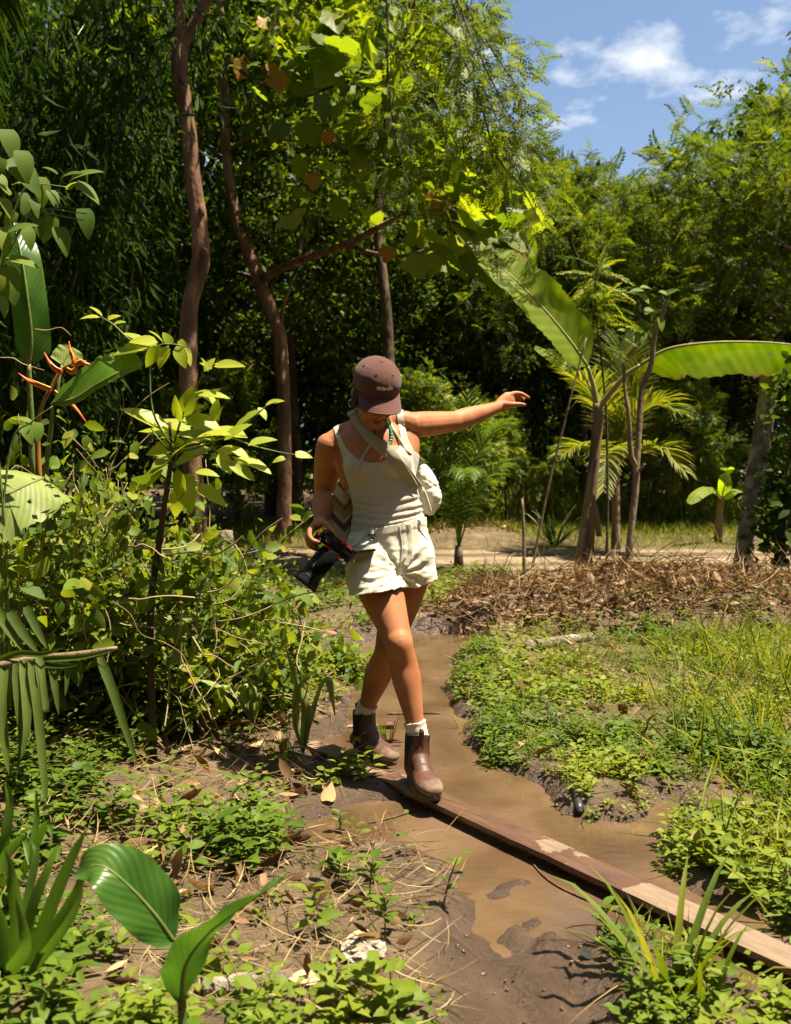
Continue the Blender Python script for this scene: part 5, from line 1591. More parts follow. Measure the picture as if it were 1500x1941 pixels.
un = []
usp = [(-60, 16, .9), (60, 15, 1.0), (170, 17, 1.05), (270, 15.5, .95), (350, 18, 1.15), (450, 16.5, .9), (520, 18.5, 1.1), (600, 16, .92), (670, 18, 1.0), (745, 17, .86), (830, 18.5, .95), (900, 17, .9), (960, 19, 1.05), (1030, 17.5, .92), (1100, 19, 1.0), (1170, 17.5, .9), (1240, 19, 1.05), (1310, 17.5, .92), (1380, 19, 1.05), (1450, 17, .95), (1530, 18, 1.0), (1600, 16.5, .9)]
near_lab = ['dark understorey tree behind the bamboo at the far left', 'dark understorey tree behind the vine leaves', 'dark understorey tree left of the leaning trunk', 'dark understorey tree touching the leaning trunk', 'dark understorey tree between the two trunks', 'dark understorey tree left of the forked trunk', 'dark understorey tree right behind the forked trunk', 'dark understorey tree right of the forked trunk',
            'dark understorey tree left of the cap', 'dark understorey tree behind the cap', 'dark understorey tree above the left shoulder', 'dark understorey tree above the raised forearm', 'dark understorey tree behind the raised hand', 'dark understorey tree right of the raised hand', 'dark understorey tree behind the banana stem', 'dark understorey tree behind the coconut palm', 'dark understorey tree right of the coconut palm', 'dark understorey tree under the drooping banana leaf', 'dark understorey tree left of the lichen trunk', 'dark understorey tree behind the lichen trunk', 'dark understorey tree at the right edge', 'dark understorey tree beyond the right edge']
for i, (u, d, sc) in enumerate(usp):
    d = d + (1.4 if u > 700 else .6)
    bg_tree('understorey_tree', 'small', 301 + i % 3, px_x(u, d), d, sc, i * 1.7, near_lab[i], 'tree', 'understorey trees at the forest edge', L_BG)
# brighter shrubs at the forest edge behind her
for i, (u, d, sc, lab) in enumerate([(800, 14.6, .46, 'bright lime shrub just right of the cap'), (850, 14.2, .36, 'bright lime shrub below the left arm'), (960, 15.5, .40, 'lime shrub low behind the sapling sticks'), (1290, 16, .5, 'pale leafy shrub under the drooping banana leaf'), (420, 14.5, .5, 'leafy shrub left of the forked trunk base')]):
    bg_tree('leafy_shrub', 'pin', 401 + i % 2, px_x(u, d), d, sc, i * 2.3, lab, 'shrub', 'bright shrubs at the forest edge', L_WEED)
# ================================================================== trees and plants in the middle distance
def gz(x, y): return float(hgt(np.array([x]), np.array([y]))[0])
def base(u, v, d=None):
    p = G(u, v) if d is None else P(u, v, d)
    return Vector((p.x, p.y, gz(p.x, p.y)))

def pxpath(pts): return [P(*p) for p in pts]

# ---- leaning tree with reddish bark (left)
def trunk_path(pts, d, top=None):
    return [P(u, v, d + (dd[0] if dd else 0)) for u, v, *dd in pts]
tA = trunk_path([(378, 1060), (372, 960), (364, 860), (359, 760), (357, 660), (361, 575), (380, 500), (379, 430), (367, 340), (357, 240), (343, 150), (341, 80)], 9.5)
bA = Vector((tA[0].x, tA[0].y, gz(tA[0].x, tA[0].y)))
tA = [bA + Vector((0, 0, -.05))] + tA[1:]
treeA = thing('leaning_tree', 'tree with smooth reddish bark and bowed trunk, knot halfway up', 'tree', bA)
rA = [.115, .094, .086, .082, .086, .080, .086, .079, .074, .072, .078, .072]
knot = ellipsoid(P(388, 480, 9.42), (RIGHT, Vector((0, 1, 0)), Vector((0, 0, 1))), (.035, .05, .05))
part('trunk', pmesh('trunk', join(tube(tA, rA, 14, 4, noise=.045, seed=2), knot, ellipsoid(P(383, 400, 9.45), (RIGHT, Vector((0, 1, 0)), Vector((0, 0, 1))), (.03, .06, .07)))), B_RED, treeA)
lim1 = [P(341, 80, 9.5), P(338, 0, 9.5), P(325, -120, 9.4), P(300, -260, 9.3)]
lim2 = [P(342, 90, 9.5), P(372, 40, 9.45), P(402, -20, 9.4), P(450, -130, 9.2), P(500, -260, 9.0)]
part('limb', pmesh('limb', tube(lim1, [.055, .05, .045, .03], 10, 3)), B_RED, treeA)
part('limb', pmesh('limb', tube(lim2, [.06, .055, .05, .042, .03], 10, 3)), B_RED, treeA)
tips = np.array([tuple(p) for p in (P(300, -260, 9.3), P(500, -260, 9.0), P(200, -120, 9.6), P(420, -60, 9.8), P(330, -350, 9.2), P(250, -60, 10.2), P(560, -120, 9.3), P(150, -250, 9), P(620, -250, 9.4))])
part('crown', crown_mesh(tips, 5, T_OV, 420, .75, (.10, .17), .8, .6), L_LOBE2, treeA)
for m_ in (treeA.children[-1].data,): pass

# ---- forked tree
fB = [(537, 1012), (540, 900), (538, 760), (531, 640), (515, 590), (490, 530), (465, 460), (442, 385), (429, 290), (426, 190), (420, 60), (410, -80)]
tB = trunk_path(fB, 13.3)
bB = Vector((tB[0].x, tB[0].y, gz(tB[0].x, tB[0].y))); tB[0] = bB + Vector((0, 0, -.05))
treeB = thing('forked_tree', 'slender tree whose trunk bends left and sends a long branch right', 'tree', bB)
part('trunk', pmesh('trunk', tube(tB, [.115, .095, .09, .088, .092, .085, .08, .072, .066, .06, .05, .04], 12, 4, noise=.045, seed=4)), B_RED, treeB)
brB = [[(492, 532, 13.3), (560, 496, 12.9), (660, 462, 12.4), (720, 430, 12), (790, 390, 11.6), (840, 330, 11.3), (872, 250, 11.0)],
       [(660, 464, 12.4), (700, 478, 12.0), (760, 486, 11.6), (830, 470, 11.2), (900, 474, 10.9), (985, 470, 10.7)],
       [(532, 622, 13.3), (538, 580, 13.25), (552, 540, 13.2), (566, 515, 13.2)],
       [(427, 215, 13.3), (450, 190, 13), (490, 165, 12.6), (560, 120, 12.2), (640, 70, 11.8)],
       [(430, 290, 13.3), (470, 262, 12.9), (540, 266, 12.4), (600, 268, 12)],
       [(790, 390, 11.6), (830, 360, 11.2), (900, 300, 10.8), (950, 260, 10.5)],
       [(426, 190, 13.3), (480, 215, 12.8), (560, 190, 12.3), (640, 160, 11.8), (740, 120, 11.3), (830, 90, 11)]]
for q, r in zip(brB, (.058, .03, .03, .034, .026, .022, .034)):
    part('branch', pmesh('branch', tube(pxpath(q), np.linspace(r, r * .3, len(q)), 8, 3)), B_RED, treeB)
# broad lobed leaves: one mesh, many leaves, each a part
def lobed(seed, w=.9):
    """five-pointed broad leaf, unit length"""
    rs = np.random.default_rng(seed)
    th = np.linspace(-2.55, 2.55, 27); V = [(0, .12, 0)]
    for t in th:
        lob = .5 + .5 * math.cos(t) * .75
        pts_ = .16 * abs(math.cos(2.5 * t)) ** 1.5
        r = (.34 + .42 * lob * .6 + pts_) * (1 + rs.normal() * .03)
        x, y = math.sin(t) * r * w, .30 + math.cos(t) * r
        V.append((x, y, .10 * abs(x) - .22 * (y - .2) ** 2 + rs.normal() * .015))
    V.append((0, .02, 0)); F = [[0, i + 1, i] for i in range(1, 27)] + [[0, 1, 28], [0, 28, 27]]
    # petiole
    o = len(V); V += [(-.008, .05, 0), (.008, .05, 0), (0, -.25, .06)]; F.append([o, o + 1, o + 2])
    return mesh_from('lobed_leaf', np.array(V), F)
LOB = [lobed(i, .85 + .1 * (i % 3)) for i in range(4)]
def place_leaf(me, mat, parent, pos, d, nr, s, name='leaf'):
    if len(me.materials) == 0: me.materials.append(mat)
    d = Vector(d).normalized(); nr = Vector(nr); nr = (nr - d * nr.dot(d)).normalized(); x = d.cross(nr)
    M = Matrix((x, d, nr)).transposed().to_4x4()
    M = Matrix.Translation(Vector(pos) - parent.location) @ M @ Matrix.Diagonal((s, s, s, 1))
    o = bpy.data.objects.new(name, me); COL.objects.link(o); o.parent = parent; o.matrix_local = M
    return o
rs = np.random.default_rng(15)
spots = []
for (u0, v0, d0, su, sv, n) in ((600, 110, 11.5, 120, 90, 36), (760, 150, 10.8, 90, 90, 40), (830, 300, 10.6, 80, 90, 44), (930, 380, 10.3, 60, 80, 36), (900, 470, 10.5, 80, 40, 26), (700, 300, 11.2, 110, 90, 34), (660, 60, 11.2, 110, 60, 30), (960, 450, 10.2, 35, 50, 16)):
    for i in range(n):
        spots.append((u0 + rs.normal() * su * .7, v0 + rs.normal() * sv * .7, d0 + rs.normal() * .45))
for i, (u, v, d) in enumerate(spots):
    s = rs.uniform(.24, .40)
    place_leaf(LOB[i % 4], L_LOBE, treeB, P(u, v, d), (rs.normal() * .6 + .2, rs.normal() * .6 - .2, -.35 + rs.normal() * .4), (rs.normal() * .45, rs.normal() * .45 - .1, 1), s)
L_OLD = leaf_mat('yellowed_leaf', [(.34, .15, .02), (.42, .24, .03), (.40, .12, .02)], .5, .5, src='obj', tint=(1.4, 1.1, .5), spec=.25)
LOBO = LOB[1].copy(); LOBO.materials.clear(); LOBO.materials.append(L_OLD)
for (u, v, d) in ((515, 120, 10.6), (525, 140, 10.6), (500, 35, 10.8), (836, 370, 9.9), (845, 378, 9.9), (735, 468, 10.8), (455, 110, 11.2), (460, 128, 11.2), (620, 250, 10.9), (590, 330, 11.2)):
    place_leaf(LOBO, L_OLD, treeB, P(u, v, d), (rs.normal() * .4, -.3, -.9), (rs.normal() * .4, -.8, .4), rs.uniform(.15, .24), 'leaf')
tips = np.array([tuple(P(u, v, d)) for u, v, d in ((480, 60, 13), (560, 20, 12.6), (640, -60, 12.2), (740, -40, 11.6), (420, -100, 13), (540, 180, 13), (620, 210, 12.6), (500, 330, 13.6), (590, 370, 13.4), (690, 380, 13.2))])
part('crown', crown_mesh(tips, 8, T_OV, 300, .55, (.10, .19), .8, .7), L_LOBE2, treeB)

# ---- thin tree behind her head, fine pinnate foliage reaching forward over the clearing
tC = trunk_path([(741, 960), (741, 800), (738, 690), (734, 600), (724, 505), (716, 430), (722, 330), (740, 200), (770, 60), (800, -100)], 12.6)
bC = Vector((tC[0].x, tC[0].y, gz(tC[0].x, tC[0].y))); tC[0] = bC
treeC = thing('legume_tree', 'thin upright tree rising behind the cap with fine hanging sprays of leaflets', 'tree', bC)
part('trunk', pmesh('trunk', tube(tC, [.085, .075, .07, .066, .062, .058, .054, .05, .04, .03], 10, 3)), B_DARK, treeC)
spr = [[(770, 60, 12.6), (810, -60, 11), (850, -40, 9.4), (890, 60, 8.8), (950, 190, 8.5), (990, 270, 8.4)],
       [(740, 200, 12.6), (800, 60, 11), (850, 60, 9.8), (900, 160, 9.2), (940, 290, 8.9), (985, 350, 8.8), (1030, 430, 8.8)],
       [(800, -100, 12.6), (830, -120, 10.4), (870, -20, 9.2), (930, 90, 8.9), (985, 170, 8.8)],
       [(722, 330, 12.6), (760, 250, 11.6), (800, 180, 10.4), (830, 200, 9.9), (850, 300, 9.6)],
       [(790, -60, 12.6), (780, -160, 10.6), (740, -80, 9.4), (735, 60, 9.0), (738, 180, 8.9), (760, 300, 8.8), (790, 390, 8.8)],
       [(770, 60, 12.6), (830, -30, 10.8), (870, 30, 9.8), (900, 130, 9.4), (950, 240, 9.3), (990, 310, 9.2)]]
pos, dd_ = [], []
for q in spr:
    c = catmull(np.array([tuple(P(*p)) for p in q]), 6)
    part('bough', pmesh('bough', tube(c, np.linspace(.022, .004, len(c)), 6)), B_DARK, treeC)
    m = len(c)
    for k in range(int(m * .42), m):
        for j in range(9):
            off = rs.normal(size=3) * (.16 if k < m - 3 else .10); off[2] *= .9
            pos.append(c[k] + off); dd_.append(off / (np.linalg.norm(off) + 1e-6) + np.array([.2, 0, -.3]) + rs.normal(size=3) * .3)
pos = np.array(pos); dd_ = np.array(dd_)
V, F, R = inst(pinnate_tpl(8, .22, .42, .35, seed=9), pos, dd_, rdir(len(pos), rs, 1.6), rs.uniform(.13, .24, len(pos)), 1.0, rs)
tips = np.array([tuple(P(u, v, d)) for u, v, d in ((760, -30, 12.4), (690, -90, 12.6), (820, 60, 12.4))])
me2 = crown_mesh(tips, 9, pinnate_tpl(6, .28, .42, .35, seed=5), 60, .5, (.2, .32), .9, .7)
part('spray', mesh_from('spray', V, F, rnd=R, smooth=False), L_FEA, treeC)
part('crown', me2, L_FEA, treeC)

# ---- lichen trunk on the right with its dark creeper
tD = [(1402, 1108), (1412, 1050), (1420, 985), (1432, 905), (1446, 820), (1456, 745), (1462, 700), (1468, 672)]
tD = trunk_path(tD, 8.95); bD = Vector((tD[0].x, tD[0].y, gz(tD[0].x, tD[0].y))); tD[0] = bD - Vector((0, 0, .05))
treeD = thing('lichen_tree', 'leaning cut trunk with pale lichen patches at the right', 'tree', bD)
part('trunk', pmesh('trunk', tube(tD, [.105, .088, .084, .088, .080, .082, .088, .03], 14, 4, noise=.05, seed=7)), B_GREY, treeD)
shoots = [[(1462, 700, 8.95), (1475, 690, 8.9), (1490, 700, 8.85)], [(1458, 715, 8.95), (1440, 705, 8.9), (1425, 698, 8.85)]]
for q in shoots: part('shoot', pmesh('shoot', tube(pxpath(q), [.014, .01, .004], 6, 3)), B_DARK, treeD)
tips = np.array([tuple(P(u, v, d)) for u, v, d in ((1500, 700, 8.5), (1510, 745, 8.4))])
part('crown', crown_mesh(tips, 18, T_OV, 40, .14, (.07, .13), .8, .8), L_LOBE2, treeD)
cre = thing('climbing_shrub', 'dark glossy climber growing beside the lichen trunk', 'shrub', base(1470, 1100, 8.4))
cst = [[(1470, 1110, 8.4), (1482, 1000, 8.4), (1492, 900, 8.4), (1505, 800, 8.4), (1518, 720, 8.4)], [(1470, 1110, 8.4), (1490, 1010, 8.3), (1520, 930, 8.3), (1550, 850, 8.3)], [(1468, 1110, 8.4), (1474, 1010, 8.35), (1480, 940, 8.35)]]
pp = []
for q in cst:
    c = catmull(np.array([tuple(P(*p)) for p in q]), 8); part('stem', pmesh('stem', tube(c, np.linspace(.022, .006, len(c)), 6)), B_DARK, cre); pp.append(c[6:])
pp = np.concatenate(pp); pp = np.repeat(pp, 7, axis=0) + rs.normal(size=(len(pp) * 7, 3)) * .13
V, F, R = inst(T_OV4, pp, rdir(len(pp), rs, -.3), rdir(len(pp), rs, .7), rs.uniform(.08, .15, len(pp)), 1.1, rs)
part('foliage', mesh_from('foliage', V, F, rnd=R), L_BAM, cre)

# ---- banana plant
bb_ = base(1098, 1112, 9.2)
ban = thing('banana_plant', 'banana plant with one upright torn leaf and one leaf drooping right', 'plant', bb_)
stp = [(1098, 1112), (1106, 1050), (1114, 980), (1122, 920), (1128, 860), (1134, 800), (1132, 765)]
st_ = [P(u, v, 9.2) for u, v in stp]; st_[0] = bb_ - Vector((0, 0, .05))
M_PST = simple_mat('banana_stem', [(.08, .05, .025), (.17, .11, .055), (.26, .20, .10)], .7, 8, .8, 25, .3, (1, 1, .12))
part('stem', pmesh('stem', tube(st_, [.080, .068, .060, .055, .052, .048, .042], 14, 4, noise=.02, seed=3)), M_PST, ban)
for k, (u, v, dx) in enumerate(((1108, 1000, -.05), (1120, 930, .05), (1128, 870, -.045), (1122, 960, .0), (1112, 1040, .06))):
    a = P(u, v, 9.12); b = a + Vector((dx, -.03, -.22)); c = b + Vector((dx * .6, .02, -.2))
    part('dry_sheath', mesh_from('dry_sheath', *ribbon(catmull(np.array([tuple(a), tuple(b), tuple(c)]), 4), .05, .003)), M_PST, ban)
def leafpart(mid, wl, wr, up, mat, parent, pet=None, pr=.016, petmat=None, **kw):
    lf = part('leaf', big_leaf(mid, wl, wr, up, **kw), mat, parent)
    c = catmull(np.array([tuple(p) for p in mid]), 6)
    ribp = tube(c, np.linspace(pr * .75, pr * .12, len(c)), 7)
    if pet is not None:
        pc = catmull(np.array([tuple(p) for p in pet]), 5); ribp = join(ribp, tube(pc, np.linspace(pr * 1.5, pr * .75, len(pc)), 8))
    o = bpy.data.objects.new('midrib', pmesh('midrib', ribp)); COL.objects.link(o); o.data.materials.append(petmat or B_PET); o.parent = lf; o.location = (0, 0, 0)
    lf_loc = lf.location.copy()
    return lf
B_PET = simple_mat('leaf_stalk', [(.16, .19, .05), (.24, .22, .08), (.30, .20, .09)], .45, 8, .1)
up1 = Vector((.22, -.88, .42))
leafpart([P(1114, 694, 9.12), P(1080, 645, 9.05), P(1035, 590, 9.0), P(985, 538, 9.0), P(945, 503, 9.05), P(915, 484, 9.1)], .23, .25, up1, L_BAN, ban, [P(1133, 770, 9.2), P(1126, 735, 9.18), P(1114, 694, 9.12)], .022, tears=4, seed=4, hangL=-.22, hangR=-.12, wave=.03, ns=60)
leafpart([P(1100, 702, 9.3), P(1070, 690, 9.35), P(1040, 670, 9.4), P(1015, 655, 9.5)], .07, .09, Vector((.1, -.7, .6)), L_BAN, ban, [P(1131, 775, 9.2), P(1120, 735, 9.25), P(1100, 702, 9.3)], .012, tears=3, seed=9, hangL=.1, hangR=.25, wave=.03, ns=30)
leafpart([P(1214, 692, 9.0), P(1265, 662, 8.9), P(1340, 650, 8.8), P(1420, 648, 8.75), P(1500, 653, 8.7), P(1570, 668, 8.7)], .26, .30, Vector((.05, -.1, 1)), L_BAN, ban, [P(1134, 775, 9.2), P(1165, 735, 9.12), P(1190, 708, 9.05), P(1214, 692, 9.0)], .022, tears=5, seed=21, hangL=.75, hangR=1.35, wave=.015, ns=64)

# ---- young coconut palm
cb_ = base(1168, 1000, 12.6)
coco = thing('coconut_palm', 'young coconut palm with yellowish arching fronds behind the banana stem', 'palm tree', cb_)
part('trunk', pmesh('trunk', tube([cb_ - Vector((0, 0, .05)), P(1168, 960, 12.6), P(1168, 900, 12.6), P(1170, 870, 12.6)], [.06, .05, .045, .04], 10, 3, noise=.05)), B_STICK, coco)
cr = P(1170, 875, 12.6)
L_COCO = leaf_mat('coconut_leaf', [(.08, .125, .012), (.15, .18, .018), (.26, .23, .03)], .5, .5, tint=(1.5, 1.45, .4))
for i, (q, ll, n) in enumerate([([(1150, 800, 12.5), (1118, 740, 12.3), (1080, 705, 12.1)], .42, 34), ([(1185, 790, 12.5), (1215, 720, 12.5), (1232, 690, 12.5)], .46, 36), ([(1195, 810, 12.4), (1240, 770, 12.2), (1275, 780, 12)], .44, 34),
                      ([(1135, 855, 12.2), (1100, 845, 11.9), (1068, 862, 11.7)], .34, 30), ([(1205, 860, 12.2), (1250, 852, 11.9), (1292, 892, 11.7)], .34, 32), ([(1175, 780, 12.8), (1180, 700, 13), (1178, 650, 13.2)], .44, 34), ([(1160, 850, 12.1), (1150, 870, 11.6), (1145, 930, 11.3)], .3, 26)]):
    part('frond', frond_mesh([cr] + pxpath(q), n + 8, ll * 1.25, .034, .95, .30, seed=i, rr=.016), L_COCO, coco)

# ---- feather palm low behind her arm
ab = base(870, 985, 10.6)
areca = thing('feather_palm', 'dark green feather palm below the raised arm beside the sling bag', 'palm tree', ab)
part('trunk', pmesh('trunk', tube([ab - Vector((0, 0, .05)), ab + Vector((0, 0, .25))], [.06, .04], 8)), B_DARK, areca)
a0 = ab + Vector((0, 0, .22))
for i, (q, ll) in enumerate([([(860, 900, 10.6), (845, 840, 10.5), (848, 800, 10.3)], .34), ([(890, 900, 10.5), (925, 830, 10.3), (958, 800, 10.0)], .36), ([(905, 930, 10.4), (950, 880, 10), (1000, 870, 9.7)], .3), ([(850, 920, 10.4), (812, 870, 10.2), (790, 860, 10)], .34), ([(870, 920, 10.2), (880, 890, 9.7), (885, 905, 9.3)], .3), ([(880, 890, 10.8), (890, 810, 10.9), (885, 745, 11)], .34)]):
    part('frond', frond_mesh([a0] + pxpath(q), 26, ll, .026, .95, .5, seed=30 + i, rr=.010), L_PALM, areca)

# ---- agave-like clump, banana sapling, tussocks at the forest edge
def strap_clump(b, n, L, w, spread, seed, mat, name='leaf', parent=None, upb=1.2):
    rs = np.random.default_rng(seed); tpl = leaf_tpl(w, 5, .2, .0, 'strap')
    for i in range(n):
        a = rs.uniform(0, 6.283); out = np.array([math.cos(a), math.sin(a), 0]); el = rs.uniform(.3, 1.0) * upb
        c = [np.array(b) + out * .03]
        d = out * spread * rs.uniform(.4, 1) + np.array([0, 0, el]); d /= np.linalg.norm(d)
        l = L * rs.uniform(.65, 1.1)
        for k in range(5):
            c.append(c[-1] + d * l / 5); d = d + np.array([0, 0, -.11 * k * rs.uniform(.5, 1.4)]); d /= np.linalg.norm(d)
        c = np.array(c); tg = np.gradient(c, axis=0); sd = np.cross(tg, [0, 0, 1.0]); sd /= np.linalg.norm(sd, axis=1)[:, None] + 1e-9
        ww = w * l * np.array([.7, 1, 1, .85, .6, .03]) * .5; nn = np.cross(sd, tg); nn /= np.linalg.norm(nn, axis=1)[:, None]
        V = np.concatenate([c - sd * ww[:, None] + nn * ww[:, None] * .35, c, c + sd * ww[:, None] + nn * ww[:, None] * .35]); F = []
        for k in range(5): F += [[k, k + 1, k + 7, k + 6], [k + 6, k + 7, k + 13, k + 12]]
        part(name, mesh_from(name, V, F, rnd=[rs.random()] * 18), mat, parent)
agb = base(1052, 1030, 13.0)
agave = thing('spiky_clump', 'grey-green spiky leaved clump left of the banana stem beyond the road', 'plant', agb)
L_AGA = leaf_mat('grey_strap', [(.06, .085, .03), (.10, .13, .05), (.16, .18, .08)], .3, .5)
strap_clump(agb, 26, .62, .07, .8, 5, L_AGA, parent=agave)
sb_ = base(1362, 1000, 13.4)
sap = thing('banana_sapling', 'small banana sapling beyond the road left of the lichen trunk', 'plant', sb_)
part('stem', pmesh('stem', tube([sb_ - Vector((0, 0, .04)), P(1364, 970, 13.4), P(1368, 945, 13.4)], [.06, .05, .035], 8, 3)), M_PST, sap)
for i, q in enumerate([[(1368, 945, 13.4), (1350, 925, 13.2), (1325, 935, 13.0), (1305, 955, 12.9)], [(1368, 945, 13.4), (1375, 915, 13.3), (1378, 890, 13.2), (1385, 885, 13.1)], [(1368, 945, 13.4), (1390, 930, 13.3), (1412, 940, 13.2), (1425, 955, 13.1)]]):
    leafpart(pxpath(q), .09, .09, Vector((0, -.5, .8)), L_BAN, sap, None, .014, tears=2, seed=40 + i, ns=24, nt=5, hangL=.3, hangR=.3)

# ---- cut saplings stuck in the litter heap
def stick(name, label, paths, rads, mat=B_STICK, leaves=None):
    p0 = P(*paths[0][0]); b = Vector((p0.x, p0.y, gz(p0.x, p0.y)))
    t = thing(name, label, 'sapling', b)
    for i, (q, r) in enumerate(zip(paths, rads)):
        c = pxpath(q)
        if i == 0: c[0] = b - Vector((0, 0, .05))
        part('stem' if i == 0 else 'branch', pmesh('stem', tube(c, np.linspace(r, r * .55, len(c)), 9, 4, noise=.03, seed=i)), mat, t)
    return t
stick('cut_sapling', 'short bare upright stick left of the banana stem', [[(997, 1135, 8.7), (994, 1080, 8.7), (993, 1010, 8.7), (990, 945, 8.7)]], [.021])
stick('cut_sapling', 'long thin bare stem slanting up towards the banana leaf', [[(1000, 1120, 8.75), (1020, 1020, 8.75), (1045, 900, 8.75), (1068, 810, 8.75), (1088, 730, 8.75), (1112, 640, 8.75)], [(1075, 780, 8.75), (1090, 765, 8.7), (1100, 752, 8.7)]], [.013, .005])
sapB = stick('cut_sapling', 'forked grey sapling with a few leaves right of the banana stem', [[(1188, 1092, 8.9), (1196, 1010, 8.9), (1205, 930, 8.9), (1207, 880, 8.9), (1212, 810, 8.9), (1217, 740, 8.9), (1235, 690, 8.88), (1240, 640, 8.85), (1254, 600, 8.82), (1265, 568, 8.8)], [(1206, 885, 8.9), (1196, 860, 8.85), (1192, 790, 8.8), (1185, 740, 8.8), (1182, 690, 8.8)], [(1207, 895, 8.9), (1218, 886, 8.85), (1222, 880, 8.82)]], [.034, .026, .016])
OVL = [mesh_from('ovate_leaf', *leaf_tpl(.56, 6, .10, .22, 'ovate')), mesh_from('ovate_leaf', *leaf_tpl(.46, 6, .2, .12, 'ovate')), mesh_from('ovate_leaf', *leaf_tpl(.62, 6, .05, .35, 'heart'))]
OVY = [m.copy() for m in OVL]; OVV = [m.copy() for m in OVL]
for (u, v) in ((1210, 555), (1222, 552), (1235, 548), (1248, 552), (1258, 560), (1228, 592), (1240, 588), (1250, 598), (1214, 602), (1212, 630), (1200, 632), (1224, 628)):
    place_leaf(OVV[int(rs.integers(0, 2))], L_VINE, sapB, P(u, v, 8.8), (rs.normal(), -.4, rs.normal() * .5), (rs.normal() * .4, -.6, .7), rs.uniform(.12, .16))
# feathery shoot between the banana leaves
shb = base(1150, 1095, 9.6)
sho = thing('feathery_shoot', 'slim feathery-leaved sapling rising above the banana crown', 'sapling', shb)
sc = [shb, P(1152, 950, 9.6), P(1150, 800, 9.6), P(1140, 680, 9.55), P(1130, 600, 9.5), P(1128, 530, 9.5), P(1140, 498, 9.5)]
part('stem', pmesh('stem', tube(sc, [.016, .014, .012, .010, .008, .005, .003], 6, 3)), B_DARK, sho)
pos, dr = [], []
for i in range(64):
    t = rs.random(); v = 500 + 160 * t; u = np.interp(v, [500, 530, 600, 680], [1140, 1128, 1130, 1140])
    pos.append(tuple(P(u, v, 9.5))); dr.append((rs.normal() * 1.0 + .15, rs.normal() * .7 - .2, .15 + rs.normal() * .3))
V, F, R = inst(pinnate_tpl(14, .16, .30, .4, seed=12), np.array(pos), np.array(dr), rdir(64, rs, 2), rs.uniform(.25, .45, 64), 1, rs)
part('foliage', mesh_from('foliage', V, F, rnd=R, smooth=False), L_WEED, sho)

# ---- bamboo on the left
def bamboo(u, d, seed, label, hh=6.0):
    rs = np.random.default_rng(seed); b = Vector((px_x(u, d), d, 0)); b.z = gz(b.x, b.y)
    t = thing('bamboo_clump', label, 'bamboo', b, 'bamboo clumps on the left')
    M_CULM = bpy.data.materials.get('bamboo_culm') or simple_mat('bamboo_culm', [(.05, .06, .02), (.10, .10, .04), (.15, .12, .05)], .4, 4, .2, 20)
    pos, dr = [], []
    for i in range(7):
        a = rs.uniform(0, 6.28); p = np.array(b) + np.array([math.cos(a), math.sin(a), 0]) * rs.uniform(.05, .35)
        d_ = np.array([rs.normal() * .16, rs.normal() * .16, 1.0]); c = [p - np.array([0, 0, .05])]
        for k in range(9):
            d_ = d_ / np.linalg.norm(d_); c.append(c[-1] + d_ * hh / 9); d_ = d_ + np.array([math.cos(a) * .05, math.sin(a) * .05, -.05 * max(0, k - 4)])
        part('culm', pmesh('culm', tube(c, np.linspace(.035, .008, len(c)), 7, 2)), M_CULM, t)
        c = catmull(np.array(c), 6)
        for k in range(10, len(c)):
            for j in range(3):
                o = rs.normal(size=3) * np.array([.38, .38, .25]); base_ = c[k] + o
                for z in range(11):
                    pos.append(base_ + rs.normal(size=3) * .10); dr.append(np.array([o[0], o[1], 0]) * .6 + np.array([0, 0, -.75]) + rs.normal(size=3) * .38)
    pos = np.array(pos); dr = np.array(dr)
    V, F, R = inst((T_LAN[0], T_LAN[1]), pos, dr, rdir(len(pos), rs, .5), rs.uniform(.15, .28, len(pos)), 1.0, rs)
    part('foliage', mesh_from('foliage', V, F, rnd=R, smooth=False), L_BAM, t)
bamboo(30, 12.0, 1, 'bamboo clump with drooping dark leaves nearest the left edge', 6.6)
bamboo(190, 13.0, 2, 'bamboo clump just left of the leaning trunk', 7.2)
bamboo(-120, 10.5, 3, 'bamboo clump mostly outside the left edge', 6.0)
# ================================================================== thicket on the left bank
def cx_(y): return np.interp(y, [1.8, 2.5, 3, 3.5, 4, 5, 6.5, 7.5, 9], [.3, .35, .5, .45, .3, .12, .2, .5, .9])
rs = np.random.default_rng(23)
def top_h(u):
    return np.interp(u, [-150, 0, 200, 320, 400, 470, 540, 610], [1.42, 1.36, 1.28, 1.08, .70, .38, .18, .05])
cells = [(-60, 4.4, 'tangled leafy weed bank at the left edge below the pale broad leaf'), (70, 4.15, 'tangled leafy weed bank below the red flowers'), (170, 4.6, 'tangled leafy weed bank right of the red flowers'), (265, 4.2, 'tangled leafy weed bank left of the lime sapling stem'),
         (350, 4.5, 'tangled leafy weed bank round the lime sapling stem'), (430, 4.9, 'low leafy weed bank right of the lime sapling'), (120, 5.6, 'leafy weed bank further back on the left'), (330, 5.9, 'leafy weed bank at the foot of the leaning trunk'), (520, 5.6, 'low weeds behind the camera lens')]
T_SM = leaf_tpl(.5, 2, .1, .1, 'ovate')
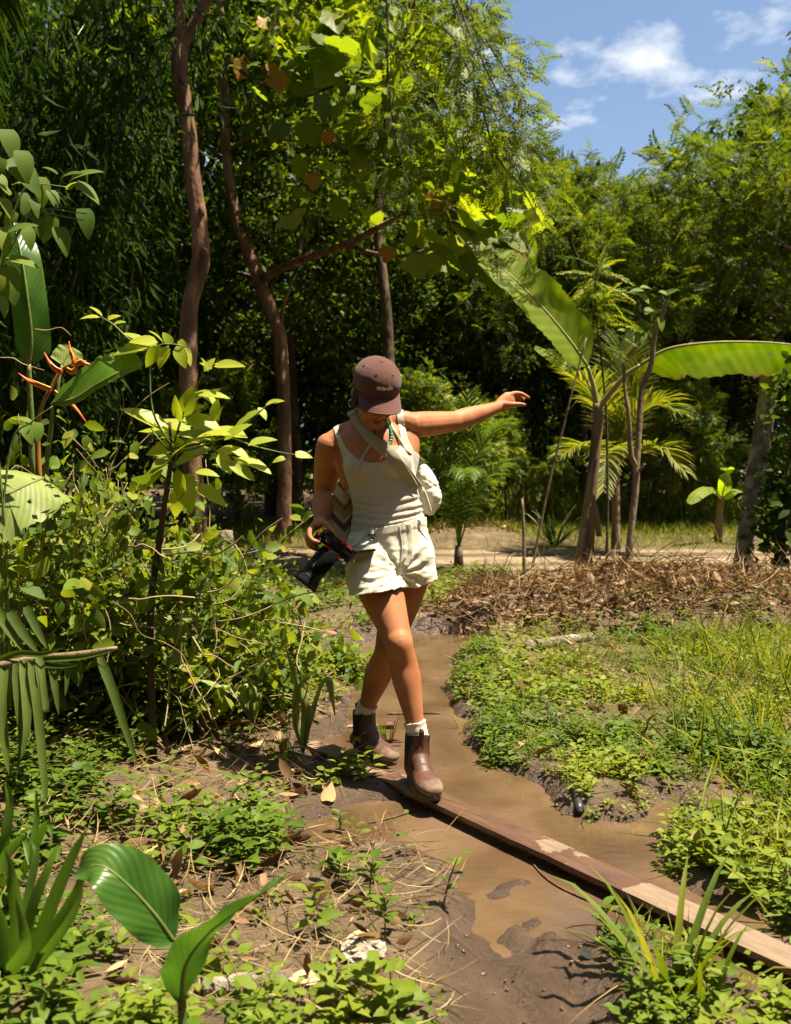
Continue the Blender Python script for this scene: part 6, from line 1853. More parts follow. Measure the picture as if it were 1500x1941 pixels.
for i, (u, d, lab) in enumerate(cells):
    H = float(top_h(u)) * (1 if d < 5.2 else .62) + .05; x0 = px_x(u, d); b = Vector((x0, d, gz(x0, d)))
    t = thing('weed_thicket', lab, 'shrub', b, 'weed thickets on the left bank')
    W = .30 if d < 5.2 else .5
    stems = []; pos = []
    for k in range(26):
        a = rs.uniform(0, 6.28); r = W * math.sqrt(rs.random()) * 1.1
        p = np.array([b.x + r * math.cos(a), b.y + r * math.sin(a) * .8, b.z - .02]); hh = H * rs.uniform(.45, 1.05) * (1 - .35 * (r / (W * 1.1)) ** 2)
        c = [p]; dv = np.array([rs.normal() * .35, rs.normal() * .35 - .1, 1.0])
        for z in range(5):
            dv = dv + rs.normal(size=3) * .22; dv[2] = max(dv[2], .15 if z > 2 else .5); c.append(c[-1] + dv / np.linalg.norm(dv) * hh / 4.6)
        c = catmull(np.array(c), 3); stems.append(tube(c, np.linspace(.005, .0015, len(c)), 4))
        pos.append(c[3:])
    part('stem', pmesh('stem', join(*stems)), B_VINE, t, kind='stuff')
    pos = np.concatenate(pos)
    n = 2000
    p = pos[rs.integers(0, len(pos), n)] + rs.normal(size=(n, 3)) * np.array([.055, .055, .045])
    big = rs.random(n) < .45
    dr = rdir(n, rs, -.25); nr = rdir(n, rs, .9) + np.array([.2, -.35, 0])
    A = inst(T_OV4, p[big], dr[big], nr[big], rs.uniform(.05, .10, big.sum()), 1.15, rs)
    m2 = 2600
    p2 = pos[rs.integers(0, len(pos), m2)] + rs.normal(size=(m2, 3)) * np.array([.07, .07, .06])
    Bq = inst(T_SM, p2, rdir(m2, rs, 0), rdir(m2, rs, .9), rs.uniform(.018, .042, m2), 1.1, rs)
    for z in range(22 if d < 5.2 else 8):
        pp = pos[rs.integers(0, len(pos))] + np.array([rs.normal() * .05, -.06 - .06 * rs.random(), .02 + rs.normal() * .04])
        place_leaf(OVV[int(rs.integers(0, 3))], L_VINE, t, pp, (rs.normal(), -.4, -.3 + rs.normal() * .4), (rs.normal() * .4 + .2, -.5, .9), rs.uniform(.06, .12))
    V, F, R = cat(A, Bq)
    part('foliage', mesh_from('foliage', V, F, rnd=R), L_SHRUB, t, kind='stuff')
# dead vines looping through it
vs = []
for k in range(100):
    u = rs.uniform(-20, 560); v = rs.uniform(880, 1420) if u < 300 else rs.uniform(1080, 1430); d = rs.uniform(3.75, 4.1) if u < 420 else rs.uniform(3.9, 4.5)
    if v < 850 + (1.3 - top_h(u)) / d * F_PX - 30: continue
    L = rs.uniform(.15, .55); a = rs.uniform(-.6, .6) + (1.57 if rs.random() < .35 else 0); p = np.array(P(u, v, d)); dv = np.array([math.cos(a), rs.normal() * .3, math.sin(a)]); c = [p]
    for z in range(5): dv = dv + rs.normal(size=3) * .35; c.append(c[-1] + dv / np.linalg.norm(dv) * L / 5)
    c = np.array(c); c[:, 2] = np.maximum(c[:, 2], hgt(c[:, 0], c[:, 1]) + .005)
    vs.append(tube(c, rs.uniform(.0012, .0035), 4, 3, cap=False))
solo('dead_vines', pmesh('dead_vines', join(*vs)), B_VINE, 'tangle of dry tan vines through the weeds on the left bank', None, None, 'stuff')

# ---- heliconia with red-orange bracts
hb = base(110, 1290, 4.05); hb.z = gz(hb.x, hb.y)
hel = thing('heliconia', 'heliconia with red orange claw bracts and a torn broad leaf', 'plant', hb)
M_BR = simple_mat('red_bract', [(.42, .035, .018), (.60, .075, .02), (.68, .20, .03)], .4, 12, .1)
M_BRY = simple_mat('yellow_bract_rim', [(.55, .28, .03), (.66, .40, .05)], .4, 12, .1)
sp_ = [hb - Vector((0, 0, .03)), P(88, 1150, 4.05), P(80, 980, 4.05), P(72, 830, 4.05), P(80, 770, 4.0), P(98, 735, 4.0), P(118, 700, 4.0), P(148, 685, 4.0)]
part('flower_stalk', pmesh('flower_stalk', tube(sp_, [.014, .013, .012, .010, .008, .008, .007, .005], 8, 4)), simple_mat('red_stalk', [(.20, .14, .03), (.34, .10, .03)], .4, 5, 0), hel)
for q in ([(98, 740), (78, 732), (55, 722), (35, 707)], [(118, 706), (106, 700), (95, 688), (84, 668)], [(140, 690), (140, 680), (134, 665), (131, 647)], [(142, 695), (152, 688), (165, 690), (175, 692)], [(105, 745), (118, 755), (140, 770), (166, 803)], [(128, 702), (138, 706), (144, 698), (150, 690)]):
    c = [P(u, v, 3.97) for u, v in q]
    br_ = part('bract', pmesh('bract', tube(c, [.014, .015, .009, .0015], 10, 5, Vector((0, 1, .2)), [.008, .010, .007, .0015])), M_BR, hel)
    o = bpy.data.objects.new('rim', pmesh('rim', tube([p + Vector((.002, -.012, .009)) for p in c[:3]], [.004, .004, .002], 6, 4))); COL.objects.link(o); o.data.materials.append(M_BRY); o.parent = br_
leafpart([P(100, 764, 3.92), P(140, 756, 3.88), P(185, 728, 3.85), P(230, 704, 3.86), P(272, 690, 3.9)], .115, .02, Vector((-.25, -.95, .35)), L_HEL, hel, [P(84, 920, 4.0), P(92, 850, 3.98), P(98, 800, 3.95), P(100, 764, 3.92)], .009, tears=3, seed=3, ns=44, hangL=.15, hangR=.3, wave=.03, petmat=B_STEM)
leafpart([P(88, 905, 3.8), P(60, 915, 3.72), P(20, 935, 3.66), P(-30, 960, 3.62), P(-80, 1000, 3.6)], .17, .20, Vector((.12, -.75, .65)), L_HELD, hel, [P(84, 1050, 4.0), P(96, 960, 3.92), P(98, 915, 3.86), P(88, 905, 3.8)], .009, tears=3, seed=5, ns=44, hangL=.05, hangR=.1, wave=.02, petmat=B_STEM)
leafpart([P(55, 690, 4.0), P(60, 640, 3.98), P(52, 560, 3.96), P(40, 480, 3.98), P(25, 420, 4.05)], .07, .075, Vector((.2, -.9, .2)), L_CAN, hel, [P(62, 1000, 4.05), P(62, 860, 4.05), P(58, 760, 4.02), P(55, 690, 4.0)], .012, tears=0, seed=6, ns=40, hangL=.3, hangR=.3, petmat=B_STEM)
leafpart([P(118, 692, 4.12), P(124, 680, 4.13), P(132, 668, 4.14), P(138, 658, 4.15)], .06, .055, Vector((.1, -.95, .2)), L_HELD, hel, [P(108, 760, 4.1), P(112, 720, 4.1), P(118, 692, 4.12)], .006, tears=2, seed=8, ns=24, nt=5, petmat=B_STEM)
# pale dead tendrils beside it
for i, (q, lab) in enumerate([([(0, 678), (25, 679), (45, 690), (85, 702)], 'pale dead twig crossing the dark at the left edge'), ([(66, 624), (90, 626), (116, 621), (135, 636)], 'short pale dead twig above the red flowers')]):
    c = pxpath([(u, v, 3.9) for u, v in q])
    solo('dead_twig', pmesh('dead_twig', tube(c, [.0026, .0022, .0018, .001], 5, 5)), B_VINE, lab, 'twig', 'pale dead twigs')

# ---- lime-leaved sapling
yb = base(290, 1330, 3.95); yb.z = gz(yb.x, yb.y)
yel = thing('lime_sapling', 'sapling with bright translucent lime leaves in front of the trunks', 'sapling', yb)
main = [yb - Vector((0, 0, .03)), P(285, 1180, 3.95), P(302, 1030, 3.95), P(318, 920, 3.92), P(325, 860, 3.9), P(322, 800, 3.88)]
part('stem', pmesh('stem', tube(main, [.016, .015, .013, .011, .009, .006], 8, 4)), B_DARK, yel)
tw = [[(322, 870), (345, 790), (365, 745), (380, 720), (386, 700)], [(325, 860), (370, 850), (430, 830), (480, 845), (530, 857), (560, 862)], [(330, 850), (380, 840), (440, 815), (480, 790), (505, 770), (525, 762)], [(322, 870), (345, 900), (350, 930), (338, 950)], [(322, 855), (300, 830), (285, 810)], [(322, 840), (290, 780), (285, 690), (300, 655), (345, 655), (360, 668)], [(300, 660), (255, 650), (215, 615), (190, 600)], [(400, 845), (430, 880), (450, 900)]]
for q in tw: part('twig', pmesh('twig', tube([P(u, v, 3.86 + .02 * math.sin(u)) for u, v in q], np.linspace(.005, .0018, len(q)), 5, 4)), B_STEM, yel)
# leaves: (base u, v, tip u, tip v, template)
LV = [(560, 862, 590, 860, 2), (540, 868, 524, 870, 2), (480, 790, 440, 812, 0), (503, 768, 535, 758, 1), (490, 772, 505, 790, 0), (470, 830, 390, 805, 0), (420, 815, 345, 785, 0), (440, 825, 380, 822, 1), (410, 835, 340, 812, 0),
      (455, 850, 400, 860, 0), (470, 845, 520, 830, 1), (445, 870, 510, 890, 1), (430, 875, 480, 905, 1), (440, 865, 470, 880, 0), (400, 850, 330, 870, 0), (360, 845, 285, 850, 0), (340, 840, 300, 800, 1), (330, 830, 270, 805, 0), (320, 820, 240, 772, 1),
      (350, 790, 362, 740, 0), (352, 780, 380, 765, 2), (360, 760, 400, 735, 0), (375, 750, 430, 750, 1), (380, 745, 415, 760, 2), (345, 800, 330, 755, 1), (350, 800, 375, 775, 0), (388, 705, 405, 680, 1), (405, 695, 458, 690, 1), (400, 700, 390, 690, 2), (395, 705, 385, 680, 1), (412, 690, 424, 680, 2),
      (345, 900, 360, 960, 2), (350, 905, 370, 930, 2), (340, 930, 330, 975, 2), (335, 890, 345, 930, 0), (370, 895, 410, 895, 0), (365, 920, 425, 952, 1), (320, 880, 262, 905, 0), (310, 890, 265, 925, 1), (325, 865, 290, 880, 0),
      (395, 860, 330, 838, 0), (425, 835, 465, 800, 0), (460, 800, 490, 775, 0), (415, 800, 420, 770, 1), (405, 800, 412, 760, 1), (380, 830, 318, 855, 0), (365, 820, 300, 790, 0), (435, 850, 470, 862, 0), (415, 860, 435, 890, 0),
      (190, 602, 156, 598, 0), (195, 600, 176, 580, 0), (205, 605, 222, 595, 2), (215, 615, 232, 605, 2), (300, 655, 222, 658, 0), (300, 650, 250, 640, 0), (305, 655, 275, 690, 0), (320, 655, 300, 690, 0), (325, 652, 310, 630, 2), (335, 655, 350, 690, 0), (345, 655, 362, 688, 1), (310, 650, 290, 625, 0), (280, 655, 240, 625, 0), (260, 650, 235, 668, 1), (340, 645, 356, 665, 2)]
for (u, v, u2, v2, k) in LV:
    d = 3.86 + rs.normal() * .05; a = P(u, v, d); b = P(u2, v2, d - .015 + rs.normal() * .02)
    place_leaf(OVY[k], L_YEL, yel, a, b - a, (rs.normal() * .3 + .2, -.5, .85 + rs.normal() * .2), max(.05, (b - a).length * 1.12))

# ---- heart-leaved climber at the top left, on its own stems
vb = base(30, 1340, 3.7); vb.z = gz(vb.x, vb.y)
vin = thing('heart_leaved_climber', 'climber with heart shaped grey green leaves at the left edge', 'vine', vb)
for q in ([(20, 1340), (10, 1000), (-20, 700), (0, 500), (40, 370), (70, 350), (130, 355)], [(20, 1340), (-10, 1000), (-30, 750), (-10, 600), (15, 480), (60, 400), (165, 405)], [(15, 480), (60, 405), (110, 408), (158, 418)], [(20, 1340), (0, 1100), (20, 850), (60, 800), (100, 770)]):
    part('stem', pmesh('stem', tube([P(u, v, 3.6) for u, v in q], np.linspace(.006, .002, len(q)), 5, 5)), B_STEM, vin)
HL = [(12, 245, 30, 290), (40, 285, 55, 330), (20, 300, 70, 345), (75, 335, 85, 378), (135, 340, 178, 312), (140, 345, 185, 365), (120, 335, 150, 318), (110, 330, 96, 318), (130, 360, 138, 345), (158, 395, 170, 438), (5, 375, 22, 400), (20, 370, 5, 345), (40, 365, 52, 400), (28, 400, 12, 425), (60, 375, 75, 400), (95, 360, 110, 385), (0, 430, 18, 470), (15, 440, 55, 415), (70, 410, 80, 440), (100, 410, 88, 450), (10, 490, 62, 488), (10, 505, 30, 560), (0, 520, -15, 560), (20, 520, 8, 560), (0, 560, 15, 590), (110, 430, 130, 470), (60, 800, 40, 790), (70, 800, 76, 830), (45, 805, 60, 832), (25, 350, 50, 338), (80, 352, 70, 332), (-5, 330, 12, 352), (5, 300, -10, 330), (50, 430, 60, 462), (0, 400, -20, 420), (25, 455, 5, 480)]
for (u, v, u2, v2) in HL:
    d = 3.6 + rs.normal() * .06; a = P(u, v, d); b = P(u2, v2, d - .02)
    place_leaf(OVV[2], L_VINE, vin, a, b - a, (rs.normal() * .35 + .25, -.5, .85), max(.055, (b - a).length * 1.15))

# ---- palm outside the left edge: dark fronds hang into the top left corner
pbx = Vector((-2.35, 3.6, 0)); pbx.z = gz(pbx.x, pbx.y)
pal = thing('overhanging_palm', 'palm outside the frame whose dark fronds hang into the top left corner', 'palm tree', pbx)
ptop = pbx + Vector((.15, .1, 3.6))
part('trunk', pmesh('trunk', tube([pbx - Vector((0, 0, .05)), pbx + Vector((.05, .05, 1.8)), ptop], [.14, .11, .10], 12, 4, noise=.03)), B_DARK, pal)
for i, q in enumerate([[(-2.0, 3.5, 3.85), (-1.75, 3.3, 3.65), (-1.55, 3.15, 3.1)], [(-2.05, 3.2, 3.55), (-1.9, 3.0, 3.1), (-1.75, 2.85, 2.45)], [(-2.2, 4.0, 3.95), (-2.0, 4.2, 3.8), (-1.8, 4.4, 3.3)], [(-2.9, 3.6, 4.0), (-3.4, 3.7, 3.6), (-3.7, 3.8, 2.9)], [(-2.3, 4.3, 4.0), (-2.3, 5.0, 3.7), (-2.3, 5.5, 3.0)]]):
    part('frond', frond_mesh([ptop] + [Vector(p) for p in q], 30, .66, .042, .7, .45, seed=60 + i, rr=.018), L_BAM, pal)

# ---- fallen palm frond with broken leaflets, left edge
fb = P(100, 1250, 3.0)
fro = thing('fallen_frond', 'fallen palm frond with split grey green leaflets propped in the weeds', 'palm frond', Vector((fb.x, fb.y, gz(fb.x, fb.y))))
part('rachis', pmesh('rachis', tube([P(-40, 1270, 3.0), P(60, 1250, 3.0), P(150, 1240, 3.0), P(222, 1228, 3.0)], [.014, .012, .010, .006], 7, 4)), B_STICK, fro)
M_FRO = leaf_mat('faded_palm_leaflet', [(.045, .075, .014), (.085, .125, .022), (.14, .17, .04)], .45, .65, src='obj', spec=.15, tint=(1.2, 1.3, .6), nscale=30)
def strip(q, w, seed):
    c = catmull(np.array([tuple(P(*p)) for p in q]), 5); n = len(c)
    tg = np.gradient(c, axis=0); tg /= np.linalg.norm(tg, axis=1)[:, None]
    view = np.array([.15, -1, .25]); sd = np.cross(tg, view); sd /= np.linalg.norm(sd, axis=1)[:, None]; nn = np.cross(sd, tg)
    ww = w * .5 * np.interp(np.linspace(0, 1, n), [0, .1, .55, .85, 1], [.6, 1, .85, .5, .03])[:, None]
    V = np.concatenate([c - sd * ww + nn * ww * .5, c, c + sd * ww + nn * ww * .5]); F = []
    for k in range(n - 1): F += [[k, k + 1, n + k + 1, n + k], [n + k, n + k + 1, 2 * n + k + 1, 2 * n + k]]
    return mesh_from('leaflet', V, F)
for i, (q, w) in enumerate([([(75, 1245, 2.99), (80, 1290, 2.95), (88, 1340, 2.93), (90, 1350, 2.93)], .028), ([(45, 1250, 2.99), (50, 1310, 2.94), (52, 1380, 2.9), (40, 1440, 2.88)], .030), ([(95, 1242, 3.0), (105, 1300, 2.96), (112, 1355, 2.94)], .024), ([(60, 1250, 2.98), (70, 1320, 2.93), (78, 1400, 2.9), (85, 1480, 2.86), (88, 1530, 2.84)], .030), ([(190, 1245, 2.98), (215, 1310, 2.94), (238, 1380, 2.92), (262, 1452, 2.9)], .030), ([(10, 1260, 3.0), (5, 1330, 2.95), (12, 1420, 2.92), (18, 1470, 2.9)], .03),
     ([(30, 1258, 2.98), (35, 1330, 2.93), (42, 1400, 2.91), (32, 1470, 2.88)], .024), ([(120, 1240, 3.02), (128, 1280, 3.0), (124, 1320, 2.99)], .018), ([(148, 1240, 3.02), (153, 1275, 3.0), (150, 1300, 3.0)], .018), ([(30, 1262, 3.02), (80, 1250, 2.99), (150, 1246, 2.97), (220, 1232, 2.96)], .022), ([(-20, 1262, 3.02), (30, 1240, 2.99), (80, 1240, 2.97), (120, 1228, 2.96)], .022), ([(60, 1256, 3.0), (110, 1262, 2.97), (150, 1260, 2.95)], .02),
     ([(20, 1160, 3.2), (45, 1200, 3.15), (75, 1240, 3.1)], .035), ([(-10, 1150, 3.22), (20, 1195, 3.17), (50, 1240, 3.12)], .035), ([(50, 1150, 3.2), (70, 1190, 3.15), (90, 1230, 3.1)], .03)]):
    part('leaflet', strip(q, w, i), M_FRO, fro)

# ---- foreground plants
def strap_plant(name, lab, b, strips, mat):
    t = thing(name, lab, 'plant', b)
    for i, (q, w) in enumerate(strips): part('leaf', strip(q, w, i), mat, t)
    return t
L_STRAP = leaf_mat('strap_leaf', [(.04, .085, .012), (.075, .135, .016), (.12, .18, .022)], .45, .4, src='obj', nscale=20)
sb2 = base(60, 1830, 2.1); sb2.z = gz(sb2.x, sb2.y)
strap_plant('strap_leaf_plant', 'clump of folded strap leaves at the lower left edge', sb2, [
    ([(60, 1830, 2.1), (90, 1740, 2.06), (130, 1640, 2.02), (165, 1570, 2.0)], .031), ([(70, 1830, 2.1), (110, 1750, 2.08), (150, 1680, 2.06), (170, 1600, 2.05)], .024), ([(30, 1840, 2.05), (35, 1750, 2.0), (25, 1670, 1.96), (10, 1610, 1.95)], .031), ([(50, 1830, 2.12), (60, 1730, 2.1), (90, 1650, 2.1), (110, 1600, 2.12)], .024),
    ([(20, 1840, 2.1), (0, 1740, 2.05), (-40, 1670, 2.0)], .031), ([(60, 1840, 2.08), (100, 1790, 2.0), (140, 1730, 1.95), (160, 1670, 1.93)], .021), ([(40, 1830, 2.15), (50, 1720, 2.18), (70, 1620, 2.2), (60, 1590, 2.22)], .021), ([(20, 1840, 2.0), (50, 1790, 1.93), (30, 1700, 1.9)], .028)], L_STRAP)
sb3 = base(-10, 1690, 2.6); sb3.z = gz(sb3.x, sb3.y)
strap_plant('strap_leaf_plant', 'smaller strap leaf clump above the one at the lower left edge', sb3, [
    ([(0, 1700, 2.6), (10, 1600, 2.55), (20, 1520, 2.55), (10, 1480, 2.55)], .028), ([(20, 1700, 2.6), (60, 1620, 2.55), (90, 1560, 2.5), (100, 1590, 2.45)], .024), ([(-20, 1700, 2.6), (0, 1640, 2.5), (45, 1590, 2.45), (55, 1640, 2.4)], .028), ([(20, 1700, 2.6), (50, 1640, 2.58), (70, 1560, 2.6), (68, 1500, 2.6)], .021)], L_STRAP)
cb2 = base(345, 1935, 1.98); cb2.z = gz(cb2.x, cb2.y)
can = thing('canna_plant', 'canna with two big dark green leaves in the lower left foreground', 'plant', cb2)
part('stem', pmesh('stem', tube([cb2 - Vector((0, 0, .04)), P(345, 1900, 1.97), P(335, 1820, 1.96), P(328, 1780, 1.95)], [.010, .009, .007, .005], 8, 4)), B_STEM, can)
leafpart([P(330, 1785, 1.95), P(295, 1735, 1.92), P(245, 1680, 1.9), P(190, 1640, 1.9), P(138, 1658, 1.92)], .062, .066, Vector((.25, -.72, .68)), L_CAN, can, None, .006, seed=2, ns=40, hangL=-.15, hangR=-.1, prof='lance', wave=.05, petmat=B_STEM)
leafpart([P(345, 1900, 1.97), P(352, 1830, 1.9), P(395, 1770, 1.84), P(460, 1720, 1.82), P(545, 1660, 1.86)], .050, .058, Vector((.35, -.45, -.9)), L_CAN, can, None, .006, seed=3, ns=40, hangL=.25, hangR=.25, prof='lance', wave=.05, petmat=B_STEM)

# broad weeds in the mid-left: pairs of wide blades
for (u, v, d, lv, lab) in ((480, 1370, 4.3, [[(480, 1370), (470, 1300), (500, 1260), (545, 1235)], [(480, 1370), (450, 1320), (410, 1300), (360, 1285)], [(480, 1370), (490, 1330), (470, 1300), (455, 1330)]], 'broad bladed seedling left of the rear leg'), (575, 1430, 4.2, [[(575, 1430), (580, 1350), (560, 1290), (540, 1220)], [(575, 1430), (600, 1330), (622, 1290), (636, 1360)], [(575, 1430), (560, 1370), (565, 1310), (600, 1270)]], 'arching bladed seedling at the puddle edge left of the knees'), (455, 1240, 4.8, [[(455, 1240), (452, 1210), (455, 1190), (460, 1180)]], 'single upright seedling leaf below the camera lens')):
    b = base(u, v, d); b.z = gz(b.x, b.y); t = thing('seedling', lab, 'seedling', b, 'broad bladed seedlings')
    for i, q in enumerate(lv):
        leafpart([P(a, c, d - .03 * k) for k, (a, c) in enumerate(q)], .024, .024, Vector((rs.normal() * .3, -.35, .9)), L_HELD, t, None, .004, seed=i + u, ns=20, nt=4, prof='lance', hangL=-.2, hangR=-.2, wave=.04, petmat=B_STEM)

# ================================================================== litter heap, logs, hose, small things
def scatter_ground(n, x0, x1, y0, y1, keep, rs):
    x = rs.uniform(x0, x1, n); y = rs.uniform(y0, y1, n)
    k = rs.random(n) < keep(x, y)
    x, y = x[k], y[k]
    return np.column_stack([x, y, hgt(x, y)])
T_DL = leaf_tpl(.5, 3, -.25, .3, 'ovate')
mnd = lambda x, y: sstep(1.25, .75, ((x - MOUND[0]) / 1.95) ** 2 + ((y - MOUND[1]) / 1.0) ** 2)
p = scatter_ground(13000, .2, 4.6, 6.8, 9.2, lambda x, y: mnd(x, y), rs)
p2 = scatter_ground(700, .3, 1.9, 13.1, 14.3, lambda x, y: sstep(1.2, .5, ((x - 1.05) / .8) ** 2 + ((y - 13.7) / .5) ** 2), rs)
p3 = scatter_ground(3000, -2.2, 0.1, 2.2, 7.5, lambda x, y: .6 * (x < cx_(y) - .3) * (mud_sd(x, y) > .02), rs)
p5 = scatter_ground(1500, .3, 4, 2.0, 7, lambda x, y: .8 * (x > cx_(y) + .1) * (mud_sd(x, y) > 0), rs)
p4 = scatter_ground(2500, -5, 0, 8, 14.5, lambda x, y: .7 + 0 * x, rs)
pa_ = np.vstack([p, p2, p3, p4, p5]); n = len(pa_)
pa_[:, 2] += rs.uniform(.0, .06, n)
V, F, R = inst(T_DL, pa_, rdir(n, rs, 0, .7), rdir(n, rs, .5), rs.uniform(.03, .10, n) * rs.uniform(.6, 1.2, n), rs.uniform(.35, 1.1, n), rs)
solo('leaf_litter', mesh_from('leaf_litter', V, F, rnd=R), L_DRY, 'brown dead leaf litter over the heap and under the trees', None, None, 'stuff')
sk = []
T_TW = leaf_tpl(.017, 4, .6, .32, 'strap')
p = scatter_ground(5200, .1, 4.6, 6.5, 9.3, lambda x, y: mnd(x, y), rs); p[:, 2] += rs.uniform(.01, .09, len(p))
q = scatter_ground(9500, -2.2, .35, 2.1, 6.5, lambda x, y: (x < cx_(y) - .12) * (mud_sd(x, y) > .03) * (.35 + .65 * (fbm(x * 1.6, y * 1.6, 91, 3) > -.1)), rs); q[:, 2] += rs.uniform(.004, .05, len(q))
q2 = scatter_ground(2600, .3, 3.5, 2.2, 6.8, lambda x, y: (x > cx_(y) + .1) * (mud_sd(x, y) > -.02) * .5, rs); q2[:, 2] += rs.uniform(.004, .03, len(q2))
mm_ = inst(T_TW, p, rdir(len(p), rs, .05, .4), rdir(len(p), rs, .4), rs.uniform(.10, .40, len(p)), 1.0, rs)
qq_ = inst(T_TW, q, rdir(len(q), rs, .03, .22), rdir(len(q), rs, .25), rs.uniform(.04, .20, len(q)), .8, rs)
V, F, R = cat((mm_[0], mm_[1], mm_[2] * .6), (qq_[0], qq_[1], .25 + .75 * qq_[2]), inst(T_TW, q2, rdir(len(q2), rs, .0, .15), rdir(len(q2), rs, 1), rs.uniform(.06, .2, len(q2)), .9, rs))
solo('straw', mesh_from('straw', V, F, rnd=R), L_STRAW, 'dry straw and dead stalks lying over banks and litter heap', None, None, 'stuff')
# sticks on the heap, each its own
for i, (a, b, r, lab) in enumerate([((1095, 1130), (1200, 1108), .022, 'pale crooked branch lying on top of the litter heap'), ((1320, 1160), (1460, 1140), .012, 'thin stick on the right of the litter heap'), ((1000, 1150), (1090, 1065), .008, 'twig sticking up left of the banana base'), ((930, 1225), (1000, 1190), .007, 'thin stick by the puddle head'), ((1200, 1085), (1255, 1060), .010, 'dark twig poking up right of the sapling base')]):
    p0 = G(*a); z0 = gz(p0.x, p0.y); A = Vector((p0.x, p0.y, z0 + .03)); d = to_px(A)[0, 2]; Bp = P(b[0], b[1], d - .05)
    c = [A, lerp(A, Bp, .35) + Vector((0, 0, .02)), lerp(A, Bp, .7) - Vector((0, 0, .01)), Bp]
    solo('stick', pmesh('stick', tube(c, [r, r * .9, r * .8, r * .5], 8, 4, noise=.04, seed=i)), B_STICK, lab, 'stick', 'sticks about the litter heap')
def log(lab, a, b, r, mat, seed, dz=0.0):
    A, B_ = G(*a), G(*b); A = Vector((A.x, A.y, gz(A.x, A.y) + r * .75 + dz)); B_ = Vector((B_.x, B_.y, gz(B_.x, B_.y) + r * .75 + dz))
    c = [lerp(A, B_, t) for t in (0, .2, .5, .8, 1)]
    t = thing('log', lab, 'log', Vector((A.x, A.y, gz(A.x, A.y))))
    part('bark', pmesh('bark', tube(c, [r * .96, r, r * 1.03, r * .98, r * .94], 16, 4, noise=.03, seed=seed)), mat, t)
    ax = (B_ - A).normalized()
    for e, s in ((A, -1), (B_, 1)):
        part('cut_face', pmesh('cut_face', tube([e - ax * .01, e + ax * s * .006], [r * .88, r * .86], 16)), B_STICK, t)
log('short cut log lying in litter left of the camera', (462, 1068), (524, 1058), .095, B_STICK, 3)
log('rotten grey log at the front of the litter heap', (1000, 1243), (1120, 1222), .036, B_GREY, 5)
log('charred stick of wood in the straw at lower left', (395, 1625), (450, 1580), .022, B_DARK, 6)
log('weathered wood end at the bottom edge near the canna', (385, 1915), (550, 1895), .022, B_GREY, 7)
# stumps
for u, v, d, h, r, lab in ((428, 985, 7.2, .62, .055, 'grey cut stump behind the lime sapling'), (232, 1000, 7.5, .66, .05, 'dark cut stump left of the lime sapling'), (176, 985, 7.0, .7, .05, 'dark cut stump behind the red flowers')):
    b = base(u, v, d); b.z = gz(b.x, b.y); t = thing('stump', lab, 'stump', b, 'cut stumps in the left thicket')
    part('bark', pmesh('bark', tube([b - Vector((0, 0, .05)), b + Vector((.01, 0, h * .5)), b + Vector((.0, 0, h))], [r * 1.2, r, r * .95], 12, 4, noise=.04, seed=int(u))), B_GREY if u > 400 else B_DARK, t)
    part('cut_face', pmesh('cut_face', tube([b + Vector((0, 0, h - .005)), b + Vector((0, 0, h + .006))], [r * .9, r * .88], 12)), B_STICK, t)
# black hose running along the bank, partly buried
M_HOSE = simple_mat('black_polythene', [(.014, .015, .017), (.035, .037, .04), (.09, .08, .07)], .45, 14, .2)
hp = [(948, 1262), (950, 1285), (985, 1310), (1030, 1332), (1060, 1390), (1085, 1450), (1092, 1500), (1099, 1533)]
c = []
for i, (u, v) in enumerate(hp):
    g = G(u, v); c.append(Vector((g.x, g.y, max(gz(g.x, g.y), -.03) + (-.012, .014, -.016, .012, -.02, -.014, .010, .014)[i])))
hose = thing('hose', 'black plastic hose half hidden in weeds on the right bank', 'hose', c[0])
part('pipe', pmesh('pipe', tube(c, .017, 12, 5)), M_HOSE, hose)
part('open_end', pmesh('open_end', tube([c[-1], c[-1] + (c[-1] - c[-2]).normalized() * .008], [.0125, .012], 12)), M_BLACK, hose)
# grey pipe end low right by the grass
ga, gb_ = G(1178, 1780), G(1260, 1960)
pp_ = thing('pipe', 'muddy grey pipe half buried at the bottom right bank', 'pipe', Vector((ga.x, ga.y, 0)))
part('tube', pmesh('tube', tube([Vector((ga.x, ga.y, .012)), lerp(Vector((ga.x, ga.y, .02)), Vector((gb_.x, gb_.y, .02)), .5), Vector((gb_.x, gb_.y, .03))], [.018, .019, .019], 12, 3, noise=.02)), B_GREY, pp_)
# crumpled white paper
wp = G(690, 1830); bmv, bmf = ellipsoid((wp.x, wp.y, gz(wp.x, wp.y) + .012), (RIGHT, Vector((0, 1, 0)), Vector((0, 0, 1))), (.055, .06, .016), 26, 12)
bmv = bmv + rs.normal(size=bmv.shape) * np.array([.008, .008, .006])
solo('paper_scrap', mesh_from('paper_scrap', bmv, bmf, smooth=False), simple_mat('dirty_paper', [(.18, .15, .12), (.42, .38, .33)], .8, 20, .4), 'crumpled dirty white scrap on the lower left bank', 'scrap')
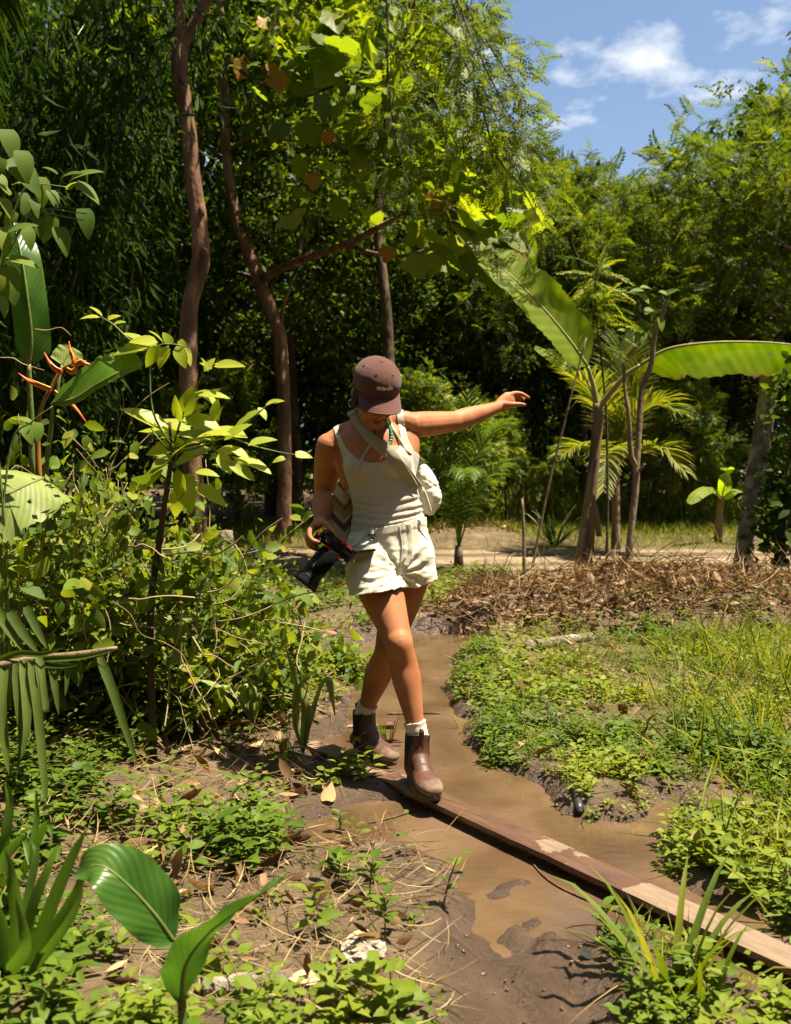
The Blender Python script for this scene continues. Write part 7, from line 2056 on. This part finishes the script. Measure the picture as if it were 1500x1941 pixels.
# single big dry leaves
DLM = [mesh_from('dry_leaf', *leaf_tpl(.5, 6, -.3, .35, 'ovate')), mesh_from('dry_leaf', *leaf_tpl(.36, 6, .35, .25, 'lance')), mesh_from('dry_leaf', *leaf_tpl(.6, 6, -.15, -.3, 'heart'))]
for m_ in DLM: m_.materials.append(L_DRYO)
dl = [(290, 1520), (380, 1490), (440, 1430), (500, 1390), (480, 1370), (520, 1410), (320, 1595), (365, 1685), (410, 1670), (345, 1660), (590, 1480), (620, 1500), (75, 1600), (470, 1470), (250, 1640), (560, 1420), (430, 1375), (600, 1840), (200, 1870), (720, 1780)]
DLAB = ['pale dry leaf upright in the straw at far left', 'curled white dry leaf behind the straw patch', 'brown dry leaf at the thicket foot', 'long pale dry leaf left of the rear boot', 'tan dry leaf under the long pale one', 'small tan dry leaf beside the rear boot shadow', 'pale dry leaf below the straw patch', 'crumpled dry leaf above the canna leaf, middle one', 'crumpled dry leaf above the canna leaf, right one', 'crumpled dry leaf above the canna leaf, left one', 'dry leaf on the mud edge below the rear boot', 'dry leaf nearest the plank on its left', 'dry leaf inside the strap leaf clump', 'dry leaf in the middle of the straw', 'dry leaf left of the canna tip', 'dry leaf close behind the boot shadow', 'dry leaf under the arching seedlings', 'dry leaf right of the second canna leaf', 'dry leaf at the bottom left corner', 'dry leaf near the white scrap']
for i, (u, v) in enumerate(dl):
    g = G(u, v, .05); z = max(gz(g.x, g.y), -.02) + .02
    o = solo('dry_leaf', DLM[i % 3], None, DLAB[i], 'leaf', 'large dry leaves on the left bank')
    a = rs.uniform(0, 6.28); o.matrix_world = Matrix.Translation((g.x, g.y, z)) @ Matrix.Rotation(a, 4, 'Z') @ Matrix.Rotation(rs.normal() * .35, 4, 'X') @ Matrix.Rotation(rs.normal() * .4, 4, 'Y') @ Matrix.Diagonal((1, 1, 1, 1)) @ Matrix.Scale(rs.uniform(.07, .13), 4)
o = solo('fallen_leaf', OVV[2].copy(), None, 'dark wet leaf lying on the bottom mud', 'leaf')
o.data.materials.clear(); o.data.materials.append(simple_mat('wet_dark_leaf', [(.012, .014, .012), (.03, .034, .03)], .35, 20, 0)); g = G(1105, 1830); o.matrix_world = Matrix.Translation((g.x, g.y, gz(g.x, g.y) + .014)) @ Matrix.Rotation(-1.2, 4, 'Z') @ Matrix.Scale(.09, 4)
# thin stems in the water
for i, (q, r, lab) in enumerate([([(1000, 1625), (1040, 1668), (1100, 1700), (1190, 1735)], .0028, 'long thin stem floating below the plank'), ([(735, 1353), (790, 1352), (835, 1352)], .007, 'dark stick lying in the water behind the knees'), ([(700, 1560), (760, 1545), (800, 1530)], .003, 'thin twig in shallow water left of the plank'), ([(1350, 1745), (1420, 1770), (1480, 1775)], .003, 'thin pale stem beside the plank near the right edge')]):
    c = [G(u, v, -.026) for u, v in q]
    solo('stem', pmesh('stem', tube(c, r, 6, 5)), B_DARK, lab, 'twig', 'twigs in the puddle')

# ================================================================== ground cover
def weeds(P3, K, size, hmax, rs, tpl=T_OV):
    N = len(P3); idx = np.repeat(np.arange(N), K); n = len(idx)
    t = np.tile(np.linspace(.25, 1, K), N); h = np.repeat(rs.uniform(.25, 1, N) * hmax, K)
    a = np.tile(np.arange(K) * 2.4, N) + np.repeat(rs.uniform(0, 6.28, N), K)
    out = np.column_stack([np.cos(a), np.sin(a), np.zeros(n)])
    lean = np.repeat(rs.normal(size=(N, 2)) * .25, K, axis=0)
    pos = P3[idx] + out * .008 + np.column_stack([lean[:, 0] * h * t, lean[:, 1] * h * t, h * t])
    d = out + np.array([0, 0, 1]) * (.1 + .5 * t)[:, None] * rs.uniform(.2, 1.2, n)[:, None]
    nr = np.array([0, 0, 1.0]) + rs.normal(size=(n, 3)) * .3
    s = size * np.repeat(rs.uniform(.55, 1.25, N), K) * rs.uniform(.7, 1.1, n) * (1.1 - .45 * t)
    V, F, R = inst(tpl, pos, d, nr, s, 1.15, rs)
    pr = np.repeat(np.repeat(rs.random(N), K), len(tpl[0])); return V, F, .65 * pr + .35 * R
right = lambda x, y: (x > cx_(y)) * (mud_sd(x, y) > -.015 + .12 * fbm(x * 4, y * 4, 95, 3)) * (1 - .9 * mnd(x, y)) * (1 - .85 * (np.hypot((x - 1.02) / 1.3, y - 3.62) < .26 + .1 * fbm(x * 6, y * 6, 121, 2))) * (y < 9.6)
lpatch = lambda x, y: sstep(-.06, .18, fbm(x * 2.3, y * 2.3, 97, 3))
rpatch = lambda x, y, sd: (.25 + .75 * sstep(-.22, .14, fbm(x * 5.5, y * 5.5, sd, 3)))
left = lambda x, y: (x < cx_(y)) * (mud_sd(x, y) > .02 + .10 * fbm(x * 4, y * 4, 95, 3)) * (.05 + .95 * lpatch(x, y))
wd = []
def add_weeds(p, K, size, h, tpl=T_OV):
    if len(p) == 0: return
    V, F, R = weeds(p, K, size, h, rs, tpl)
    # neighbouring plants share their tone: stands of one kind
    pt = np.repeat(np.clip(.5 + 1.5 * fbm(p[:, 0] * 2.2, p[:, 1] * 2.2, 107, 3), 0, 1), K * len(tpl[0]))
    wd.append((V, F, .5 * R + .5 * pt))
T_NAR = leaf_tpl(.32, 3, .16, .2, 'lance')
inr = lambda x, y: right(x, y) * (x < .46 * y) * (1 - .8 * sstep(.10, .24, fbm(x * 1.7, y * 1.7, 131, 3)))
p = scatter_ground(6800, .15, 3.6, 2.0, 4.6, lambda x, y: inr(x, y) * rpatch(x, y, 111), rs); add_weeds(p, 10, .030, .06)
p = scatter_ground(3600, .15, 3.6, 2.0, 4.6, lambda x, y: inr(x, y) * rpatch(x, y, 113), rs); add_weeds(p, 8, .050, .10)
p = scatter_ground(1500, .15, 3.6, 2.0, 4.6, lambda x, y: inr(x, y) * rpatch(x, y, 115), rs); add_weeds(p, 9, .062, .15, T_NAR)
p = scatter_ground(6000, .15, 4.4, 4.6, 7.4, lambda x, y: inr(x, y) * rpatch(x, y, 117), rs); add_weeds(p, 8, .034, .06)
p = scatter_ground(4000, .15, 4.4, 4.6, 7.4, lambda x, y: inr(x, y) * rpatch(x, y, 119), rs); add_weeds(p, 7, .058, .11)
p = scatter_ground(1800, -1.9, .7, 1.95, 4.4, lambda x, y: left(x, y) * (x > -.48 * y), rs); add_weeds(p, 8, .036, .08)
p = scatter_ground(1300, -1.9, .7, 1.95, 4.4, lambda x, y: left(x, y) * (x > -.48 * y), rs); add_weeds(p, 8, .062, .15, T_OV4)
p = scatter_ground(700, -1.9, .7, 1.95, 4.4, lambda x, y: left(x, y) * (x > -.48 * y), rs); add_weeds(p, 9, .075, .22, T_NAR)
p = scatter_ground(3200, -2.4, .4, 4.2, 9.5, lambda x, y: left(x, y) * (x > -.46 * y) * (x > -.7 - .1 * y), rs); add_weeds(p, 7, .055, .15)
p = scatter_ground(1200, .0, 3.2, 7.5, 10.4, lambda x, y: (mud_sd(x, y) > .1) * (poly_sd(BARE, x, y) > .1) * (1 - mnd(x, y)), rs); add_weeds(p, 7, .06, .12)
# larger-leaved creepers among them
p = scatter_ground(420, .3, 2.6, 2.0, 4.2, lambda x, y: right(x, y) * (x > .2 + .25 * y), rs); add_weeds(p, 6, .085, .15, T_OV4)
p = scatter_ground(420, -1.6, .5, 1.95, 3.6, lambda x, y: left(x, y) * (x > -.48 * y), rs); add_weeds(p, 6, .09, .15, T_OV4)
V, F, R = cat(*wd)
solo('ground_weeds', mesh_from('ground_weeds', V, F, rnd=R), L_WEED, 'low leafy green weeds carpeting both banks of the puddle', None, None, 'stuff')

T_BL = leaf_tpl(.035, 2, .3, .35, 'strap')
def blades(P3, L, rs, lean=.5):
    n = len(P3); d = rdir(n, rs, 1.0 / lean, .3); d[:, 2] = np.abs(d[:, 2])
    return inst(T_BL, P3, d, rdir(n, rs, .6), rs.uniform(.5, 1.2, n) * L, 1.0, rs)
gr = []
p = scatter_ground(17000, .3, 4.6, 2.0, 7.2, lambda x, y: right(x, y) * (.3 + .7 * sstep(-.05, .15, fbm(x * 1.3, y * 1.3, 99, 3) + .25 * (x / y - .25))), rs); gr.append(blades(p, .13, rs, .6))
p = scatter_ground(2600, -1.5, .6, 2.0, 5.5, lambda x, y: left(x, y) * sstep(.05, .2, fbm(x * 1.9, y * 1.9, 101, 3)), rs); gr.append(blades(p, .13, rs, .6))
p = scatter_ground(15000, -4, 8, 12.5, 16.5, lambda x, y: .25 + .75 * sstep(13, 14.5, y), rs); gr.append(blades(p, .22, rs, .5))
p = scatter_ground(14000, -3, 6, 12.2, 13.8, lambda x, y: .5 + .5 * sstep(12.3, 12.8, y), rs); gr.append(blades(p, .08, rs, .9))
p = scatter_ground(7000, -1.5, 5, 9.0, 10.55, lambda x, y: (poly_sd(BARE, x, y) > .05) * (1 - mnd(x, y)), rs); gr.append(blades(p, .08, rs, .8))
p = scatter_ground(7000, -3, 6, 10.3, 12.5, lambda x, y: .22 + .8 * fbm(x, y * 2, 103, 3) + .5 * np.exp(-((y - 11.4) / .25) ** 2), rs); gr.append(blades(p, .05, rs, .9))
p = scatter_ground(6000, .5, 9, 15.5, 19, lambda x, y: 1 + 0 * x, rs); gr.append(blades(p, .7, rs, .35))
p = scatter_ground(3500, .9, 3.6, 2.2, 6.5, lambda x, y: right(x, y) * sstep(.24, .36, x / y) * (x < .46 * y), rs); gr.append(blades(p, .26, rs, .5))
V, F, R = cat(*gr)
solo('grass', mesh_from('grass', V, F, rnd=R), L_GRASS, 'green and straw coloured grass on the verges and banks', None, None, 'stuff')

# grass tufts that stand alone
def tuft(u, v, n, L, w, lab, seed, spread=.7, mat=None):
    b = G(u, v); b = Vector((b.x, b.y, max(gz(b.x, b.y), -.03))); t = thing('grass_tuft', lab, 'grass', b, 'grass tufts by the puddle')
    strap_clump(b, n, L, w, spread, seed, mat or L_GRASS, 'blade', t, 1.5)
tuft(1272, 1905, 13, .36, .055, 'tall arching grass tuft at the bottom right', 3, .8)
tuft(1330, 1945, 9, .26, .06, 'grass tuft right of the tall one at the bottom edge', 4, .9)
tuft(735, 1390, 12, .12, .07, 'small grass tuft in the water behind the front boot', 5, .6)
tuft(1110, 1410, 30, .16, .02, 'fine bladed grass tuft in the right bank weeds', 6, .5)
tuft(545, 1470, 16, .20, .022, 'grass tuft in the boot shadow on the left bank', 7, .6)
tuft(1480, 1330, 34, .34, .022, 'tall fine grass at the right edge', 8, .6)
tuft(1440, 1420, 24, .30, .022, 'tall fine grass below the one at the right edge', 9, .6)
tuft(880, 1370, 8, .10, .06, 'little sprig standing in the water beside the right bank', 11, .9)
tuft(440, 1160, 7, .34, .09, 'broad bladed tuft below the camera hand', 12, .9)
def sprig(u, v, h, n, s, lab, seed, lean=0.0):
    rs = np.random.default_rng(seed); b = G(u, v); b = Vector((b.x, b.y, max(gz(b.x, b.y), -.03))); t = thing('sprig', lab, 'weed', b, 'leafy sprigs by the mud')
    c = [b, b + Vector((lean * .4 * h, 0, h * .5)), b + Vector((lean * h, -.01, h))]
    part('stem', pmesh('stem', tube(c, [.003, .0025, .0015], 5, 4)), B_STEM, t); cc = catmull(np.array([tuple(p) for p in c]), 8)
    for i in range(n):
        k = int(len(cc) * (.35 + .62 * i / max(1, n - 1))) if n > 1 else -1; k = min(k, len(cc) - 1); a = i * 2.4 + rs.random()
        place_leaf(OVV[i % 2], L_VINE, t, cc[k], (math.cos(a), math.sin(a), .3 + .3 * rs.random()), (0, 0, 1), s * rs.uniform(.7, 1.1))
sprig(840, 1745, .15, 6, .05, 'reddish stemmed sprig leaning over the mud centre', 1, .28)
sprig(1150, 1790, .10, 9, .05, 'leafy sprig at the end of the grey pipe', 2, -.1)
sprig(700, 1720, .12, 10, .06, 'leafy sprig on the lower left mud edge', 3, .1)
sprig(640, 1700, .10, 8, .055, 'leafy sprig left of the lower mud edge', 4, .1)
sprig(730, 1800, .12, 9, .06, 'broad leaved sprig above the white scrap', 5, .0)
sprig(645, 1560, .07, 7, .04, 'small sprig alone in the mud left of the plank', 6, .0)
sprig(480, 1640, .12, 12, .055, 'bushy sprig in the straw at lower left', 7, .1)
sprig(1400, 1690, .10, 8, .06, 'leafy sprig behind the plank near the right edge', 8, -.1)

# mud clods and crumbs along the wet margin and on the silt
def crumb_tpl(seed):
    rs = np.random.default_rng(seed)
    a = (1 + 5 ** .5) / 2
    V = np.array([(-1, a, 0), (1, a, 0), (-1, -a, 0), (1, -a, 0), (0, -1, a), (0, 1, a), (0, -1, -a), (0, 1, -a), (a, 0, -1), (a, 0, 1), (-a, 0, -1), (-a, 0, 1)], float) / 1.9
    F = np.array([(0, 11, 5), (0, 5, 1), (0, 1, 7), (0, 7, 10), (0, 10, 11), (1, 5, 9), (5, 11, 4), (11, 10, 2), (10, 7, 6), (7, 1, 8), (3, 9, 4), (3, 4, 2), (3, 2, 6), (3, 6, 8), (3, 8, 9), (4, 9, 5), (2, 4, 11), (6, 2, 10), (8, 6, 7), (9, 8, 1)])
    return V * (1 + rs.normal(size=V.shape) * .22), F
cl = []
for k in range(3):
    p = scatter_ground(3500, -.9, 2.4, 1.9, 6.4, lambda x, y: np.exp(-((mud_sd(x, y) + .02) / .06) ** 2) * .8 + .35 * (poly_sd(SILT, x, y) < 0), rs)
    p = p[p[:, 2] > -.034]; p[:, 2] += .001
    cl.append(inst(crumb_tpl(k), p, rdir(len(p), rs), rdir(len(p), rs), np.minimum(np.exp(rs.normal(size=len(p)) * .6) * .0028, .007), rs.uniform(.5, 1.8, len(p)), rs))
V, F, R = cat(*cl)
mc = simple_mat('wet_crumbs', [(.04, .022, .012), (.085, .05, .03), (.14, .09, .055)], .4, 12, 0)
solo('mud_crumbs', mesh_from('mud_crumbs', V, F, rnd=R), mc, 'wet mud crumbs along the edge of the puddle', None, None, 'stuff')
